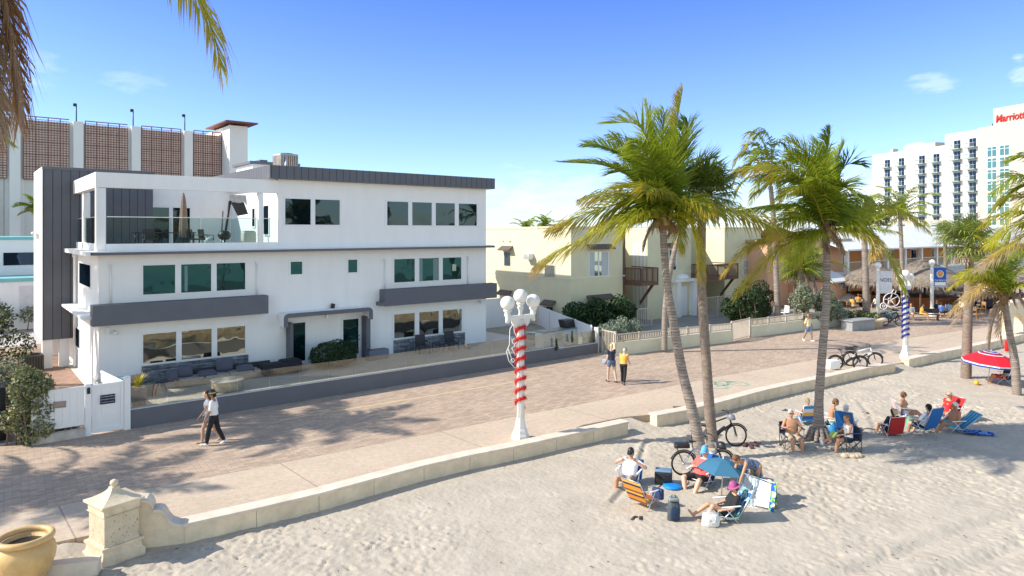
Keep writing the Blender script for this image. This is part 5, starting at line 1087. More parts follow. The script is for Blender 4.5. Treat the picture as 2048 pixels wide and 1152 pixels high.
# --- right hand coconut palm on the sand
t, top, rt = palm_at('coconut_palm', 'upright grey coconut palm with flared root among the seated beach people', 'palm tree', [(1637, 880), (1638, 800), (1645, 700), (1653, 600), (1653, 462)], 22.3, [18, 12.5, 11.5, 10.5, 9], 'coconut palms', z0=SZ-.02)
mb = MB()
for k in range(11):
    a = k*.57; v = Vector((math.cos(a), math.sin(a), 0)); mb.tube([v*.2+UP*.45, v*.32+UP*.2, v*(.46+.05*(k % 3))+UP*-.02], [.07, .07, .05], 6)
mb.build('root_flare', M_trunk, t)
R3 = [([(1545, 560), (1558, 380), (1572, 262)], .1, c3(.3, .6, GRN, ll=.6, ang=50, hang=.05)), ([(1520, 560), (1475, 420), (1370, 312)], -.5, c3(.8, 1, LIM, ll=.85, **A_)), ([(1568, 560), (1600, 440), (1640, 345)], .5, c3(.1, .3, LIM, ll=.75, **A_)), ([(1600, 570), (1650, 450), (1735, 445)], -.2, c3(0, .2, GRN, ll=.8, **A_)),
      ([(1460, 570), (1340, 495), (1180, 590)], -.4, c3(.1, .5, YEL, ll=.85, **Dn)), ([(1400, 530), (1280, 450), (1075, 470)], .9, c3(.3, .8, ORG, ll=.9, **Dn)), ([(1440, 670), (1300, 652), (1100, 682)], .3, c3(0, .4, LIM, ll=.8, **Dn)), ([(1440, 715), (1350, 728), (1255, 800)], -1.0, c3(.6, .9, YEL, ll=.85, **Dn)),
      ([(1400, 830), (1250, 930), (1070, 1140)], -.8, dict(c0=LIM, c1=lerp(LIM, YEL, .6), tip=YEL, ll=.85, **Dn)), ([(1380, 800), (1180, 850), (1015, 1010)], .5, dict(c0=lerp(GRN, LIM, .8), c1=lerp(LIM, YEL, .4), tip=ORG, ll=.9, **Dn)), ([(1680, 690), (1890, 660), (2080, 780)], .4, c3(.6, .9, YEL, ll=.8, **Dn)), ([(1690, 730), (1860, 890), (1960, 1100)], -.6, c3(.8, 1, YEL, ll=.9, **Dn)),
      ([(1700, 780), (1790, 830), (1800, 930)], -1.2, dict(c0=LIM, c1=YEL, tip=DRY, ll=.75, **Dn)), ([(1540, 540), (1530, 420), (1500, 330)], 1.0, c3(.2, .5, LIM, ll=.8, **A_)), ([(1590, 600), (1640, 560), (1700, 600)], -1.2, c3(.2, .6, LIM, ll=.85, **A_)), ([(1480, 600), (1400, 560), (1300, 620)], -1.4, c3(.4, .8, YEL, ll=.85, **Dn)), ([(1500, 520), (1440, 440), (1360, 420)], 1.2, c3(.1, .4, LIM, ll=.8, **A_)),
      ([(1620, 640), (1720, 600), (1800, 680)], 1.4, c3(.1, .4, LIM, ll=.8, **Dn)), ([(1480, 790), (1420, 850), (1380, 960)], -1.4, c3(.7, 1, YEL, ll=.8, **Dn)), ([(1500, 830), (1450, 890)], .3, dict(c0=DRY, c1=DRY, tip=DRY, ll=.4, side_k=.5)), ([(1600, 830), (1640, 900)], .2, dict(c0=DRY, c1=DRY, tip=DRY, ll=.4, side_k=.5)), ([(1550, 850), (1560, 900)], -.3, dict(c0=DRY, c1=DRY, tip=DRY, ll=.35, side_k=.5))]
coco_crown(t, top, traced(t.location, 22.3, R3, (1060, 160), 2.619)+fill(3, 2.9, 302), w=.052, n=92, ll=.93, seed=12, rt=rt)
# --- cabbage palm beside the middle palm
t, top, rt = palm_at('cabbage_palm', 'straight brown cabbage palm trunk just right of the tallest coconut palm', 'palm tree', [(1425, 892), (1419, 820), (1411, 700), (1403, 560), (1404, 405)], 21.7, [17, 15, 13.5, 12.5, 12], 'cabbage palms on the beach', M_trunkb, .02, z0=SZ-.02)
fan_crown(t, top+RT*.2+UP*.12, 52, .68, .78, 5, 20)
t, top, rt = palm_at('cabbage_palm', 'thick cabbage palm beside the red parasol, dead skirt under its round crown', 'palm tree', [(1932, 756), (1934, 690), (1937, 600), (1939, 505)], 31.7, [14, 12.5, 11.5, 11], 'cabbage palms on the beach', M_trunkb, .02, z0=SZ-.02)
fan_crown(t, top+UP*.2, 46, .8, .95, 6, 22)
# --- coconut palm behind the parasol
t, top, rt = palm_at('coconut_palm', 'short coconut palm right of the red parasol with brown hanging fronds', 'palm tree', [(2034, 790), (2029, 720), (2017, 655), (2008, 595)], 28.4, [12, 10.5, 8.5, 8], 'coconut palms', z0=SZ-.02)
R9 = [([(1974, 566), (1942, 587), (1896, 632)], -.3, dict(c0=YEL, c1=lerp(YEL, DRY, .5), tip=DRY, ll=.7, **Dn)), ([(1974, 560), (1932, 558), (1898, 576)], .4, c3(.6, 1, YEL, ll=.65, **Dn)), ([(1990, 548), (1953, 540), (1908, 552)], .8, c3(.8, 1, YEL, ll=.7, **Dn)), ([(1995, 530), (1980, 500), (1958, 478)], .4, c3(.5, 1, YEL, ll=.7, **A_)), ([(2010, 530), (2014, 500), (2022, 470)], 0, c3(.3, .6, LIM, ll=.6, **A_)),
      ([(2030, 550), (2060, 530), (2095, 560)], 0, c3(.7, 1, YEL, ll=.7, **Dn)), ([(2030, 570), (2055, 575), (2085, 610)], -.5, c3(.7, 1, YEL, ll=.7, **Dn)), ([(1995, 550), (1975, 525), (1945, 520)], -.6, c3(.2, .6, LIM, ll=.65, **A_)), ([(1990, 560), (1965, 548), (1935, 556)], -.9, c3(.4, .9, YEL, ll=.65, **Dn)), ([(2020, 540), (2040, 510), (2065, 500)], .7, c3(.3, .8, LIM, ll=.65, **A_)),
      ([(1992, 620), (1984, 655), (1979, 700)], .2, dict(c0=DRY, c1=DRY, tip=DRY, ll=.6, side_k=.6, **Dn)), ([(2004, 620), (2000, 655), (2002, 690)], -.2, dict(c0=DRY, c1=DRY, tip=DRY, ll=.5, side_k=.6, **Dn)), ([(1980, 585), (1940, 600), (1898, 660)], .1, dict(c0=DRY, c1=DRY, tip=DRY, ll=.5, **Dn)), ([(2030, 590), (2050, 610), (2060, 640)], .1, dict(c0=DRY, c1=DRY, tip=DRY, ll=.5, **Dn)), ([(2000, 540), (1990, 510), (1990, 480)], 1, c3(.2, .6, LIM, ll=.6, **A_))]
coco_crown(t, top, traced(t.location, 28.4, R9), w=.05, n=64, ll=.75, seed=13, rt=rt, nuts=False)
# --- palm whose fronds enter at the right edge
t, top, rt = palm_at('coconut_palm', 'coconut palm at the right edge of the photo, only its left fronds showing', 'palm tree', [(2180, 830), (2150, 640), (2120, 450)], 25, [14, 11, 9], 'coconut palms', z0=SZ-.02)
R10 = [([(2080, 375), (2030, 352), (1985, 388)], 0, c3(.1, .4, LIM)), ([(2080, 398), (2020, 392), (1978, 432)], .6, c3(.2, .7, YEL)), ([(2070, 425), (2010, 425), (1962, 452)], -.5, c3(.4, .9, YEL)), ([(2070, 440), (2010, 462), (1972, 492)], .3, c3(.5, 1, YEL)), ([(2080, 455), (2020, 490), (1975, 520)], -.8, dict(c0=LIM, c1=YEL, tip=DRY)), ([(2070, 460), (2000, 505), (1950, 540)], .2, dict(c0=YEL, c1=DRY, tip=DRY)),
       ([(2090, 350), (2060, 315), (2020, 318)], .8, c3(0, .3, LIM)), ([(2110, 350), (2100, 280), (2080, 230)], 0, c3(.2, .5, LIM)), ([(2150, 380), (2200, 340), (2260, 380)], 0, c3(.2, .6, LIM)), ([(2150, 420), (2210, 430), (2260, 500)], 0, c3(.2, .6, YEL)), ([(2100, 400), (2040, 410), (1995, 470)], -1.2, c3(.3, .8, YEL)), ([(2090, 380), (2040, 370), (2000, 410)], 1.2, c3(0, .4, LIM))]
coco_crown(t, top, traced(t.location, 25, R10), n=74, ll=.8, seed=14, rt=rt, w=.05, hang=.45)
# --- palms beyond
def simple(label, pix, d, hw_, L, n, seed, nn=30, ll=.5, cat='palm tree', w=.06, grp='palms beyond the promenade', z0=None, **k):
    t, top, rt = palm_at('coconut_palm', label, cat, pix, d, hw_, grp, flare=False, z0=z0); coco_crown(t, top, auto_fronds(n, L, seed, **k), n=nn, ll=ll, seed=seed, w=w, fib=False, nuts=False, wind=.5); return t
simple('slender leaning palm in the yard of the yellow house, crown behind the tallest coconut palm', [(1329, 700), (1331, 610), (1346, 515), (1372, 420)], 37, [6, 5.5, 5, 4.5], 2.7, 16, 21)
t, top, rt = palm_at('coconut_palm', 'tall palm left of the upright beach palm with its crown blown to the left', 'palm tree', [(1556, 652), (1553, 560), (1548, 450), (1541, 372)], 46.5, [6.5, 5.5, 5, 4.5], 'palms beyond the promenade', flare=False)
R5 = [([(1528, 290), (1508, 266), (1488, 300)], 0, c3(.1, .5, YEL)), ([(1508, 308), (1482, 308), (1467, 332)], -1, c3(.2, .7, ORG)), ([(1502, 332), (1476, 344), (1465, 376)], .5, c3(.3, .9, ORG)), ([(1508, 352), (1482, 368), (1470, 396)], 0, c3(.4, 1, ORG)), ([(1548, 300), (1562, 284), (1580, 304)], 0, c3(0, .3, LIM)),
      ([(1542, 290), (1528, 264), (1508, 274)], 1, c3(0, .3, LIM)), ([(1556, 326), (1572, 324), (1581, 348)], 1, c3(0, .4, LIM)), ([(1515, 320), (1494, 330), (1482, 352)], 1.5, c3(.2, .6, YEL)), ([(1522, 300), (1500, 288), (1478, 312)], 1.5, c3(.1, .4, YEL)), ([(1530, 350), (1512, 372), (1500, 410)], -1, c3(.4, 1, ORG)), ([(1550, 350), (1560, 370), (1562, 400)], 1, c3(.4, .9, YEL)), ([(1535, 310), (1520, 300), (1500, 320)], -2, c3(.2, .6, LIM))]
coco_crown(t, top, traced(t.location, 46.5, R5), n=46, ll=.95, seed=31, w=.085, fib=False, nuts=False, hang=.5, lg=.9)
simple('tall thin palm in front of the white tiled restaurant roof', [(1807, 605), (1804, 520), (1800, 428)], 56, [4.5, 4, 3.5], 3.1, 20, 22, ll=.65, w=.08)
simple('dark trunked palm growing out of the round cafe planter', [(1733, 612), (1731, 540), (1728, 458)], 51, [7, 6, 5], 3.1, 17, 23, ll=.6, w=.07, z0=.5)
simple('small palm between the dark shrubs behind the garden fence', [(1608, 640), (1604, 590), (1598, 540)], 49, [4, 4, 4], 2.4, 15, 24, ll=.55, w=.07, yel=.1)
simple('low palm with feathery crown left of the grey green hedge', [(1640, 640), (1632, 590), (1622, 540)], 53, [4, 4, 4], 2.7, 15, 26, ll=.55, w=.07, yel=.1)
simple('small palm with yellowish fronds on the ledge of the low white building', [(50, 546), (45, 532), (40, 518)], 58, [2.5, 2.2, 2], 1.45, 15, 25, ll=.5, w=.07, grp='small palms by the low white building', z0=FY(40, 546, 57).z)
simple('palm half hidden behind the left edge of the grey stair tower', [(82, 660), (78, 540), (73, 420)], 62, [4, 3.5, 3], 1.9, 15, 27, ll=.5, w=.08, grp='small palms by the low white building')
for i, (x, y, lab) in enumerate([(1090, 452, 'palm top showing above the yellow house roof, the right of two'), (1050, 460, 'palm top showing above the yellow house roof, the left of two')]): simple(lab, [(x, 520), (x, y)], 88, [3, 2.5], 2.0, 13, 40+i, nn=20, ll=.55, w=.12, grp='palm tops behind the yellow house')
# near palm whose fronds hang into the upper left corner
c = P(-68, -250, 7.8); t = T('coconut_palm', 'near coconut palm whose fronds hang into the upper left corner of the photo', 'palm tree', (c.x-.5, c.y+.5, -.05), 0, 'coconut palms')
topv = c - Vector((c.x-.5, c.y+.5, -.05)); trunk(t, [Vector((0, 0, -.2)), Vector((-.3, .3, 3)), topv*.6+Vector((-.5, .4, 0)), topv], [.24, .2, .17, .15], M_trunk, .035)
BRN = (.36, .20, .09)
FN = [(0, -8, 4.0, 76, O(c0=lerp(GRN, LIM, .8), c1=lerp(LIM, YEL, .4), tip=YEL, wind=0, ll=.8, hang=.7)), (10, 30, 3.2, 80, O(c0=LIM, c1=LIM, tip=YEL, wind=0)),
      (0, -82, 3.0, 8, O(c0=BRN, c1=lerp(BRN, DRY, .5), tip=BRN, wind=0, hang=.9)), (300, -78, 2.8, 10, O(c0=BRN, c1=DRY, tip=DRY, wind=0, hang=.9)), (60, -76, 2.9, 12, O(c0=BRN, c1=ORG, tip=BRN, wind=0, hang=.8)), (340, -84, 2.7, 5, O(c0=BRN, c1=ORG, tip=DRY, wind=0, hang=.9)), (200, -80, 3.6, 8, O(c0=BRN, c1=ORG, tip=DRY, wind=0)), (0, -80, 2.9, 5, O(c0=ORG, c1=DRY, tip=DRY, wind=0)), (20, -78, 2.7, 8, O(c0=BRN, c1=BRN, tip=DRY, wind=0)), (180, -84, 3.4, 4, O(c0=BRN, c1=ORG, tip=DRY, wind=0)),
      (180, 40, 3.5, 70), (120, 40, 3.5, 70), (240, 40, 3.5, 70), (60, 66, 3.2, 50), (300, 66, 3.2, 50), (150, 70, 3.6, 50), (210, 10, 3.4, 60), (180, 0, 3.4, 60)]
coco_crown(t, topv, FN, n=110, ll=.74, seed=50, rt=.15, w=.036, wind=.1, hang=.5, lg=.8)
# two palms left of the view, whose shadows lie on the pavers
for i, (lat, d, h, lab) in enumerate([(-23.0, 15.8, 7.6, 'coconut palm just outside the left edge, nearer the sea, its shadow on the pavers'), (-20.0, 21.6, 9.0, 'coconut palm just outside the left edge, nearer the houses, its shadow on the pavers'), (-26.2, 27.9, 9.8, 'tall coconut palm outside the left edge whose shadow falls on the house side wall')]):
    b = FW*d+RT*lat; t = T('coconut_palm', lab, 'palm tree', (b.x, b.y, 0), 0, 'coconut palms'); trunk(t, [Vector((0, 0, -.2)), Vector((.1, 0, 3)), Vector((0, 0, h))], [.25, .2, .15], M_trunk, .03); coco_crown(t, Vector((0, 0, h)), auto_fronds(22, 3.6, 60+i), n=54, ll=.75, seed=60+i, w=.085)
for i, (x, y0, y1, d, lab) in enumerate([(1590, 640, 545, 50, 'dark fan palm between the peach house arches, left of two'), (1614, 640, 528, 52, 'dark fan palm between the peach house arches, right of two'), (1890, 600, 470, 70, 'fan palm behind the banner post in front of the restaurant gallery')]):
    t, top, rt = palm_at('fan_palm', lab, 'palm tree', [(x, y0), (x+1, (y0+y1)/2), (x, y1)], d, [4, 3.5, 3.5], 'fan palms beyond the promenade', M_trunkb, .02, z0=0, flare=False); fan_crown(t, top, 34, .8, 1.0, 80+i, 14)
# ---- shrubs and hedges
def leafcloud(name, lumps, n, size, cols, parent=None, seed=1, asp=.55, shell=.55, up=.3, m=None, loc=(0, 0, 0), zmin=.0, stems=True):
    rs = np.random.RandomState(seed); vol = np.array([l[3]*l[4]*l[5] for l in lumps])**.75; vol = vol/vol.sum(); k = rs.choice(len(lumps), n, p=vol); Lp = np.array(lumps)[k]
    d = rs.normal(size=(n, 3)); d /= np.linalg.norm(d, axis=1)[:, None]; r = shell+(1-shell)*rs.rand(n)**.6; r *= 1+.10*np.sin(d[:, 0]*7+k)*np.cos(d[:, 2]*6+k*2)
    c = Lp[:, :3]+d*Lp[:, 3:]*r[:, None]; ok = c[:, 2] > zmin; c = c[ok]; d = d[ok]; k = k[ok]; n = len(c)
    nr = d*.7+rs.normal(size=(n, 3))*.6+np.array([0, 0, up]); nr /= np.linalg.norm(nr, axis=1)[:, None]
    a = np.cross(nr, rs.normal(size=(n, 3))); a /= np.linalg.norm(a, axis=1)[:, None]; b = np.cross(nr, a); s = size*(.6+.8*rs.rand(n))[:, None]
    v = np.stack([c-a*s, c+b*s*asp, c+a*s, c-b*s*asp], 1).reshape(-1, 3)
    cols = np.array(cols); cc = cols[rs.randint(0, len(cols), n)]*(.75+.5*rs.rand(n))[:, None]; cc = np.repeat(np.concatenate([cc, np.ones((n, 1))], 1), 4, 0)
    me = bpy.data.meshes.new(name); me.vertices.add(4*n); me.vertices.foreach_set('co', v.ravel()); me.loops.add(4*n); me.loops.foreach_set('vertex_index', np.arange(4*n)); me.polygons.add(n)
    me.polygons.foreach_set('loop_start', np.arange(0, 4*n, 4)); me.polygons.foreach_set('loop_total', np.full(n, 4)); at = me.color_attributes.new('Col', 'FLOAT_COLOR', 'POINT'); at.data.foreach_set('color', cc.ravel())
    me.materials.append(m or M_leaf); me.update(calc_edges=True); o = bpy.data.objects.new(name, me); COL.objects.link(o); o.location = loc
    if parent is not None: o.parent = parent
    return o
M_bark = mat('shrub_bark', (.16, .12, .09), .9, var=.3, vs=6)
def shrub(name, label, cat, base, lumps, n, size, cols, seed=1, group=None, nst=6, **k):
    t = T(name, label, cat, base, 0, group); leafcloud('foliage', lumps, n, size, cols, t, seed, **k); rs = random.Random(seed); mb = MB()
    for i in range(nst):
        l = lumps[i % len(lumps)]; e = Vector((l[0]+rs.uniform(-.6, .6)*l[3], l[1]+rs.uniform(-.6, .6)*l[4], l[2]+l[5]*.4)); b = Vector((l[0]+rs.uniform(-.2, .2), l[1]+rs.uniform(-.2, .2), -.05)); mb.tube([b, b.lerp(e, .5)+Vector((rs.uniform(-.1, .1), rs.uniform(-.1, .1), 0)), e], [.035, .025, .01], 5)
    mb.build('stem', M_bark, t); return t
def rl(seed, n, box, r):           # n overlapping lumps in a box
    rs = random.Random(seed); return [(rs.uniform(box[0], box[1]), rs.uniform(box[2], box[3]), rs.uniform(box[4], box[5]), r*rs.uniform(.7, 1.25), r*rs.uniform(.7, 1.25), r*rs.uniform(.7, 1.2)) for _ in range(n)]
DG = [(.018, .045, .012), (.03, .07, .018), (.05, .10, .025), (.012, .03, .01)]
SG = [(.26, .31, .23), (.36, .40, .32), (.18, .23, .16), (.12, .16, .10)]
OG = [(.17, .19, .07), (.28, .28, .10), (.11, .13, .06), (.32, .29, .17), (.13, .16, .09)]
b = G(48, 888); shrub('shrub', 'tall olive green shrub in front of the white vinyl fence, left of the gate', 'shrub', b, rl(3, 18, (-.35, .55, -.3, .3, .3, 2.0), .4)+[(.5, .1, 1.5, .35, .35, .4), (.6, 0, .9, .4, .3, .5), (.0, 0, 2.2, .3, .3, .3)], 9000, .05, OG, 3)
b = G(5, 868); shrub('shrub', 'grey leaved shrub at the left edge behind the dark display rack', 'shrub', b+Vector((-.3, .8, 0)), rl(4, 12, (-1, .6, -.3, .5, .4, 2.1), .5), 6000, .05, SG+OG, 4)
b = G(-10, 800); shrub('shrub', 'dark leafy bush with pink flowers at the upper left edge of the yard', 'shrub', b+Vector((0, .8, 0)), rl(5, 10, (-1.2, .75, -.6, .6, 1.2, 3.6), .6), 6000, .06, DG+OG[:2], 5)
b = G(100, 868); shrub('creeping_plant', 'low grey creeping plant at the foot of the vinyl fence', 'plant', b, [(0, .1, .2, .5, .2, .2), (.5, .05, .15, .35, .15, .12)], 900, .05, SG, 6, nst=2)
q = FY(664, 712, 31.2); shrub('round_bush', 'clipped round dark green bush between the two house doors', 'bush', (q.x, 31.0, .03), [(0, 0, .62, 1.18, .85, .66), (-.35, 0, .58, .85, .8, .58), (.4, 0, .6, .8, .8, .6)], 13000, .035, DG, 7, shell=.8)
q = P(1172, 660, 43.5); q.z = 0; shrub('sea_grape_hedge', 'dark green sea grape hedge under the left windows of the yellow house', 'hedge', q, rl(8, 22, (-1.0, 3.6, -.5, .8, .5, 1.75), .75), 12000, .085, DG+[(.05, .11, .02)], 8, asp=.85)
q = G(1252, 703); q += Vector((0, .7, 0)); shrub('silver_shrub', 'silver grey leaved shrub behind the railing next to the dark hedge', 'shrub', q, rl(9, 16, (-1.2, 1.6, -.2, .5, .5, 1.45), .52), 11000, .045, SG, 9)
q = G(1508, 648); q += Vector((0, .8, 0)); shrub('sea_grape_hedge', 'dark green rounded hedge behind the white garden chairs', 'hedge', q, rl(10, 14, (-1.3, 1.5, -.3, 1, .6, 1.5), .75), 8000, .09, DG, 10, asp=.85)
q = G(1630, 661); q += Vector((.2, .7, 0)); shrub('clipped_hedge', 'tall clipped grey green hedge behind the right railing, the left half beside the palm', 'hedge', q, rl(11, 16, (-.8, .9, -.3, .5, .5, 2.6), .5), 9000, .06, SG+OG[:2], 11)
q = G(1682, 655); q += Vector((.2, .7, 0)); shrub('clipped_hedge', 'tall clipped grey green hedge at the end of the low yellow wall', 'hedge', q, rl(12, 16, (-.9, .9, -.3, .5, .5, 2.8), .55), 9000, .06, SG+OG[:2], 12)
q = G(1590, 664); q += Vector((.2, 2.5, 0)); shrub('dark_shrub', 'dark airy shrub between the slim palm trunk and the grey green hedge', 'shrub', q, rl(13, 14, (-1.6, 1.4, -.3, .8, .6, 2.6), .6), 6500, .075, DG+[(.07, .05, .04)], 13)
q = FY(50, 663, 54); shrub('low_hedge', 'low trimmed hedge in front of the low white building', 'hedge', (q.x-5, 55.0, 0), rl(14, 24, (-5, 9, -.2, .2, .9, 1.5), .5), 5000, .09, OG[:3], 14)
for i, (x, y, d, w_, lab) in enumerate([(1722, 418, 120, 5, 'far dark tree top left of the thin palm'), (1690, 440, 110, 5, 'far dark tree behind the upright beach palm'), (1610, 470, 95, 5, 'far dark tree behind the peach house')]):
    q = P(x, y, d); b = Vector((q.x, q.y, 0)); tt = T('distant_tree', lab, 'tree', b, 0, 'far trees behind the houses'); leafcloud('crown', [(a_[0], a_[1], a_[2]+q.z-2, a_[3], a_[4], a_[5]) for a_ in rl(70+i, 10, (-w_, w_, -2, 2, -2, 1.5), 1.9)], 5000, .25, DG+OG[:1], tt, 70+i); MB().cyl((0, 0, 0), (0, 0, q.z-2), .3, .15, 8).build('trunk', M_bark, tt)
# spiky plants
def spiky(label, base, n, L, cols, seed, w=.05, grp='spiky plants in the glass fenced yard'):
    rs = random.Random(seed); mb = MB(); mb.c = []
    for i in range(n):
        h = rs.random()*6.3; el = rs.uniform(.4, 1.4); d = Vector((math.cos(h)*math.cos(el), math.sin(h)*math.cos(el), math.sin(el))); s = d.cross(UP).normalized()*w/2; l = L*rs.uniform(.7, 1.1); m = d*l*.55; e = m+(d+Vector((0, 0, -.4))).normalized()*l*.45; mb.cur = rs.choice(cols); o = len(mb.v)
        mb.add([-s, s, m+s*1.2, m-s*1.2, e], [(0, 1, 2, 3), (3, 2, 4)])
    o = mb.build('spiky_plant', M_leaf, loc=base); tag(o, label, 'plant', grp)
spiky('yellow green spiky plant behind the glass at the left end of the wall', FY(278, 775, 27.5)*1, 46, .62, [LIM, YEL, (.3, .3, .08)], 1)
bpy.data.objects['spiky_plant'].location.z = .95
q = FY(905, 700, 26.6); spiky('dark spiky plant seen through the glass in front of the right windows', (q.x, 26.6, .05), 34, .55, [(.05, .08, .03), (.03, .05, .02)], 2)
q = FY(1062, 690, 27); spiky('small green spiky plant left of the barbecue counter', (q.x, 27, .05), 34, .5, [(.07, .11, .04)], 3)
q = FY(278, 775, 27.5); o = MB().lathe([(.16, 0), (.24, .5), (.26, .9), (.24, .94), (.20, .9)], n=20).build('plant_pot', M_stone, loc=(q.x, 27.5, .03)); tag(o, 'slim dark stone pot holding the yellow green spiky plant behind the glass', 'pot')
# ================================================================ STREET FURNITURE
M_lampw = mat('white_lamp_paint', (.74, .73, .70), .5, var=.06, vs=4)
M_globe = mat('white_globe', (.80, .79, .76), .3, var=.03, vs=3, coat=.2)
def lamp_post(label, base, top, tin=None, rz=0, arms=True, group='white globe lamp posts'):
    t = T('street_lamp', label, 'street lamp', base, rz, group); h = top
    MB().lathe([(.28, 0), (.28, .12), (.25, .17), (.22, .28), (.18, .35), (.14, .60), (.13, .68)], n=8, smooth=False).build('base', M_lampw, t)
    mb = MB(); vs = []; N = 16; mb.lathe([(.125, .68), (.105, h-1.0)], n=8, smooth=False)
    for k in range(8): a = 2*math.pi*(k+.5)/8; mb.cyl((.118*math.cos(a), .118*math.sin(a), .68), (.10*math.cos(a), .10*math.sin(a), h-1.0), .018, n=5)
    mb.build('pole', M_lampw, t)
    if arms:
        mb = MB(); n = 10; pl = [(.36*math.cos(math.pi*i/n), -.02-.30*math.sin(math.pi*i/n)) for i in range(n+1)]
        mb.slab([(x, -.05, h-.98+z) for x, z in pl], (0, .1, 0)); mb.box((0, 0, h-.93), (1.15, .1, .14)); mb.build('crossarm', M_lampw, t)
    for sx_, dz in (((-.53, -.19), (0, .0), (.53, -.19)) if arms else ((0, -.3),)):
        z0 = h-.98 if arms else h-1.0; zt = h-.45+dz
        MB().lathe([(.07, z0-.1), (.07, z0+.05), (.06, zt-.28), (.11, zt-.16), (.075, zt-.12), (.13, zt-.06), (.13, zt-.02), (.1, zt)], (sx_, 0, 0), 14).build('globe_holder', M_lampw, t)
        MB().sph((sx_, 0, zt+.19), (.225, .225, .225), 24, 16).build('globe', M_globe, t)
    if tin:
        m = mat('tinsel_'+tin[0], tin[1], .45, var=.35, vs=30); mb = MB(); rs = random.Random(4); turns, z0, z1 = tin[2], tin[3], tin[4]; N = int(turns*30)
        for i in range(N):
            a = 2*math.pi*turns*i/N; z = z0+(z1-z0)*i/N; c = Vector((.15*math.cos(a), .15*math.sin(a), z-.07*math.sin(a+.9)))
            for k in range(26):
                v = Vector((rs.gauss(0, 1), rs.gauss(0, 1), rs.gauss(0, 1))).normalized()*rs.uniform(.06, .15); w = v.cross(Vector((0, 0, 1)))
                w = w.normalized()*.008 if w.length > .001 else Vector((.008, 0, 0)); mb.add([c-w, c+w, c+v], [(0, 1, 2)])
            mb.sph(c, (.045, .045, .04), 6, 4)
        o = mb.build('tinsel', m, None, loc=base); tag(o, f'{tin[0]} tinsel garland wound round the lamp post', 'tinsel')
    return t
b = G(1041, 877, .0); lamp_post('white three globe lamp post wrapped in red tinsel behind the long beach wall', b, 4.78, ('red', (.62, .012, .012), 8.3, 1.02, 3.68), 0)
b2 = G(1811, 716, .0); lamp_post('white lamp post wrapped in blue tinsel in the gap between the beach walls', b2, 4.6, ('blue', (.01, .035, .28), 9, 1.0, 3.5), 0)
b3 = G(1756, 648); lamp_post('white lamp post carrying a pale banner behind the parked cafe bicycles', b3, 4.7, None, .3, False)
b4 = G(1864, 632); lamp_post('white lamp post carrying a blue banner in front of the thatched hut', b4, 4.7, None, .3, False)
def wiredeco(name, label, c, rz, curves, r=.012):
    mb = MB()
    for cv in curves: mb.tube(cv, r, 5)
    o = mb.build(name, M_whitep, loc=c, rz=rz); tag(o, label, 'decoration'); return o
def ci(cx, cz, r, n=20, a0=0, a1=360, ry=None): return [(cx+r*math.cos(R(a0+(a1-a0)*i/n)), 0, cz+(ry or r)*math.sin(R(a0+(a1-a0)*i/n))) for i in range(n+1)]
cam_rz = math.atan2(RT.y, RT.x)
wiredeco('wire_decoration', 'white wire outline decoration hanging left of the red tinsel lamp post', (b.x, b.y, 0), cam_rz+.5, [[(-.25, 0, 3.66), (-.38, 0, 3.5), (-.40, 0, 3.0), (-.5, 0, 2.8), (-.42, 0, 2.5), (-.2, 0, 2.25), (-.12, 0, 2.3)], [(-.25, 0, 3.66), (-.22, 0, 3.4), (-.12, 0, 3.2), (-.14, 0, 2.7)], [(-.34, 0, 3.2), (-.2, 0, 2.95), (-.32, 0, 2.9), (-.18, 0, 2.65)], ci(-.22, 3.1, .08), [(-.45, 0, 2.9), (-.28, 0, 2.45), (-.2, 0, 2.5)], ci(-.28, 2.5, .06)])
q = P(1783, 600, 35.8); wiredeco('wire_decoration', 'white wire turtle outline decoration beside the blue tinsel lamp post', (q.x, q.y, q.z), cam_rz, [ci(0, 0, .42, 24, 0, 360, .36), ci(-.1, .02, .08), ci(-.42, -.32, .17), ci(-.42, -.32, .06), [(0, 0, .36), (.1, 0, .55), (.25, 0, .5), (.18, 0, .33)], [(-.3, 0, -.27), (0, 0, -.42), (.5, 0, -.36), (.75, 0, -.1)], [(-.02, 0, .02), (.36, 0, .2)], [(-.15, 0, -.05), (-.2, 0, -.33)], [(-.05, 0, .1), (.05, 0, .36)], [(-.18, 0, .03), (-.42, 0, .05)], [(-.02, 0, -.03), (.2, 0, -.3)]], .02)
def banner(label, post, z0, z1, w, m, kids):
    t = T('banner', label, 'banner', (post.x, post.y, 0), cam_rz); MB().bx(.14, .14+w, -.01, .01, z0, z1).build('banner_cloth', m, t); MB().cyl((0, 0, z1+.03), (.16+w, 0, z1+.03), .02).cyl((0, 0, z0-.03), (.16+w, 0, z0-.03), .02).build('bracket', M_lampw, t); kids(t)
M_bblue = mat('banner_blue', (.02, .10, .42), .7, var=.05); M_bora = mat('banner_orange', (.75, .33, .08), .7); M_bwht = mat('banner_pale', (.62, .64, .68), .7, var=.1, vs=3)
def k1_(t):
    MB().cyl((.62, -.012, 3.25), (.62, -.02, 3.25), .28, n=24).build('emblem_ring', M_whitep, t); MB().cyl((.62, -.022, 3.28), (.62, -.03, 3.28), .22, n=24).build('emblem_sun', M_bora, t)
    text('banner_lettering', 'THE BEACH', (.62, -.02, 2.75), .17, M_whitep, t, ext=.002); MB().bx(.2, 1.05, -.016, -.011, 2.35, 2.62).build('banner_strip', M_whitep, t)
banner('blue banner with an orange sun emblem on the second lamp post from the cafe', b4, 2.3, 3.75, .95, M_bblue, k1_)
def k2_(t): text('banner_lettering', 'NOEL', (.55, -.02, 3.1), .36, mat('banner_purple', (.10, .05, .16), .7), t, ext=.002)
banner('pale banner with dark lettering on the lamp post by the cafe planter', b3, 2.2, 3.7, .85, M_bwht, k2_)
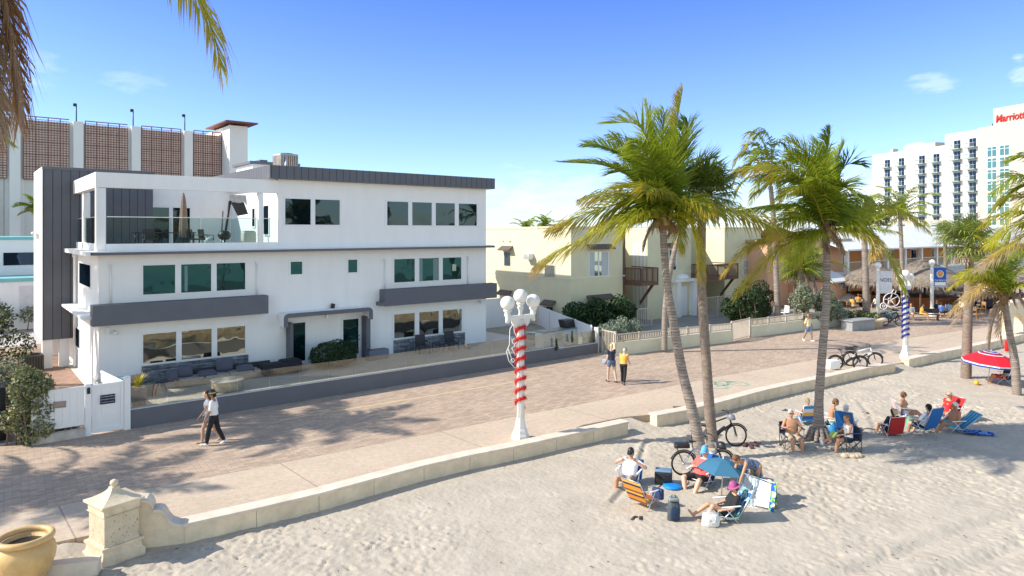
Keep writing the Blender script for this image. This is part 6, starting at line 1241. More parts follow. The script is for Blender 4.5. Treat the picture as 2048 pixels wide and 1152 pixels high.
# ---- cafe
M_thatch = mat('palm_thatch', (.22, .18, .145), .95, var=.35, vs=3, bump=.8, bs=10); M_thatchl = leafmat('thatch_blade', .05)
def tiki(label, c, r, zeave, ztop, seed):
    t = T('thatched_hut', label, 'thatched hut', (c.x, c.y, 0), 0, 'thatched cafe huts'); N = 14; rs = random.Random(seed)
    prof = [(.25, ztop), (.5*r, ztop-.38*(ztop-zeave)), (.8*r, ztop-.72*(ztop-zeave)), (r, zeave)]
    mb = MB(); mb.lathe([(r*.97, zeave-.05)]+prof[::-1]+[(.02, ztop+.1)], n=N*2); rf = mb.build('roof', M_thatch, t)
    mb = MB(); mb.c = []
    for k in range(2600):
        a = rs.random()*6.283; u = rs.random()**.6; rr = .25+u*(r-.2); z = ztop-(ztop-zeave)*u**1.1+.03; L_ = rs.uniform(.25, .6); d = Vector((math.cos(a), math.sin(a), 0)); s = Vector((-d.y, d.x, 0))*rs.uniform(.02, .05)
        p = d*rr+UP*z; sl = (ztop-zeave)/r; e = p+d*L_*.8+UP*(-sl*L_*.9-(rs.uniform(.05, .3) if u > .85 else rs.uniform(-.08, .0))); g = rs.uniform(.6, 1.3); mb.cur = (.25*g, .205*g, .16*g); mb.add([p-s, p+s, e], [(0, 1, 2)])
    mb.build('thatch', M_thatchl, rf)
    for k in range(6): a = k*math.pi/3+.3; MB().cyl((r*.82*math.cos(a), r*.82*math.sin(a), 0), (r*.82*math.cos(a), r*.82*math.sin(a), zeave+.2), .08).build('post', M_wood, t)
    mb = MB(); mb.lathe([(r*.62, 0), (r*.62, 1.0), (r*.7, 1.02), (r*.7, 1.08), (r*.5, 1.08)], n=20); mb.build('bar_counter', mat('dark_orange_wood', (.20, .08, .03), .6, var=.2), t); return t
tiki('largest thatched hut, behind the lamp post with the blue banner', P(1845, 600, 58), 3.9, 2.05, 4.1, 1)
tiki('smaller thatched hut behind the round planter and the thin dark palm', P(1748, 600, 60), 3.3, 2.0, 3.6, 2)
tiki('thatched hut at the right edge behind the short coconut palm', P(2035, 600, 58), 4.2, 2.2, 3.6, 3)
M_canv = mat('cream_canvas', (.72, .66, .55), .8, var=.05)
def market_umbrella(label, c, r, h, m=None, grp='cream cafe parasols', n=8, name='cafe_parasol'):
    t = T(name, label, 'parasol', (c.x, c.y, 0), .2, grp); MB().cyl((0, 0, 0), (0, 0, h), .03).build('pole', M_wood, t); mb = MB()
    ring = [(r*math.cos(2*math.pi*k/n), r*math.sin(2*math.pi*k/n), h-.55) for k in range(n)]; mb.add([(0, 0, h)]+ring+[(x, y, z-.12) for x, y, z in ring], [(0, 1+k, 1+(k+1) % n) for k in range(n)]+[(1+k, 1+n+k, 1+n+(k+1) % n, 1+(k+1) % n) for k in range(n)]); mb.build('canopy', m or M_canv, t)
    mb = MB()
    for k in range(n): mb.cyl((0, 0, h-.03), (ring[k][0]*.98, ring[k][1]*.98, h-.57), .012, n=4)
    mb.build('ribs', M_wood, t)
for x, y, d, lab in [(1897, 553, 62, 'cream cafe parasol right of the largest thatched hut'), (1935, 568, 56, 'cream cafe parasol behind the thick cabbage palm trunk'), (1700, 585, 60, 'cream cafe parasol left of the smaller thatched hut'), (1985, 560, 66, 'cream cafe parasol behind the brown hanging palm fronds')]: q = P(x, y, d); market_umbrella(lab, q, 1.6, q.z)
q = P(1575, 655, 47); q.z = 0; 
M_cchair = mat('honey_wood', (.42, .22, .08), .6, var=.15)
def cafe_chair(label, c, rz, grp='wooden cafe chairs'):
    t = T('cafe_chair', label, 'chair', (c.x, c.y, 0.0), rz, grp); MB().rbox((0, 0, .45), (.48, .46, .05), .02).build('seat', M_cchair, t); mb = MB(); mb.rbox((0, -.23, .82), (.48, .04, .3), .02); mb.build('backrest', M_cchair, t)
    for a_, b__ in ((-1, -1), (1, -1), (-1, 1), (1, 1)): MB().bx(a_*.22-.02, a_*.22+.02, b__*.22-.02, b__*.22+.02, 0, .98 if b__ < 0 else .43).build('leg', M_cchair, t)
    return t
for x, y, h, lab in [(1925, 650, 90, 'wooden cafe chair left of the thick cabbage palm trunk'), (1962, 628, 180, 'wooden cafe chair left of the menu board'), (1955, 640, 0, 'wooden cafe chair just right of the cabbage palm trunk'), (1702, 628, 20, 'wooden cafe chair left of the round planter'), (1782, 622, 90, 'wooden cafe chair behind the wire turtle decoration'), (1903, 622, 270, 'wooden cafe chair under the cream parasol')]: cafe_chair(lab, G(x, y), head(h))
def cafe_table(label, c, w=.8):
    t = T('cafe_table', label, 'table', (c.x, c.y, 0), 0, 'cafe tables'); MB().rbox((0, 0, .74), (w, w, .04), .01).build('tabletop', M_cchair, t); MB().cyl((0, 0, .03), (0, 0, .72), .04).lathe([(.28, 0), (.26, .03), (.05, .05)], n=12).build('pedestal', M_dark, t)
for x, y, lab in [(1905, 632, 'cafe table beside the blue shirted guests'), (1942, 632, 'cafe table hidden partly by the thick cabbage palm trunk'), (2020, 622, 'cafe table behind the short coconut palm')]: cafe_table(lab, G(x, y))
q = G(1976, 620); t = T('menu_board', 'dark menu board in a honey coloured frame by the cafe', 'menu board', q, cam_rz); MB().bx(-.42, .42, -.02, .02, .25, 1.5).build('board', mat('blackboard', (.02, .025, .05), .6, var=.2, vs=9), t)
for a_ in (-.47, .42): MB().bx(a_, a_+.06, -.04, .04, 0, 1.6).build('frame_post', M_cchair, t)
MB().bx(-.41, .42, -.03, .03, 1.5, 1.57).build('frame_rail', M_cchair, t)
q = G(1735, 655); q += FW*1.2; t = T('round_planter', 'round cream planter wall with a seat around the dark trunked palm', 'planter', (q.x, q.y, 0)); MB().lathe([(1.5, 0), (1.5, .42), (1.75, .44), (1.75, .56), (1.35, .58), (1.3, .4)], n=28).build('planter_wall', M_cream, t); leafcloud('planting', rl(90, 12, (-1, 1, -1, 1, .55, .75), .35), 1500, .07, DG+OG[:2], t, 90)
q = G(1722, 658); o = MB().bx(-1.5, .9, -.4, .4, 0, .62).bx(-1.6, 1, -.5, .5, .622, .68).build('stone_bench', mat('grey_bench_stone', (.30, .31, .32), .8, var=.15), loc=q, rz=R(-10)); tag(o, 'grey block bench in front of the round planter', 'bench')
q = G(1845, 640); t = T('park_bench', 'dark slatted bench where the yellow dressed guest sits', 'bench', q, head(250)); MB().bx(-1.1, 1.1, -.2, .25, .42, .46).build('seat', M_dark, t); MB().bx(-1.1, 1.1, -.28, -.24, .5, .85).build('backrest', M_dark, t)
for a_ in (-1, .94): MB().bx(a_, a_+.06, -.25, .22, 0, .42).build('leg', M_dark, t)
# white patio chairs behind the garden fence
def patio(label, px, py, h):
    q = G(px, py); t = T('patio_chair', label, 'chair', (q.x, q.y, .03), head(h), 'white patio chairs in the yellow house garden')
    MB().rbox((0, 0, .42), (.5, .5, .04), .02).build('seat', M_whitep, t); mb = MB()
    for k in range(6): mb.box((-.22+k*.088, -.27, .66), (.05, .025, .44), rx=.15)
    mb.box((0, -.3, .9), (.52, .03, .06)); mb.build('backrest', M_whitep, t)
    for sx_ in (-1, 1): MB().tube([(sx_*.26, .24, 0), (sx_*.27, .22, .62), (sx_*.26, -.26, .64), (sx_*.25, -.32, 0)], .022, 6).build('leg', M_whitep, t)
patio('white patio chair furthest left behind the garden fence', 1512, 641, 30); patio('white patio chair next to the slim palm trunk behind the garden fence', 1540, 639, 150); patio('white patio chair right of the slim palm trunk behind the garden fence', 1568, 637, 200)
q = G(1528, 639); t = T('patio_table', 'grey patio table between the white patio chairs', 'table', (q.x, q.y, .03)); MB().rbox((0, 0, .7), (.8, .8, .04), .01).build('tabletop', M_alu, t); MB().cyl((0, 0, 0), (0, 0, .68), .05).build('pedestal', M_alu, t)
# display rack at the left edge
q = G(5, 886); t = T('display_rack', 'dark display rack with rows of small pictures at the left edge', 'display rack', q+Vector((-.4, .45, 0)), R(0)); MB().rbox((0, 0, .85), (1.0, .7, 1.7), .05).build('rack_body', M_dark, t)
for i in range(3):
    for j in range(3): MB().rbox((-.1+.25*i, -.365, .45+.22*j), (.17, .02, .15), .02).build('picture_card', mat('picture_card_%d' % ((i+j) % 3), [(.35, .12, .12), (.4, .38, .42), (.25, .3, .35)][(i+j) % 3], .5, var=.5, vs=25), t)
MB().cyl((.15, -.36, 1.25), (.15, -.39, 1.25), .09).build('orange_disc', mat('orange_disc', (.75, .30, .03), .5), t)
# ---- bicycles
M_rub = mat('tyre_rubber', (.025, .025, .027), .85, var=.1); M_blk = mat('black_frame_paint', (.02, .02, .022), .35, var=.05, coat=.3); M_slv = mat('silver_frame_paint', (.55, .56, .58), .35, metal=.4, var=.05); M_wht = mat('white_frame_paint', (.75, .76, .78), .3, var=.03, coat=.3)
def bicycle(label, base, rz, mf, rack=False, fat=.028, basket=False, group='parked bicycles', lean=0, steer=0):
    t = T('bicycle', label, 'bicycle', base, rz, group); t.rotation_euler = (0, lean, rz); r = .34; wb = 1.10
    for k, y in ((0, 0), (1, wb)):
        w = MB().torus((0, y, r), r-fat, .012, (1, 0, 0), 36, 6)
        for j in range(14): a = 2*math.pi*j/14; w.cyl((.02*(1 if j % 2 else -1), y, r), (0, y+(r-fat)*math.cos(a), r+(r-fat)*math.sin(a)), .0022, n=3)
        w = w.cyl((-.05, y, r), (.05, y, r), .03).build('wheel', M_alu, t); MB().torus((0, y, r), r-fat*.6, fat, (1, 0, 0), 40, 8).build('tyre', M_rub, w)
    ht, hb_ = (0, wb-.22, .92), (0, wb-.13, .68); bb = (0, .42, .30); st = (0, .26, .80)
    mb = MB(); mb.tube([st, bb], .02, 8).tube([ht, hb_], .026, 8).tube([hb_, (0, .65, .5), bb], .042, 8).tube([(0, .28, .72), ht], .024, 8)
    for s_ in (-.06, .06): mb.tube([(s_*.3, .28, .72), (s_, 0, r)], .012, 6).tube([(s_*.5, .42, .30), (s_, 0, r)], .014, 6)
    mb.build('frame', mf, t); MB().box((0, .62, .50), (.075, .34, .10), rx=.62).build('battery', M_blk, t)
    mb = MB()
    for s_ in (-.055, .055): mb.tube([(s_, wb-.14, .70), (s_, wb-.06, .6), (s_, wb, r)], .016, 6)
    mb.box((0, wb-.14, .70), (.14, .05, .05)); mb.build('fork', M_blk, t)
    mb = MB().tube([(0, wb-.22, .92), (0, wb-.24, 1.04)], .018, 6).tube([(-.33, wb-.34, 1.06), (-.2, wb-.26, 1.07), (0, wb-.22, 1.04), (.2, wb-.26, 1.07), (.33, wb-.34, 1.06)], .013, 6)
    for s_ in (-1, 1): mb.tube([(s_*.2, wb-.2, 1.12), (s_*.2, wb-.24, 1.06)], .008, 4).cyl((s_*.33, wb-.34, 1.06), (s_*.24, wb-.29, 1.07), .019)
    mb.build('handlebar', M_blk, t); MB().tube([(0, .12, .97), (0, .22, .96), (0, .36, .95)], [.075, .06, .025], 10, flat=.5).cyl((0, .25, .8), (0, .24, .95), .014).build('saddle', M_blk, t)
    mb = MB().cyl((-.07, .42, .30), (.07, .42, .30), .05); mb.torus((.06, .42, .30), .09, .008, (1, 0, 0), 20, 4)
    for s_, a in ((-1, 30), (1, 210)): p = Vector((s_*.09, .42+.17*math.cos(R(a)), .30+.17*math.sin(R(a)))); mb.tube([(s_*.08, .42, .30), p], .012, 5); mb.box(p+Vector((s_*.05, 0, 0)), (.1, .06, .02))
    mb.build('crank', M_blk, t)
    for y in (0, wb): MB().torus((0, y, r), r+.035, .018, (1, 0, 0), 18, 4, 20, 160).build('mudguard', M_blk, t)
    if rack: mb = MB().box((0, -.05, .80), (.14, .42, .02)).tube([(.07, -.2, .8), (.07, 0, r)], .008, 5).tube([(-.07, -.2, .8), (-.07, 0, r)], .008, 5); mb.rbox((0, -.05, .86), (.26, .40, .12), .03); mb.build('rack', M_blk, t)
    return t
def atz(p, z): p = p.copy(); p.z = z; return p
bicycle('silver electric bicycle with a rear rack leaning behind the tallest coconut palm', G(1366, 950, SZ), head(4), M_slv, True, lean=.06)
bicycle('black electric bicycle leaning on the cabbage palm trunk', G(1404, 893, SZ), head(2), M_blk, False, lean=-.05)
bicycle('black electric bicycle behind the beach wall, the left of the two there', G(1671, 740), head(352), M_blk, False, fat=.04)
bicycle('white electric bicycle behind the beach wall, the right of the two there', G(1701, 732), head(346), M_wht, True, fat=.04)
bicycle('dark bicycle parked on the right side of the cafe lamp post', G(1768, 652), head(0), M_blk, False)
bicycle('turquoise bicycle parked near the wire turtle decoration', G(1790, 644), head(200), mat('turquoise_frame_paint', (.03, .35, .45), .35), True)
q = G(1664, 745); o = MB().rbox((0, 0, .38), (.6, .4, .42), .04).build('white_box', M_whitep, loc=q, rz=cam_rz+.3); tag(o, 'white box standing left of the bicycles behind the beach wall', 'box')
def helmet(label, p, m=None):
    o = MB(); o.lathe([(.0, .13), (.06, .125), (.10, .09), (.12, .02), (.125, -.03), (.11, -.04)][::-1], n=16); o = o.build('helmet', m or M_blk, loc=p); o.scale = (.9, 1.2, 1); o['label'] = label; tag(o, label, 'helmet')
helmet('black helmet hanging from the handlebar of the silver bicycle', P(1443, 893, 18.6))
helmet('dark helmet on the handlebar of the black bicycle by the cabbage palm', P(1462, 836, 21.4), mat('grey_helmet', (.2, .2, .22), .4))
# ================================================================ PEOPLE
def blob(name, mb, m, vox, parent, sm=2):      # one continuous skin round the given volumes
    o = mb.build(name, m); o.name = 'tmp_blob'; md = o.modifiers.new('r', 'REMESH'); md.mode = 'VOXEL'; md.voxel_size = vox; md.use_smooth_shade = True
    if sm: s = o.modifiers.new('s', 'SMOOTH'); s.iterations = sm; s.factor = .5
    me = bpy.data.meshes.new_from_object(o.evaluated_get(bpy.context.evaluated_depsgraph_get())); old = o.data; bpy.data.objects.remove(o); bpy.data.meshes.remove(old)
    me.name = name; me.materials.clear(); me.materials.append(m); me.polygons.foreach_set('use_smooth', [True]*len(me.polygons)); n = bpy.data.objects.new(name, me); COL.objects.link(n)
    if parent is not None: n.parent = parent
    return n
def cap(mb, a, ra, b, rb, n=10):
    a, b = Vector(a), Vector(b); t = (b-a); L_ = t.length; t = t.normalized() if L_ > 1e-6 else UP
    pts = [a-t*ra, a-t*ra*.7, a-t*ra*.3, a, a.lerp(b, .5), b, b+t*rb*.3, b+t*rb*.7, b+t*rb]; rad = [ra*.05, ra*.7, ra*.95, ra, (ra+rb)/2, rb, rb*.95, rb*.7, rb*.05]
    mb.tube(pts, rad, n)
def loft(mb, rings, n=16):                      # rings: centre, half width x, half depth, forward vector
    vs = []; fs = []
    for c, a, b, f in rings:
        for j in range(n): w = 2*math.pi*j/n; vs.append(Vector(c)+Vector((1, 0, 0))*a*math.cos(w)+Vector(f)*b*math.sin(w))
    for i in range(len(rings)-1):
        for j in range(n): fs.append((i*n+j, i*n+(j+1) % n, (i+1)*n+(j+1) % n, (i+1)*n+j))
    fs += [tuple(range(n))[::-1], tuple((len(rings)-1)*n+j for j in range(n))]; mb.add(vs, fs, True)
def dv(p, o, s): return Vector((s*math.sin(R(o)), math.cos(R(o))*math.sin(R(p)), -math.cos(R(o))*math.cos(R(p))))
SKIN = dict(a=(.58, .33, .21), b=(.50, .26, .15), c=(.36, .17, .09), d=(.64, .40, .28), e=(.20, .10, .06))
def skinm(k): return mat('skin_'+k, SKIN[k], .5, var=.06, vs=6, spec=.35)
STAND = O(lean=3, tL=(6, 3), sL=(2, 1), tR=(-6, 3), sR=(-10, 1), uL=(5, 8), fL=(20, 4), uR=(-8, 8), fR=(12, 4))
LOW = O(h=.24, lean=-28, hp=15, tL=(112, 8), sL=(25, 4), tR=(112, 8), sR=(25, 4), uL=(25, 18), fL=(75, 0), uR=(25, 18), fR=(75, 0))
CHR = O(h=.47, lean=-14, hp=5, tL=(88, 6), sL=(5, 2), tR=(88, 6), sR=(5, 2), uL=(15, 12), fL=(70, -8), uR=(15, 12), fR=(70, -8))
def person(label, loc_, h, pose, sk='a', top=None, bottom=None, hair=None, s=1.0, fat=1.0, fem=False, hat=None, glasses=False, shoes=None, group=None, far=False, hem=.05, sleeve=.75, leg=.95, skirt=None, hl=0, curl=25, band=None):
    q = dict(STAND); q.update(pose); k = s; ln = R(q['lean']); td = Vector((math.sin(R(q.get('side', 0))), math.sin(ln), math.cos(ln))).normalized(); fw = Vector((0, math.cos(ln), -math.sin(ln)))
    H = Vector((0, 0, 0)); J = {}
    for sd, nm in ((-1, 'L'), (1, 'R')):
        hj = H+Vector((sd*.09*k*(1.05 if fem else 1), 0, 0)); kn = hj+dv(*q['t'+nm], sd)*.43*k; an = kn+dv(*q['s'+nm], sd)*.41*k; fd = dv(min(q['s'+nm][0]+q.get('ft', 88), 165), q['s'+nm][1], sd)
        sh = H+td*.46*k+Vector((sd*.172*k*(.9 if fem else 1), 0, 0)); el = sh+dv(*q['u'+nm], sd)*.28*k; wr = el+dv(*q['f'+nm], sd)*.25*k
        J[nm] = (hj, kn, an, fd, sh, el, wr, dv(*q['f'+nm], sd))
    lo = min(min(J[n][2].z-.075*k for n in 'LR'), min((J[n][2]+J[n][3]*.17*k).z-.02 for n in 'LR')); hz_ = q.get('h'); H0 = Vector((0, 0, -lo if hz_ is None else hz_))
    for nm in 'LR': J[nm] = tuple(v+H0 if i not in (3, 7) else v for i, v in enumerate(J[nm]))
    H = H0; t = T('person', label, 'person', loc_, head(h), group); wf = (.93 if fem else 1)*k; f_ = fat; hpz = ln*.4+R(q.get('hp', 0)); hd = Vector((math.sin(R(q.get('hs', 0))), math.sin(hpz), math.cos(hpz))).normalized()
    nb = H+td*.50*k; hc = nb+hd*.165*k
    def torso(g, a0=-.08, a1=.5, n=16):
        P_ = [(-.09, .13, .085), (-.04, .162*(1.06 if fem else 1), .105*f_), (.05, .155, .105*f_), (.17, .135*(.9 if fem else 1)*(1+.6*(f_-1)), .095*f_), (.30, .158, .11*(.5+.5*f_)), (.40, .178, .10), (.455, .165, .075), (.50, .085, .06)]
        r_ = [(H+td*z*k+fw*(.012*(1 if fem and .25 < z < .42 else 0)), (a+g)*wf*(.5+.5*f_), (b+g)*k, fw) for z, a, b in P_ if a0 <= z <= a1]; return r_
    mb = MB(); loft(mb, torso(0, -.1, .51)); cap(mb, nb-td*.03*k, .055*k, hc-hd*.05*k, .05*k)
    if fem:
        for sd in (-1, 1): mb.sph(H+td*.33*k+Vector((sd*.065*k, 0, 0))+fw*.085*k, .055*k, 10, 8)
    F = (fw*.0+Vector((0, math.cos(hpz), -math.sin(hpz)))); 
    mb.sph(hc+hd*.02*k, (.074*k, .092*k, .098*k), 14, 10); mb.sph(hc-hd*.045*k+F*.025*k, (.055*k, .062*k, .06*k), 12, 8); cap(mb, hc+F*.085*k+hd*.01*k, .010*k, hc+F*.108*k-hd*.022*k, .014*k, 6)
    cap(mb, hc+F*.082*k-hd*.055*k-Vector((.018, 0, 0)), .011*k, hc+F*.082*k-hd*.055*k+Vector((.018, 0, 0)), .011*k, 6)
    for sd in (-1, 1): mb.sph(hc+Vector((sd*.078*k, -.005, 0)), (.012*k, .022*k, .032*k), 6, 6)
    for nm, sd in (('L', -1), ('R', 1)):
        hj, kn, an, fd, sh, el, wr, pd = J[nm]; af = (.88 if fem else 1)*(.6+.4*f_)*k; lf = (1.0 if fem else 1)*(.6+.4*f_)*k
        mb.sph(sh, .055*af, 10, 8); cap(mb, sh, .048*af, el, .037*af); cap(mb, el, .038*af, el.lerp(wr, .35), .038*af); cap(mb, el.lerp(wr, .3), .038*af, wr, .025*af)
        cap(mb, hj, .088*lf, kn, .055*lf, 12); cap(mb, kn, .053*lf, kn.lerp(an, .35), .056*lf, 12); cap(mb, kn.lerp(an, .35), .055*lf, an, .035*lf, 12)
        hl_ = an-fd*.05*k+(an-kn).normalized()*.04*k; cap(mb, an, .036*k, hl_, .033*k); cap(mb, hl_, .032*k, an+fd*.13*k+(an-kn).normalized()*.045*k, .028*k); cap(mb, an+fd*.1*k+(an-kn).normalized()*.045*k, .032*k, an+fd*.16*k+(an-kn).normalized()*.05*k, .022*k)
        # hand: palm, four bent fingers of unequal length, thumb from the side
        ax = pd.cross(Vector((1, 0, 0))); ax = ax.normalized() if ax.length > .3 else Vector((0, 0, 1)); wx = pd.cross(ax).normalized()       # ax: palm side
        pal = wr+pd*.045*k
        for u in (-.022, 0, .022): cap(mb, wr+wx*u*k*.6, .017*k, wr+pd*.075*k+wx*u*k, .014*k, 8)
        if not far:
            for u, l_ in ((-.031, .062), (-.011, .075), (.011, .070), (.030, .055)):
                b0 = wr+pd*.083*k+wx*u*k; c1 = R(curl); b1 = b0+(pd*math.cos(c1)+ax*math.sin(c1))*l_*.5*k; b2_ = b1+(pd*math.cos(c1*2.2)+ax*math.sin(c1*2.2))*l_*.5*k
                cap(mb, b0, .0088*k, b1, .0082*k, 6); cap(mb, b1, .0082*k, b2_, .007*k, 6)
            c0 = wr+pd*.03*k-wx*.028*k*sd; c1_ = c0+(pd*.6-wx*sd*.8).normalized()*.035*k; cap(mb, c0, .0125*k, c1_, .0105*k, 6); cap(mb, c1_, .0105*k, c1_+(pd*.9-wx*sd*.2+ax*.3).normalized()*.03*k, .0085*k, 6)
    blob('body', mb, skinm(sk), .022 if far else .0115, t, 1)
    if not glasses and not far:
        mb = MB()
        for sd in (-1, 1): mb.sph(hc+Vector((sd*.031*k, 0, 0))+F*.078*k+hd*.012*k, (.011*k, .012*k, .008*k), 8, 6)
        mb.build('eyes', mat('eye_dark', (.03, .02, .015), .3, var=0), t)
    if glasses:
        mb = MB()
        for sd in (-1, 1): mb.rbox(hc+Vector((sd*.034*k, 0, 0))+F*.088*k+hd*.012*k, (.05*k, .018*k, .034*k), .01); mb.tube([hc+Vector((sd*.06*k, 0, 0))+F*.085*k+hd*.016*k, hc+Vector((sd*.083*k, 0, 0))+hd*.014*k], .005, 4)
        mb.build('sunglasses', M_dark, t)
    if hair:
        hm = mat('hair_'+hair[0], hair[1], .7, var=.35, vs=18, bump=.6, bs=40, stretch=(1, 1, .3)); mb = MB(); mb.sph(hc-F*.022*k+hd*.032*k, (.086*k, .098*k, .095*k), 14, 10); mb.sph(hc-F*.05*k-hd*.03*k, (.074*k, .062*k, .085*k), 12, 8)
        if hl: cap(mb, hc-F*.06*k-hd*.03*k, .075*k, hc-F*.075*k-hd*hl*k, .05*k)
        blob('hair', mb, hm, .014, t, 1)
    vx = .026 if far else .016
    if top:
        mb = MB(); loft(mb, torso(.02, -.02 if hem > 0 else -.1, .47)); cl, cm = top
        for nm in 'LR':
            hj, kn, an, fd, sh, el, wr, pd = J[nm]
            if sleeve > 0: mb.sph(sh, .068*k, 10, 8); cap(mb, sh, .066*k, sh.lerp(el, sleeve), .058*k)
        blob('shirt', mb, cm, vx, t)
    if bottom:
        mb = MB(); loft(mb, torso(.022, -.1, .06)); cm = bottom[1]; frac = leg
        for nm in 'LR':
            hj, kn, an, fd, sh, el, wr, pd = J[nm]
            if frac <= 1: cap(mb, hj, .104*k*(.6+.4*f_), hj.lerp(kn, frac), .086*k)
            else: cap(mb, hj, .10*k, kn, .072*k); cap(mb, kn, .074*k, kn.lerp(an, frac-1), .060*k)
        blob('shorts' if frac <= 1 else 'trousers', mb, cm, vx, t)
    if skirt:
        a_, l_, cm = skirt; mid = (J['L'][1]+J['R'][1])/2; hm_ = (J['L'][0]+J['R'][0])/2; dn = (mid-hm_).normalized(); mb = MB()
        loft(mb, [(H+td*.12*k, .15*k, .115*k, fw), (H, .18*k, .135*k, fw), (H+dn*l_*.5*k, (.19+a_*.5)*k, .16*k, fw), (H+dn*l_*k, (.2+a_)*k, .19*k, fw)]); blob('skirt', mb, cm, vx, t)
    if shoes:
        mb = MB()
        for nm in 'LR':
            hj, kn, an, fd, sh, el, wr, pd = J[nm]; dn = (an-kn).normalized(); cap(mb, an-fd*.05*k+dn*.045*k, .04*k, an+fd*.13*k+dn*.05*k, .036*k); cap(mb, an+dn*.03*k, .045*k, an+dn*.05*k+fd*.04*k, .045*k); cap(mb, an+fd*.12*k+dn*.05*k, .042*k, an+fd*.17*k+dn*.055*k, .028*k)
        blob('shoes', mb, shoes, .014, t, 1)
    if hat:
        hm = hat[1]; mb = MB(); M_ = hd.to_track_quat('Z', 'Y').to_matrix(); Y_ = F.normalized(); X_ = Y_.cross(hd).normalized(); c = hc+hd*.045*k
        prof = [(.02, .112), (.06, .10), (.088, .06), (.1, .01), (.102, -.012)]; vs = [c+hd*.118*k]; fs = []; n = 18
        for r_, z in prof:
            for j in range(n): w = 2*math.pi*j/n; vs.append(c+X_*r_*.92*k*math.cos(w)+Y_*r_*1.04*k*math.sin(w)+hd*z*k)
        for j in range(n): fs.append((0, 1+j, 1+(j+1) % n))
        for i in range(len(prof)-1):
            for j in range(n): fs.append((1+i*n+j, 1+(i+1)*n+j, 1+(i+1)*n+(j+1) % n, 1+i*n+(j+1) % n))
        mb.add(vs, fs, True)
        if hat[0] == 'cap':
            pts = [c+X_*.078*k*math.cos(w)+Y_*(.075+.095*math.sin(w))*k-hd*(.012+.012*math.sin(w))*k for w in [math.pi*i/10 for i in range(11)]]; mb.slab(pts, hd*.008)
        else: mb.tube([], .01) if False else mb.add([c+X_*r_*math.cos(2*math.pi*j/n)*k+Y_*r_*math.sin(2*math.pi*j/n)*k+hd*z for r_, z in ((.095, -.005), (.16, -.02), (.16, -.026), (.095, -.012)) for j in range(n)], [(i*n+j, i*n+(j+1) % n, (i+1)*n+(j+1) % n, (i+1)*n+j) for i in range(3) for j in range(n)])
        mb.build('hat', hm, t)
        if band:
            mb = MB(); mb.add([c+X_*.104*math.cos(2*math.pi*j/n)*k+Y_*.114*math.sin(2*math.pi*j/n)*k+hd*z for z in (-.01, .02) for j in range(n)], [(j, (j+1) % n, n+(j+1) % n, n+j) for j in range(n)]); mb.build('hat_band', band, t)
    return t, J, hc
C_ = lambda n, c, **k: ('x', mat('cloth_'+n, c, .9, var=k.pop('var', .1), vs=k.pop('vs', 5), bump=.3, bs=22, **k))
c_white = C_('white', (.78, .78, .78)); c_black = C_('black', (.02, .02, .023)); c_yel = C_('amber', (.75, .40, .08)); c_pyel = C_('pale_yellow', (.80, .66, .40)); c_navy = C_('navy', (.03, .04, .08)); c_coral = C_('coral', (.72, .13, .12)); c_denim = C_('denim', (.22, .30, .42)); c_ldenim = C_('light_denim', (.45, .52, .6)); c_print = C_('blue_print', (.12, .16, .24), var=.9, vs=16); c_beige = C_('beige', (.5, .42, .33)); c_mint = C_('mint', (.50, .62, .48)); c_red = C_('red', (.65, .03, .03)); c_blue = C_('blue', (.10, .22, .55)); c_lblue = C_('light_blue', (.25, .42, .65)); c_grey = C_('grey', (.25, .26, .28)); c_swim = C_('swim_blue', (.30, .42, .65)); c_turq = C_('turquoise', (.05, .35, .5)); c_pink = C_('pink', (.65, .25, .35))
M_khaki = mat('khaki_cap', (.16, .15, .12), .9); M_sky = mat('sky_blue_cap', (.12, .38, .62), .8); M_mag = mat('magenta_hat', (.35, .08, .22), .85, var=.3, vs=12); M_gcap = mat('grey_cap', (.5, .52, .56), .7); M_gold = mat('gold_band', (.7, .5, .1), .4)
hb_, hk, hbl, hg, hw_, hbr = ('dark_brown', (.05, .03, .02)), ('black', (.015, .012, .012)), ('blonde', (.62, .45, .22)), ('grey', (.45, .43, .40)), ('white', (.65, .62, .57)), ('chestnut', (.16, .08, .04))
# strollers on the promenade
person('woman in white top and denim shorts half hidden by the man in black hat', G(418, 884), 195, O(lean=4, tL=(22, 2), sL=(4, 0), tR=(-14, 2), sR=(-30, 0), uL=(12, 8), fL=(40, -4), uR=(-8, 6), fR=(40, -6), hp=8), 'a', c_white, c_ldenim, hb_, s=.97, fem=True, leg=.3, sleeve=.35, hl=.22, shoes=mat('tan_shoes', (.4, .28, .18), .7), group='strollers on the promenade')
person('man in white shirt, black trousers and black hat walking left past the glass topped wall', G(428, 889), 190, O(lean=3, tL=(17, 2), sL=(9, 0), tR=(-12, 2), sR=(-26, 0), uL=(8, 10), fL=(30, 2), uR=(-12, 10), fR=(8, 4), hp=5), 'c', c_white, c_black, hk, s=1.0, glasses=True, hat=('brim', M_blk), band=M_gold, leg=1.9, sleeve=.85, hem=-.1, shoes=mat('white_shoes', (.75, .75, .74), .6), group='strollers on the promenade')
person('blonde woman in a dark top and patterned shorts walking away beside the man in amber', G(1223, 764), 112, O(lean=3, tL=(10, 3), sL=(4, 0), tR=(-10, 3), sR=(-18, 0), uL=(-5, 10), fL=(30, 5), uR=(5, 10), fR=(45, 5)), 'd', c_navy, c_print, hbl, s=.99, fem=True, fat=1.12, leg=.45, sleeve=.4, hl=.06, shoes=mat('black_shoes', (.03, .03, .03), .7), group='strollers on the promenade')
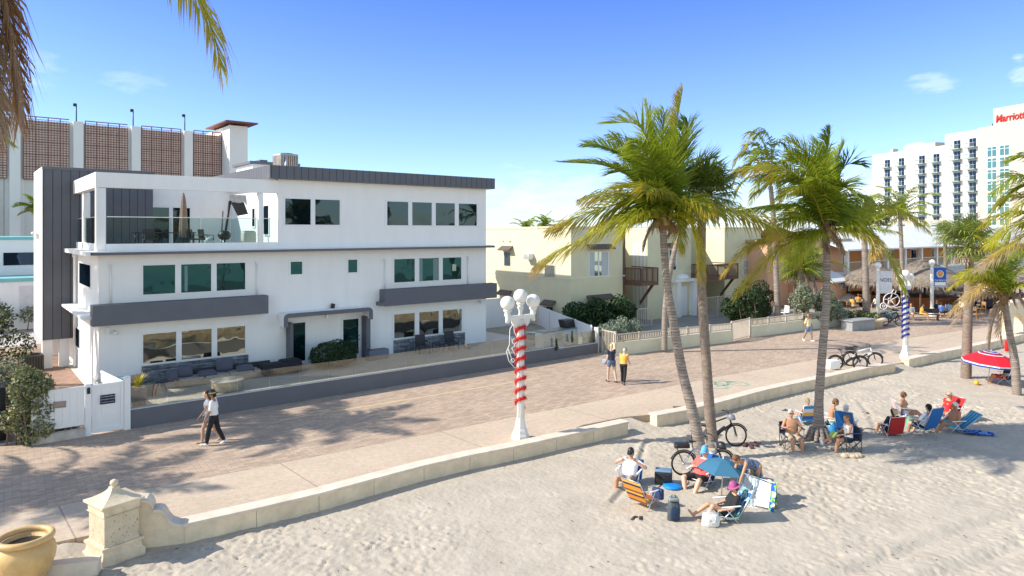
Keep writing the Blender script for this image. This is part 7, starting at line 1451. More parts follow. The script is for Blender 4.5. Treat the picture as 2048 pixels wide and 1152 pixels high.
person('man in an amber shirt, dark trousers and khaki cap looking down as he walks', G(1247, 768), 60, O(lean=10, tL=(14, 2), sL=(-4, 0), tR=(-8, 2), sR=(-22, 0), uL=(10, 6), fL=(60, -8), uR=(6, 8), fR=(60, -8), hp=26), 'd', c_yel, c_black, hg, s=.92, fat=1.05, hat=('cap', M_khaki), leg=1.9, sleeve=.15, hem=-.1, shoes=mat('brown_shoes', (.2, .1, .1), .7), group='strollers on the promenade')
person('man in a pale yellow shirt and blue shorts strolling alone towards the camera', G(1617, 682), 300, O(lean=-2, tL=(16, 3), sL=(6, 0), tR=(-14, 3), sR=(-26, 0), uL=(4, 14), fL=(20, 4), uR=(-12, 14), fR=(6, 4)), 'c', c_pyel, c_denim, None, s=.96, fat=1.15, leg=.85, sleeve=.9, hem=-.1, shoes=mat('white_shoes', (.75, .75, .74), .6), group='strollers on the promenade')
q = G(1212, 762); o = MB().rbox((0, 0, .86), (.10, .2, .22), .04).tube([(0, -.08, .95), (.1, 0, 1.36), (0, .08, .95)], .008, 5).build('handbag', c_lblue[1], loc=q+RT*-.06, rz=.3); tag(o, 'small pale blue shoulder bag at the hip of the blonde woman', 'handbag')
# ---- beach chairs
def sling(label, loc_, rz, m, sh=.22, rec=28, bl=.62, frame=None, arms=True, group='low sling beach chairs', w=.56, armc=None, m2=None, two=None):
    t = T('beach_chair', label, 'beach chair', loc_, rz, group); fr = frame or M_alu; a = R(rec); bx_, bz = -.18-bl*math.sin(a), sh+bl*math.cos(a); hw = w/2
    mb = MB()
    for s_ in (-1, 1):
        x = s_*hw; mb.tube([(x, -.18, sh-.02), (x, bx_, bz)], .013, 6); mb.tube([(x, .27, sh+.05), (x, -.2, sh-.03)], .013, 6); mb.tube([(x, .30, .0), (x, -.14, sh+.28)], .012, 6); mb.tube([(x, .12, sh+.24), (x, -.22, 0)], .012, 6)
    mb.tube([(-hw, bx_, bz), (hw, bx_, bz)], .013, 6).tube([(-hw, .30, .01), (hw, .30, .01)], .012, 6).tube([(-hw, -.22, .01), (hw, -.22, .01)], .012, 6).tube([(-hw, .27, sh+.05), (hw, .27, sh+.05)], .013, 6); mb.build('frame', fr, t)
    def sheet(p0, p1, p2, nm, mm):
        mb = MB(); N = 8; vs = []
        for i in range(N+1):
            u = i/N; q_ = Vector(p0)*(1-u)**2+Vector(p1)*2*u*(1-u)+Vector(p2)*u*u
            for j in range(5): v = j/4*2-1; vs.append((v*(hw-.01), q_.y, q_.z-.03*(1-v*v)*0))
        fs = [(i*5+j, i*5+j+1, (i+1)*5+j+1, (i+1)*5+j) for i in range(N) for j in range(4)]; n0 = len(vs); vs2 = [(x, y-.006, z-.008) for x, y, z in vs]; fs2 = [tuple(k+n0 for k in f[::-1]) for f in fs]; mb.add(vs+vs2, fs+fs2, True); mb.build(nm, mm, t)
    sheet((0, .27, sh+.05), (0, .03, sh-.09), (0, -.17, sh-.02), 'seat', m); sheet((0, -.18, sh-.02), (0, (-.18+bx_)/2-.05, (sh+bz)/2-.03), (0, bx_, bz), 'backrest', m2 or m)
    if arms:
        for s_ in (-1, 1): MB().rbox((s_*(hw+.02), -.02, sh+.27), (.05, .46, .022), .01, rx=-.06).build('armrest', armc or M_whitep, t)
    return t
def camp(label, loc_, rz, m, group='folding camp chairs'):
    t = T('camp_chair', label, 'camp chair', loc_, rz, group); mb = MB()
    for s_ in (-1, 1):
        mb.tube([(s_*.3, .25, 0), (s_*.27, -.22, .44)], .011, 6).tube([(s_*.3, -.25, 0), (s_*.27, .24, .44)], .011, 6).tube([(s_*.29, -.22, .02), (s_*.29, -.26, .78)], .011, 6).tube([(s_*.29, .25, .02), (s_*.29, .25, .66)], .011, 6)
    for y in (.25, -.25): mb.tube([(-.3, y, 0), (.27, y, .44)], .011, 6).tube([(.3, y, 0), (-.27, y, .44)], .011, 6)
    mb.build('frame', M_blk, t)
    def sag(nm, P4, d, mm):
        N = 6; vs = []; fs = []; a, b, c, e = [Vector(p) for p in P4]
        for i in range(N+1):
            for j in range(N+1): u, v = i/N, j/N; p = a.lerp(b, u).lerp(e.lerp(c, u), v); vs.append(p+Vector(d)*(1-(2*u-1)**2)*(1-.5*(2*v-1)**2))
        for i in range(N):
            for j in range(N): k_ = i*(N+1)+j; fs.append((k_, k_+1, k_+N+2, k_+N+1))
        n0 = len(vs); fs2 = [tuple(k+n0 for k in f[::-1]) for f in fs]; MB().add(vs+[p-Vector((0, .004, .008)) for p in vs], fs+fs2, True).build(nm, mm, t)
    sag('seat', [(-.27, -.24, .44), (.27, -.24, .44), (.27, .25, .45), (-.27, .25, .45)], (0, 0, -.05), m); sag('backrest', [(-.29, -.22, .42), (.29, -.22, .42), (.29, -.27, .78), (-.29, -.27, .78)], (0, -.07, 0), m)
    for s_ in (-1, 1): MB().rbox((s_*.30, 0, .67), (.07, .52, .02), .01).build('armrest', m, t)
    return t
def stripes(name, cols, sc_, axis=2):
    m = mat(name, cols[0], .85, var=0); t, l, b = nodes_of(m); g = t.nodes.new('ShaderNodeTexCoord'); s_ = t.nodes.new('ShaderNodeSeparateXYZ'); l(g.outputs['Object'], s_.inputs[0]); mt = t.nodes.new('ShaderNodeMath'); mt.operation = 'MULTIPLY'; mt.inputs[1].default_value = sc_; l(s_.outputs[axis], mt.inputs[0])
    f = t.nodes.new('ShaderNodeMath'); f.operation = 'FRACT'; l(mt.outputs[0], f.inputs[0]); r = t.nodes.new('ShaderNodeValToRGB'); r.color_ramp.interpolation = 'CONSTANT'; e = r.color_ramp.elements; n = len(cols)
    e[0].color = cols[0]+(1,); e[1].position = 1/n; e[1].color = cols[1]+(1,)
    for i in range(2, n): x = e.new(i/n); x.color = cols[i]+(1,)
    l(f.outputs[0], r.inputs[0]); l(r.outputs[0], b.inputs['Base Color']); return m
def splash(name, c1, c2, c3, sc_=9):
    m = mat(name, c1, .85, var=0); t, l, b = nodes_of(m); n = t.nodes.new('ShaderNodeTexNoise'); n.inputs['Scale'].default_value = sc_; g = t.nodes.new('ShaderNodeTexCoord'); l(g.outputs['Object'], n.inputs['Vector']); r = t.nodes.new('ShaderNodeValToRGB'); r.color_ramp.interpolation = 'CONSTANT'; e = r.color_ramp.elements
    e[0].color = c1+(1,); e[1].position = .48; e[1].color = c2+(1,); x = e.new(.56); x.color = c3+(1,); l(n.outputs['Fac'], r.inputs[0]); l(r.outputs[0], b.inputs['Base Color']); return m
M_cblue = mat('blue_sling', (.015, .13, .42), .8, var=.05); M_cnavy = mat('navy_sling', (.02, .03, .09), .85, var=.1); M_cred = mat('red_sling', (.42, .02, .02), .8, var=.08)
M_tiger = stripes('orange_navy_stripes', [(.72, .26, .03), (.04, .03, .10), (.75, .45, .06), (.25, .08, .04), (.72, .30, .04)], 3.4); M_floral = splash('floral_sling', (.03, .14, .35), (.45, .62, .62), (.10, .35, .30)); M_green = splash('green_floral_towel', (.02, .10, .5), (.22, .52, .05), (.72, .76, .66), 7)
M_towel = stripes('striped_towel', [(.72, .74, .74), (.03, .30, .62), (.04, .12, .42), (.75, .42, .06)], 1.9); M_pinks = stripes('pink_white_stripes', [(.68, .28, .30), (.72, .68, .66)], 12, 0); M_bstr = stripes('turquoise_blue_stripes', [(.04, .28, .45), (.10, .42, .50), (.05, .10, .30)], 7, 0)
def seat(lab, px, py, h, pose, plab, chair, **k):
    p = G(px, py, SZ-.02); ch = chair(lab, p, head(h)) if chair else None
    return person(plab, p, h, pose, **k)
grp1, grp2 = 'beach people near the blue parasol', 'beach people round the upright palm'
seat('blue low beach chair under the man in the white shirt', 1258, 972, 240, O(h=.22, lean=-22, hp=20, tL=(105, 10), sL=(18, 6), tR=(98, 14), sR=(-4, 4), uL=(15, 62), fL=(150, -52), uR=(15, 62), fR=(150, -52)), 'man in a white shirt and black cap with both hands raised to his shoulders', lambda l, p, r: sling(l, p, r, M_cblue, .18, 24, .5), sk='b', top=c_white, bottom=c_grey, s=1.0, fat=1.3, hat=('cap', M_blk), hair=hk, sleeve=.8, leg=.6, shoes=mat('dark_sandals', (.10, .05, .03), .8), group=grp1)
seat('blue high backed beach chair under the man in the coral shirt', 1402, 973, 222, O(h=.24, lean=-24, hp=18, tL=(100, 16), sL=(30, -5), tR=(96, 22), sR=(22, -20), uL=(35, 25), fL=(125, -50), uR=(35, 25), fR=(120, -45)), 'heavy man in a coral shirt and light blue cap lying back in a beach chair', lambda l, p, r: sling(l, p, r, M_cblue, .2, 26, .66), sk='d', top=c_coral, bottom=c_black, s=1.04, fat=1.45, hat=('cap', M_sky), hair=hg, sleeve=.9, leg=.8, group=grp1)
seat('blue floral beach chair under the reader in the magenta hat', 1452, 1040, 183, O(h=.2, lean=-30, hp=30, tL=(118, 6), sL=(30, 2), tR=(108, 6), sR=(55, 2), uL=(30, 14), fL=(80, -10), uR=(32, 14), fR=(80, -10)), 'person in a black shirt and magenta hat with knees drawn up in a floral chair', lambda l, p, r: sling(l, p, r, M_floral, .16, 32, .66), sk='a', top=c_black, bottom=c_black, s=.97, fat=1.02, hat=('brim', M_mag), hair=hb_, sleeve=.8, leg=.4, group=grp1)
person('woman in a dark printed sundress bending far forward over the white lounger', G(1512, 1001, SZ), 200, O(lean=72, hp=35, tL=(-6, 4), sL=(-12, 2), tR=(4, 4), sR=(-8, 2), uL=(30, 8), fL=(20, -5), uR=(18, 6), fR=(26, -6)), 'b', c_print, None, hbr, s=.98, fem=True, fat=1.1, sleeve=0, hl=.05, skirt=(.05, .5, c_print[1]), group=grp1)
seat('navy folding camp chair under the grey haired man without a shirt', 1583, 897, 268, O(h=.42, lean=-6, hp=5, tL=(84, 8), sL=(2, 2), tR=(84, 6), sR=(6, -4), uL=(10, 30), fL=(70, -40), uR=(15, 26), fR=(115, -30)), 'grey haired man without a shirt in sunglasses sitting in a camp chair', lambda l, p, r: camp(l, p, r, c_navy[1]), sk='b', bottom=c_beige, hair=hw_, glasses=True, s=1.02, fat=1.2, leg=.65, group=grp2)
seat('dark folding camp chair under the reading woman in the white tank top', 1697, 905, 186, O(h=.42, lean=0, hp=22, tL=(92, 4), sL=(12, 0), tR=(96, 4), sR=(70, -6), uL=(25, 8), fL=(85, -5), uR=(22, 8), fR=(80, -5)), 'woman in a white tank top reading with one leg crossed in a camp chair', lambda l, p, r: camp(l, p, r, c_navy[1]), sk='b', top=c_white, bottom=c_navy, hair=hbr, fem=True, s=.98, fat=1.05, leg=.5, sleeve=0, hl=.03, shoes=mat('white_shoes', (.75, .75, .74), .6), group=grp2)
seat('green striped low beach chair right behind the upright palm', 1662, 862, 340, O(h=.34, lean=8, hp=25, tL=(88, 10), sL=(20, 0), tR=(92, 8), sR=(10, 0), uL=(35, 10), fL=(70, -10), uR=(30, 12), fR=(80, -20)), 'man without a shirt in mint shorts leaning forward right of the upright palm', lambda l, p, r: sling(l, p, r, M_bstr, .25, 20, .3), sk='b', bottom=c_mint, hair=hbr, s=1.03, fat=1.05, leg=.7, group=grp2)
seat('tall blue sling chair seen from behind, occupied by the man in the grey cap', 1694, 872, 52, O(h=.30, lean=-18, hp=10, tL=(95, 6), sL=(30, 0), tR=(100, 6), sR=(22, 0), uL=(15, 12), fL=(70, -5), uR=(15, 12), fR=(75, -5)), 'man in a grey cap seen from behind in a tall blue chair', lambda l, p, r: sling(l, p, r, M_cblue, .28, 26, .72), sk='b', top=c_white, bottom=c_navy, s=.98, hair=hg, hat=('cap', M_gcap), leg=.8, group=grp2)
seat('low beach chair under an orange, white and blue towel left of the upright palm', 1614, 850, 95, O(h=.26, lean=-8, hp=25, tL=(100, 6), sL=(20, 0), tR=(100, 6), sR=(15, 0), uL=(20, 12), fL=(80, -10), uR=(20, 12), fR=(80, -10)), 'person with grey brown hair seen from behind in the striped towel chair', lambda l, p, r: sling(l, p, r, M_towel, .22, 18, .58, w=.6), sk='b', bottom=c_navy, hair=('sandy', (.35, .25, .15)), s=.92, fem=True, hl=.08, leg=.3, group=grp2)
seat('pink and white striped beach chair under the woman in the blue bikini', 1809, 840, 345, O(h=.28, lean=-6, hp=10, tL=(95, 6), sL=(50, 0), tR=(92, 8), sR=(35, 0), uL=(12, 14), fL=(60, -5), uR=(10, 14), fR=(65, -5), hs=15), 'woman in a blue bikini turned to the right in a pink striped chair', lambda l, p, r: sling(l, p, r, M_pinks, .22, 22, .6), sk='b', bottom=c_swim, top=None, hair=hbr, fem=True, s=.98, leg=.15, glasses=True, group=grp2)
seat('low red backpack chair seen from behind', 1783, 873, 97, O(h=.22, lean=-10, hp=10, tL=(108, 10), sL=(25, 0), tR=(108, 12), sR=(20, 0), uL=(20, 20), fL=(80, -10), uR=(20, 20), fR=(80, -10)), 'black haired person with a straw hat on the shoulder in the red backpack chair', lambda l, p, r: sling(l, p, r, M_cred, .16, 14, .58, w=.54), sk='c', top=c_navy, bottom=c_black, hair=hk, s=.95, hl=.06, leg=.6, group=grp2)
seat('bright blue tall sling chair seen from behind in the right hand group', 1850, 873, 112, O(h=.34, lean=-16, hp=14, tL=(92, 8), sL=(10, 0), tR=(96, 8), sR=(15, 0), uL=(30, 22), fL=(88, -4), uR=(15, 14), fR=(70, -8)), 'dark haired man in a white shirt seen from behind in a bright blue chair', lambda l, p, r: sling(l, p, r, M_cblue, .34, 22, .78, w=.6), sk='a', top=c_white, bottom=c_black, hair=hk, s=1.02, fat=1.1, leg=.7, sleeve=.8, group=grp2)
seat('red rounded beach chair behind the person in the red top', 1893, 842, 195, O(h=.28, lean=-14, hp=8, tL=(95, 8), sL=(35, 0), tR=(98, 8), sR=(30, 0), uL=(15, 16), fL=(65, -5), uR=(15, 16), fR=(65, -5)), 'blonde woman in a red top and sunglasses facing left', lambda l, p, r: sling(l, p, r, M_cred, .24, 32, .7, w=.62), sk='a', top=c_red, bottom=c_red, hair=('ash', (.45, .33, .22)), fem=True, glasses=True, s=1.0, fat=1.1, sleeve=.1, leg=.2, hl=.12, group=grp2)
seat('low beach chair with a turquoise and blue striped towel at the right of the group', 1906, 864, 178, O(h=.22, lean=-12, hp=22, tL=(105, 12), sL=(40, 0), tR=(108, 8), sR=(30, 0), uL=(15, 22), fL=(70, -10), uR=(20, 20), fR=(70, -20)), 'white haired heavy man without a shirt at the right of the group', lambda l, p, r: sling(l, p, r, M_bstr, .18, 52, .8, w=.6), sk='c', bottom=c_turq, hair=hw_, s=1.04, fat=1.4, leg=.6, group=grp2)
seat('low beach chair in the shade of the red parasol', 2008, 768, 150, O(h=.28, lean=-20, hp=10, tL=(100, 8), sL=(20, 0), tR=(100, 8), sR=(15, 0), uL=(15, 14), fL=(70, -5), uR=(15, 14), fR=(70, -5)), 'person in the shade of the red parasol behind the leaning palm', lambda l, p, r: sling(l, p, r, M_cblue, .24, 26, .66), sk='b', top=c_navy, bottom=c_red, hair=hb_, s=.98, leg=.7, group=None)
# empty striped chair, lounger and bags
p = G(1287, 1014, SZ-.02); sling('empty orange and navy striped chair facing right with a blue pouch', p, head(42), M_tiger, .2, 30, .68, w=.56)
o = MB().rbox((0, 0, 0), (.3, .12, .26), .03).build('pouch', mat('navy_pouch', (.03, .05, .14), .8, var=.2), loc=p+RT*.36+Vector((0, 0, .34)), rz=head(42)); tag(o, 'navy pouch hung over the front arm of the empty striped chair', 'pouch')
a, b = G(1470, 1006, SZ), G(1546, 1024, SZ); d = b-a; L_ = d.length; t = T('sun_lounger', 'folded white mesh lounger standing on its edge with a green floral towel', 'sun lounger', a, math.atan2(d.y, d.x)); Hh = .62; tl = .12
mb = MB().tube([(0, 0, 0), (L_, 0, 0), (L_, tl*2, Hh), (0, tl*2, Hh+.1), (0, 0, 0)], .014, 6)
for k in range(5): mb.tube([(.06+k*.09, .0, .0), (.06+k*.09, tl*2, Hh+.08)], .007, 5)
mb.tube([(0, -.02, .3), (.5, .1, .42)], .012, 5).tube([(.1, .2, .1), (.6, -.18, .0)], .012, 5); mb.build('frame', M_alu, t)
mb = MB(); mb.slab([(.5, .02, .06), (L_-.1, .02, .06), (L_-.1, tl*2, Hh-.04), (.5, tl*2, Hh+.02)], (0, -.02, .004)); mb.build('mesh_panel', mat('white_mesh', (.72, .74, .76), .7, var=.04), t)
mb = MB(); mb.slab([(.03, .03, .02), (.49, .03, .02), (.49, tl*2+.01, Hh+.01), (.03, tl*2+.01, Hh+.06)], (0, .02, 0)); mb.build('strap_panel', splash('pale_floral', (.5, .58, .66), (.66, .70, .70), (.3, .45, .5)), t)
mb = MB(); N = 14; vs = []; fs = []
for i in range(N+1):
    for j in range(7): u, v = i/N, j/6; x = .05+u*(L_-.03); vs.append((x, tl*2+.03+.05*v+.02*math.sin(u*18), Hh+.11-.08*u-v*(.12 if u < .8 else .62)+.015*math.sin(u*25)))
for i in range(N):
    for j in range(6): fs.append((i*7+j, i*7+j+1, (i+1)*7+j+1, (i+1)*7+j))
mb.add(vs, fs, True).add([(L_-.1, -.03, .04), (L_+.03, -.04, -.0), (L_+.03, tl*2-.02, Hh+.02), (L_-.1, tl*2-.01, Hh)], [(0, 1, 2, 3)]); o = mb.build('beach_towel', M_green, loc=a, rz=math.atan2(d.y, d.x)); tag(o, 'green, white and blue floral towel draped over the lounger edge', 'towel')
def tote(label, loc_, w, d, h, m, rz=0, name='tote_bag', cat='bag', strap=True, taper=.85):
    o = T(name, label, cat, loc_, rz); mb = MB(); n = 12; rings = []
    loft(mb, [(Vector((0, 0, 0)), w/2*.92, d/2*.9, (0, 1, 0)), (Vector((0, 0, .04)), w/2, d/2, (0, 1, 0)), (Vector((.01, 0, h*.5)), w/2*1.02, d/2*1.05, (0, 1, 0)), (Vector((0, 0, h)), w/2*taper, d/2*.6, (0, 1, 0))]); mb.build('bag_body', m, o)
    if strap: mb = MB(); mb.tube([(-w*.22, -.02, h*.85), (-w*.18, -.03, h*1.2), (w*.15, -.03, h*1.2), (w*.2, -.02, h*.85)], .011, 5).tube([(-w*.22, -d*.5, h*.8), (-w*.2, -d*.62, h*.45), (w*.15, -d*.62, h*.45), (w*.2, -d*.5, h*.8)], .011, 5); mb.build('strap', m, o)
    return o
tote('white crumpled tote bag in front of the floral chair', G(1421, 1052, SZ), .42, .24, .30, mat('white_canvas', (.66, .64, .62), .85, var=.2, vs=9, bump=.8, bs=9), head(270)+math.pi)
t = tote('grey and navy hiking backpack standing in the sand', G(1347, 1040, SZ), .30, .24, .50, mat('dark_grey_nylon', (.06, .075, .085), .7, var=.2, vs=7, bump=.4, bs=9), head(270)+math.pi, 'backpack', 'backpack', True, .8); MB().rbox((0, -.13, .2), (.2, .06, .28), .04).build('front_pocket', mat('navy_nylon', (.015, .04, .09), .6), t); MB().rbox((0, -.0, .5), (.24, .2, .08), .03).build('top_lid', mat('pale_grey_nylon', (.22, .25, .25), .7), t)
t = T('cooler_bag', 'black cooler bag with a pale blue lid beside the blue disc', 'cooler bag', G(1327, 967, SZ), head(255)+math.pi); MB().rbox((0, 0, .17), (.46, .32, .34), .04).build('bag_body', M_blk, t); MB().rbox((0, 0, .36), (.44, .30, .06), .03).build('lid', mat('dusty_blue_nylon', (.16, .26, .38), .7, var=.2), t); MB().tube([(-.2, -.17, .3), (0, -.22, .12), (.2, -.17, .3)], .015, 5).build('strap', M_dark, t)
o = MB().lathe([(.0, 0), (.22, 0), (.26, .03), (.24, .07), (.1, .09), (0, .09)], n=24).build('blue_disc', mat('bright_blue_foam', (.01, .22, .62), .5), loc=G(1345, 975, SZ)); tag(o, 'round bright blue cushion on the sand left of the man in coral', 'cushion')
def sandals(label, x, y, m, h=0):
    q = G(x, y, SZ-.01); o = MB(); o.rbox((-.07, 0, .015), (.09, .25, .02), .01, rz=.15).rbox((.08, .03, .015), (.09, .25, .02), .01, rz=-.3)
    for sx_, a_ in ((-.07, .15), (.08, -.3)): o.tube([(sx_-.045, .03, .02), (sx_, .06, .07), (sx_+.045, .03, .02)], .012, 5)
    o = o.build('sandals', m, loc=q, rz=head(h)); tag(o, label, 'sandals')
M_sand2 = mat('dark_brown_sandal', (.06, .045, .04), .8)
sandals('dark sandals on the sand in front of the empty striped chair', 1276, 1037, M_sand2, 250); sandals('dark flip flops lying left of the striped towel chair', 1572, 822, M_dark, 20); sandals('dark flip flops lying right of the grey capped man', 1730, 828, M_dark, 70); sandals('grey flip flops between the reading woman and the red chair', 1748, 868, mat('grey_rubber', (.16, .2, .21), .8), 100)
o = MB(); r2 = random.Random(8)
for k in range(7): o.rbox((r2.uniform(-.25, .3), r2.uniform(-.12, .12), .04+.02*k % .05), (.22, .12, .06), .03, rz=r2.random()*3)
o = o.build('crumpled_towel', mat('dark_red_brown_cloth', (.10, .05, .05), .9, var=.4, vs=9), loc=G(1500, 893, SZ)); tag(o, 'dark crumpled clothes on the sand right of the black bicycle wheel', 'clothes')
o = MB(); 
for k in range(5): o.sph((-.22+.11*k, .03*math.sin(k*2), .06), (.13, .15, .08), 10, 6)
o = o.build('canvas_bag', mat('tan_canvas', (.52, .42, .30), .9, var=.25, vs=8, bump=.6, bs=10), loc=G(1703, 915, SZ), rz=head(90)); tag(o, 'flattened tan canvas bag on the sand under the reading woman', 'bag')
N = 12; vs = [(x, y, .03+.02*math.sin(x*14)+.02*math.sin(y*11+x*5)) for x in [(-.45+.9*i/N) for i in range(N+1)] for y in [(-.25+.5*j/N) for j in range(N+1)]]; fs = [(i*(N+1)+j, (i+1)*(N+1)+j, (i+1)*(N+1)+j+1, i*(N+1)+j+1) for i in range(N) for j in range(N)]
o = MB().add(vs, fs, True).build('beach_towel', splash('blue_pattern_towel', (.01, .03, .25), (.02, .10, .5), (.15, .35, .7), 12), loc=G(1955, 868, SZ)+Vector((0, 0, .03)), rz=head(80)); tag(o, 'dark blue patterned towel spread on the sand right of the group', 'towel')
tote('blue beach bag at the foot of the upright palm', G(1667, 868, SZ), .4, .3, .3, mat('bright_blue_bag', (.01, .2, .5), .7, var=.4, vs=9), 0, 'beach_bag')
tote('green cool box between the bikini woman and the bright blue chair', G(1820, 856, SZ), .38, .28, .42, mat('sage_green_bag', (.22, .42, .30), .7, var=.15), .3, 'cool_box', 'cool box', False, .95)
o = MB().sph((0, 0, .1), (.13, .1, .1), 10, 8).tube([(.1, 0, .15), (.22, 0, .06), (.2, 0, 0)], .02, 6).build('toy_bucket', mat('toy_yellow', (.8, .5, .02), .5), loc=G(1953, 770, SZ)); tag(o, 'small yellow toy on the sand right of the thick cabbage palm', 'toy')
o = MB().rbox((0, 0, 0), (.38, .14, .62), .07).build('red_bag', mat('red_nylon', (.65, .02, .02), .7, var=.15), loc=G(2012, 705, SZ)+Vector((0, -.1, .38)), rz=cam_rz); tag(o, 'bright red bag leaning on the beach wall left of the short palm', 'bag')
o = MB().rbox((0, 0, 0), (.26, .02, .2), .008, rx=.7).build('magazine', mat('lime_magazine', (.35, .52, .12), .6, var=.5, vs=15), loc=P(1666, 868, 21.1), rz=head(186)); tag(o, 'lime green magazine in the hands of the reading woman', 'magazine')
o = MB(); o.lathe([(.08, .10), (.11, .0), (.2, -.02), (.2, -.03), (.1, -.02)], n=18); o = o.build('straw_hat', mat('straw', (.5, .38, .22), .9, var=.2, vs=20), loc=P(1789, 824, 22.6)); o.rotation_euler = (R(70), 0, .4); tag(o, 'straw hat held beside the black haired head', 'hat')
# parasols on the beach
def beach_parasol(name, label, base, h, r, bands, n=8, drop=.36, tilt=0, val=.12):
    t = T(name, label, 'parasol', base, .2); t.rotation_euler = (tilt, 0, .25); MB().cyl((0, 0, 0), (0, 0, h+.06), .016).build('pole', M_alu, t); cn = None
    for i, (u0, u1, m) in enumerate(bands):
        mb = MB(); K = 3; vs = []; fs = []
        for q_ in range(K+1):
            u = u0+(u1-u0)*q_/K
            for k in range(n): a = 2*math.pi*k/n; vs.append((r*u*math.cos(a), r*u*math.sin(a), h-drop*u**1.5))
        for q_ in range(K):
            for k in range(n): fs.append((q_*n+k, (q_+1)*n+k, (q_+1)*n+(k+1) % n, q_*n+(k+1) % n))
        mb.add(vs, fs); cn = mb.build('canopy' if i == 0 else 'canopy_band', m, t)
    if val:
        mb = MB(); vs = []; 
        for z, rr in ((0, 1), (-.05, 1.005), (-.051, 1.006), (-val, 1.0)):
            for k in range(n): a = 2*math.pi*k/n; vs.append((r*rr*math.cos(a), r*rr*math.sin(a), h-drop+z))
        mb.add(vs[:2*n], [(k, n+k, n+(k+1) % n, (k+1) % n) for k in range(n)]); mb.build('white_trim', c_white[1], t); mb = MB(); mb.add(vs[2*n:], [(k, n+k, n+(k+1) % n, (k+1) % n) for k in range(n)]); mb.build('valance', C_('navy_blue', (.03, .08, .35))[1], t)
    mb = MB()
    for k in range(n): a = 2*math.pi*k/n; mb.tube([(0, 0, h-.02), (r*.5*math.cos(a), r*.5*math.sin(a), h-drop*.354-.012), (r*.98*math.cos(a), r*.98*math.sin(a), h-drop*.97-.01)], .005, 4)
    mb.build('ribs', M_alu, t)
W_, N_, R_ = c_white[1], mat('parasol_navy', (.03, .05, .30), .8), mat('parasol_red', (.68, .012, .03), .8, var=.05); MG = mat('parasol_plum', (.30, .02, .10), .8)
beach_parasol('beach_parasol', 'red parasol with navy and white rings and a blue rim', G(1976, 767, SZ), 1.5, 1.1, [(0, .05, W_), (.05, .10, N_), (.10, .13, W_), (.13, .24, N_), (.24, .27, W_), (.27, .42, MG), (.42, .46, W_), (.46, 1, R_)], 9, .52, tilt=.08)
beach_parasol('small_parasol', 'small low teal blue parasol between the coral man and the bending woman', G(1443, 992, SZ), .98, .66, [(0, 1, mat('teal_canvas', (.04, .15, .25), .8, var=.05))], 6, .26, .05, 0)
# ---- cafe guests
def guest(label, x, y, h, top, bot, hair, sk='a', **k): return person(label, G(x, y), h, dict(CHR, **k), sk, top, bot, hair, s=.98, far=True, leg=.8, group='guests at the cafe')
guest('guest in a yellow dress sitting sideways on the dark bench', 1842, 640, 330, c_yel, c_yel, hk, 'b', lean=10)
guest('guest in dark clothes on the bench behind the blue tinsel lamp post', 1822, 640, 240, c_grey, c_beige, hb_, 'b')
guest('guest in a blue shirt, left one of the pair right of the banner post', 1884, 636, 20, c_blue, c_black, hb_)
guest('guest in a light blue shirt, right one of the pair right of the banner post', 1898, 634, 30, c_lblue, c_black, hk)
guest('guest in white at the table behind the thick cabbage palm', 1922, 628, 200, c_white, c_black, hg)
guest('guest in a pale blue shirt seated behind the menu board', 1984, 606, 250, c_lblue, c_navy, hk)
guest('guest in pink seated behind the menu board', 1996, 606, 200, c_pink, c_navy, hb_)
guest('guest in a beige top right of the menu board', 1995, 632, 160, c_beige, c_beige, hbl)
guest('guest in turquoise left of the short palm trunk', 2006, 620, 180, c_turq, c_navy, hk)
guest('guest in white right of the short palm trunk', 2030, 618, 170, c_white, c_beige, hk)
guest('guest in a sky blue shirt at the right edge of the cafe', 2044, 620, 190, c_lblue, c_grey, hg)
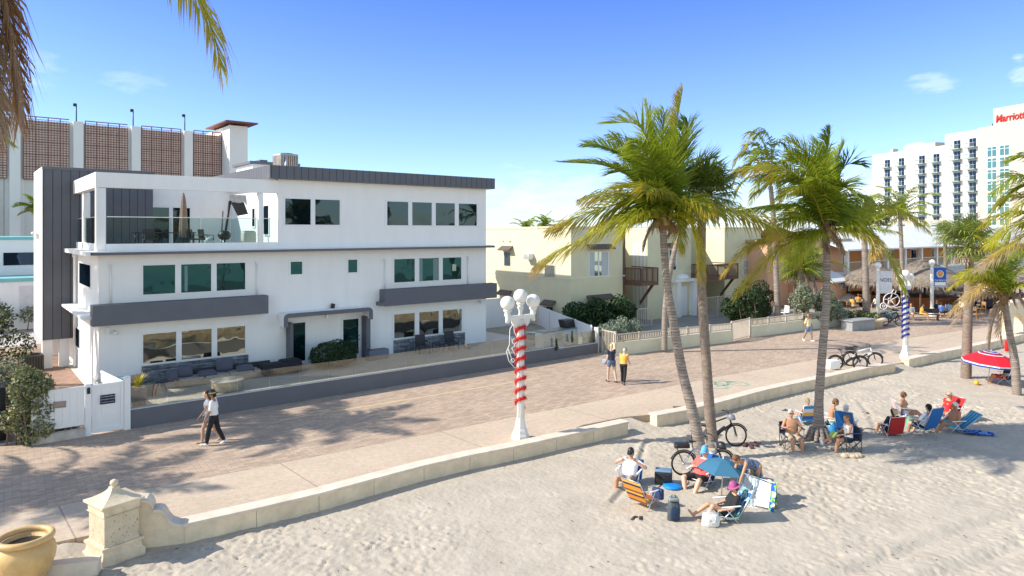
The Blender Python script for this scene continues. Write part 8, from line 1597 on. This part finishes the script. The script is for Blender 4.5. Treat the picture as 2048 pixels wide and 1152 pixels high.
guest('guest in a navy top under the cream parasol left of the palm', 1912, 616, 250, c_navy, c_navy, hb_)
guest('guest in black standing by the banner post', 1874, 632, 250, c_black, c_black, hk)
guest('guest with a bare back behind the wire turtle decoration', 1770, 628, 330, None, c_beige, hk, 'b')
guest('guest in orange left of the round planter', 1706, 622, 10, c_yel, c_beige, hb_)
rs9 = random.Random(12)
for lab, x, y, h, tp in [('guest in a dark green shirt far behind the menu board', 1968, 600, 200, c_mint), ('guest in red far behind the menu board', 1975, 598, 240, c_red), ('guest in white under the right hand thatched hut', 2012, 602, 250, c_white), ('guest in pink under the right hand thatched hut', 2024, 600, 200, c_pink), ('guest in navy at the back right of the cafe', 2040, 604, 180, c_navy), ('guest in grey at the bar of the largest thatched hut', 1838, 618, 100, c_grey), ('guest in turquoise at the bar of the largest thatched hut', 1856, 617, 90, c_turq), ('guest in white at the bar of the smaller thatched hut', 1752, 620, 90, c_white), ('guest in amber at the bar of the smaller thatched hut', 1716, 616, 80, c_yel), ('guest in pale yellow at the cafe left of the chair by the palm', 1938, 612, 220, c_pyel), ('guest in light denim blue behind the cabbage palm', 1950, 616, 200, c_ldenim)]: guest(lab, x, y, h, tp, c_navy, rs9.choice([hk, hb_, hg, hbl, hbr]), rs9.choice('abd'))

# seaweed flecks and small litter on the sand
mb = MB(); r3 = random.Random(77)
for k in range(260):
    x = r3.uniform(0, 2048); y = r3.uniform(870, 1150) if k % 3 else r3.uniform(770, 900); p = G(x, y, SZ+.02)
    if p.y > np.interp(p.x, [e_.x for e_ in edge], [e_.y for e_ in edge])-.6: continue
    a = r3.random()*6.3; l_ = r3.uniform(.015, .06); d = Vector((math.cos(a), math.sin(a), 0)); n_ = Vector((-d.y, d.x, 0))*l_*.3; mb.add([p-d*l_, p-n_+UP*.012, p+d*l_, p+n_+UP*.004], [(0, 1, 2, 3)])
tag(mb.build('seaweed_flecks', mat('dried_seaweed', (.12, .09, .06), .95, var=.4, vs=9)), None, None, kind='stuff')
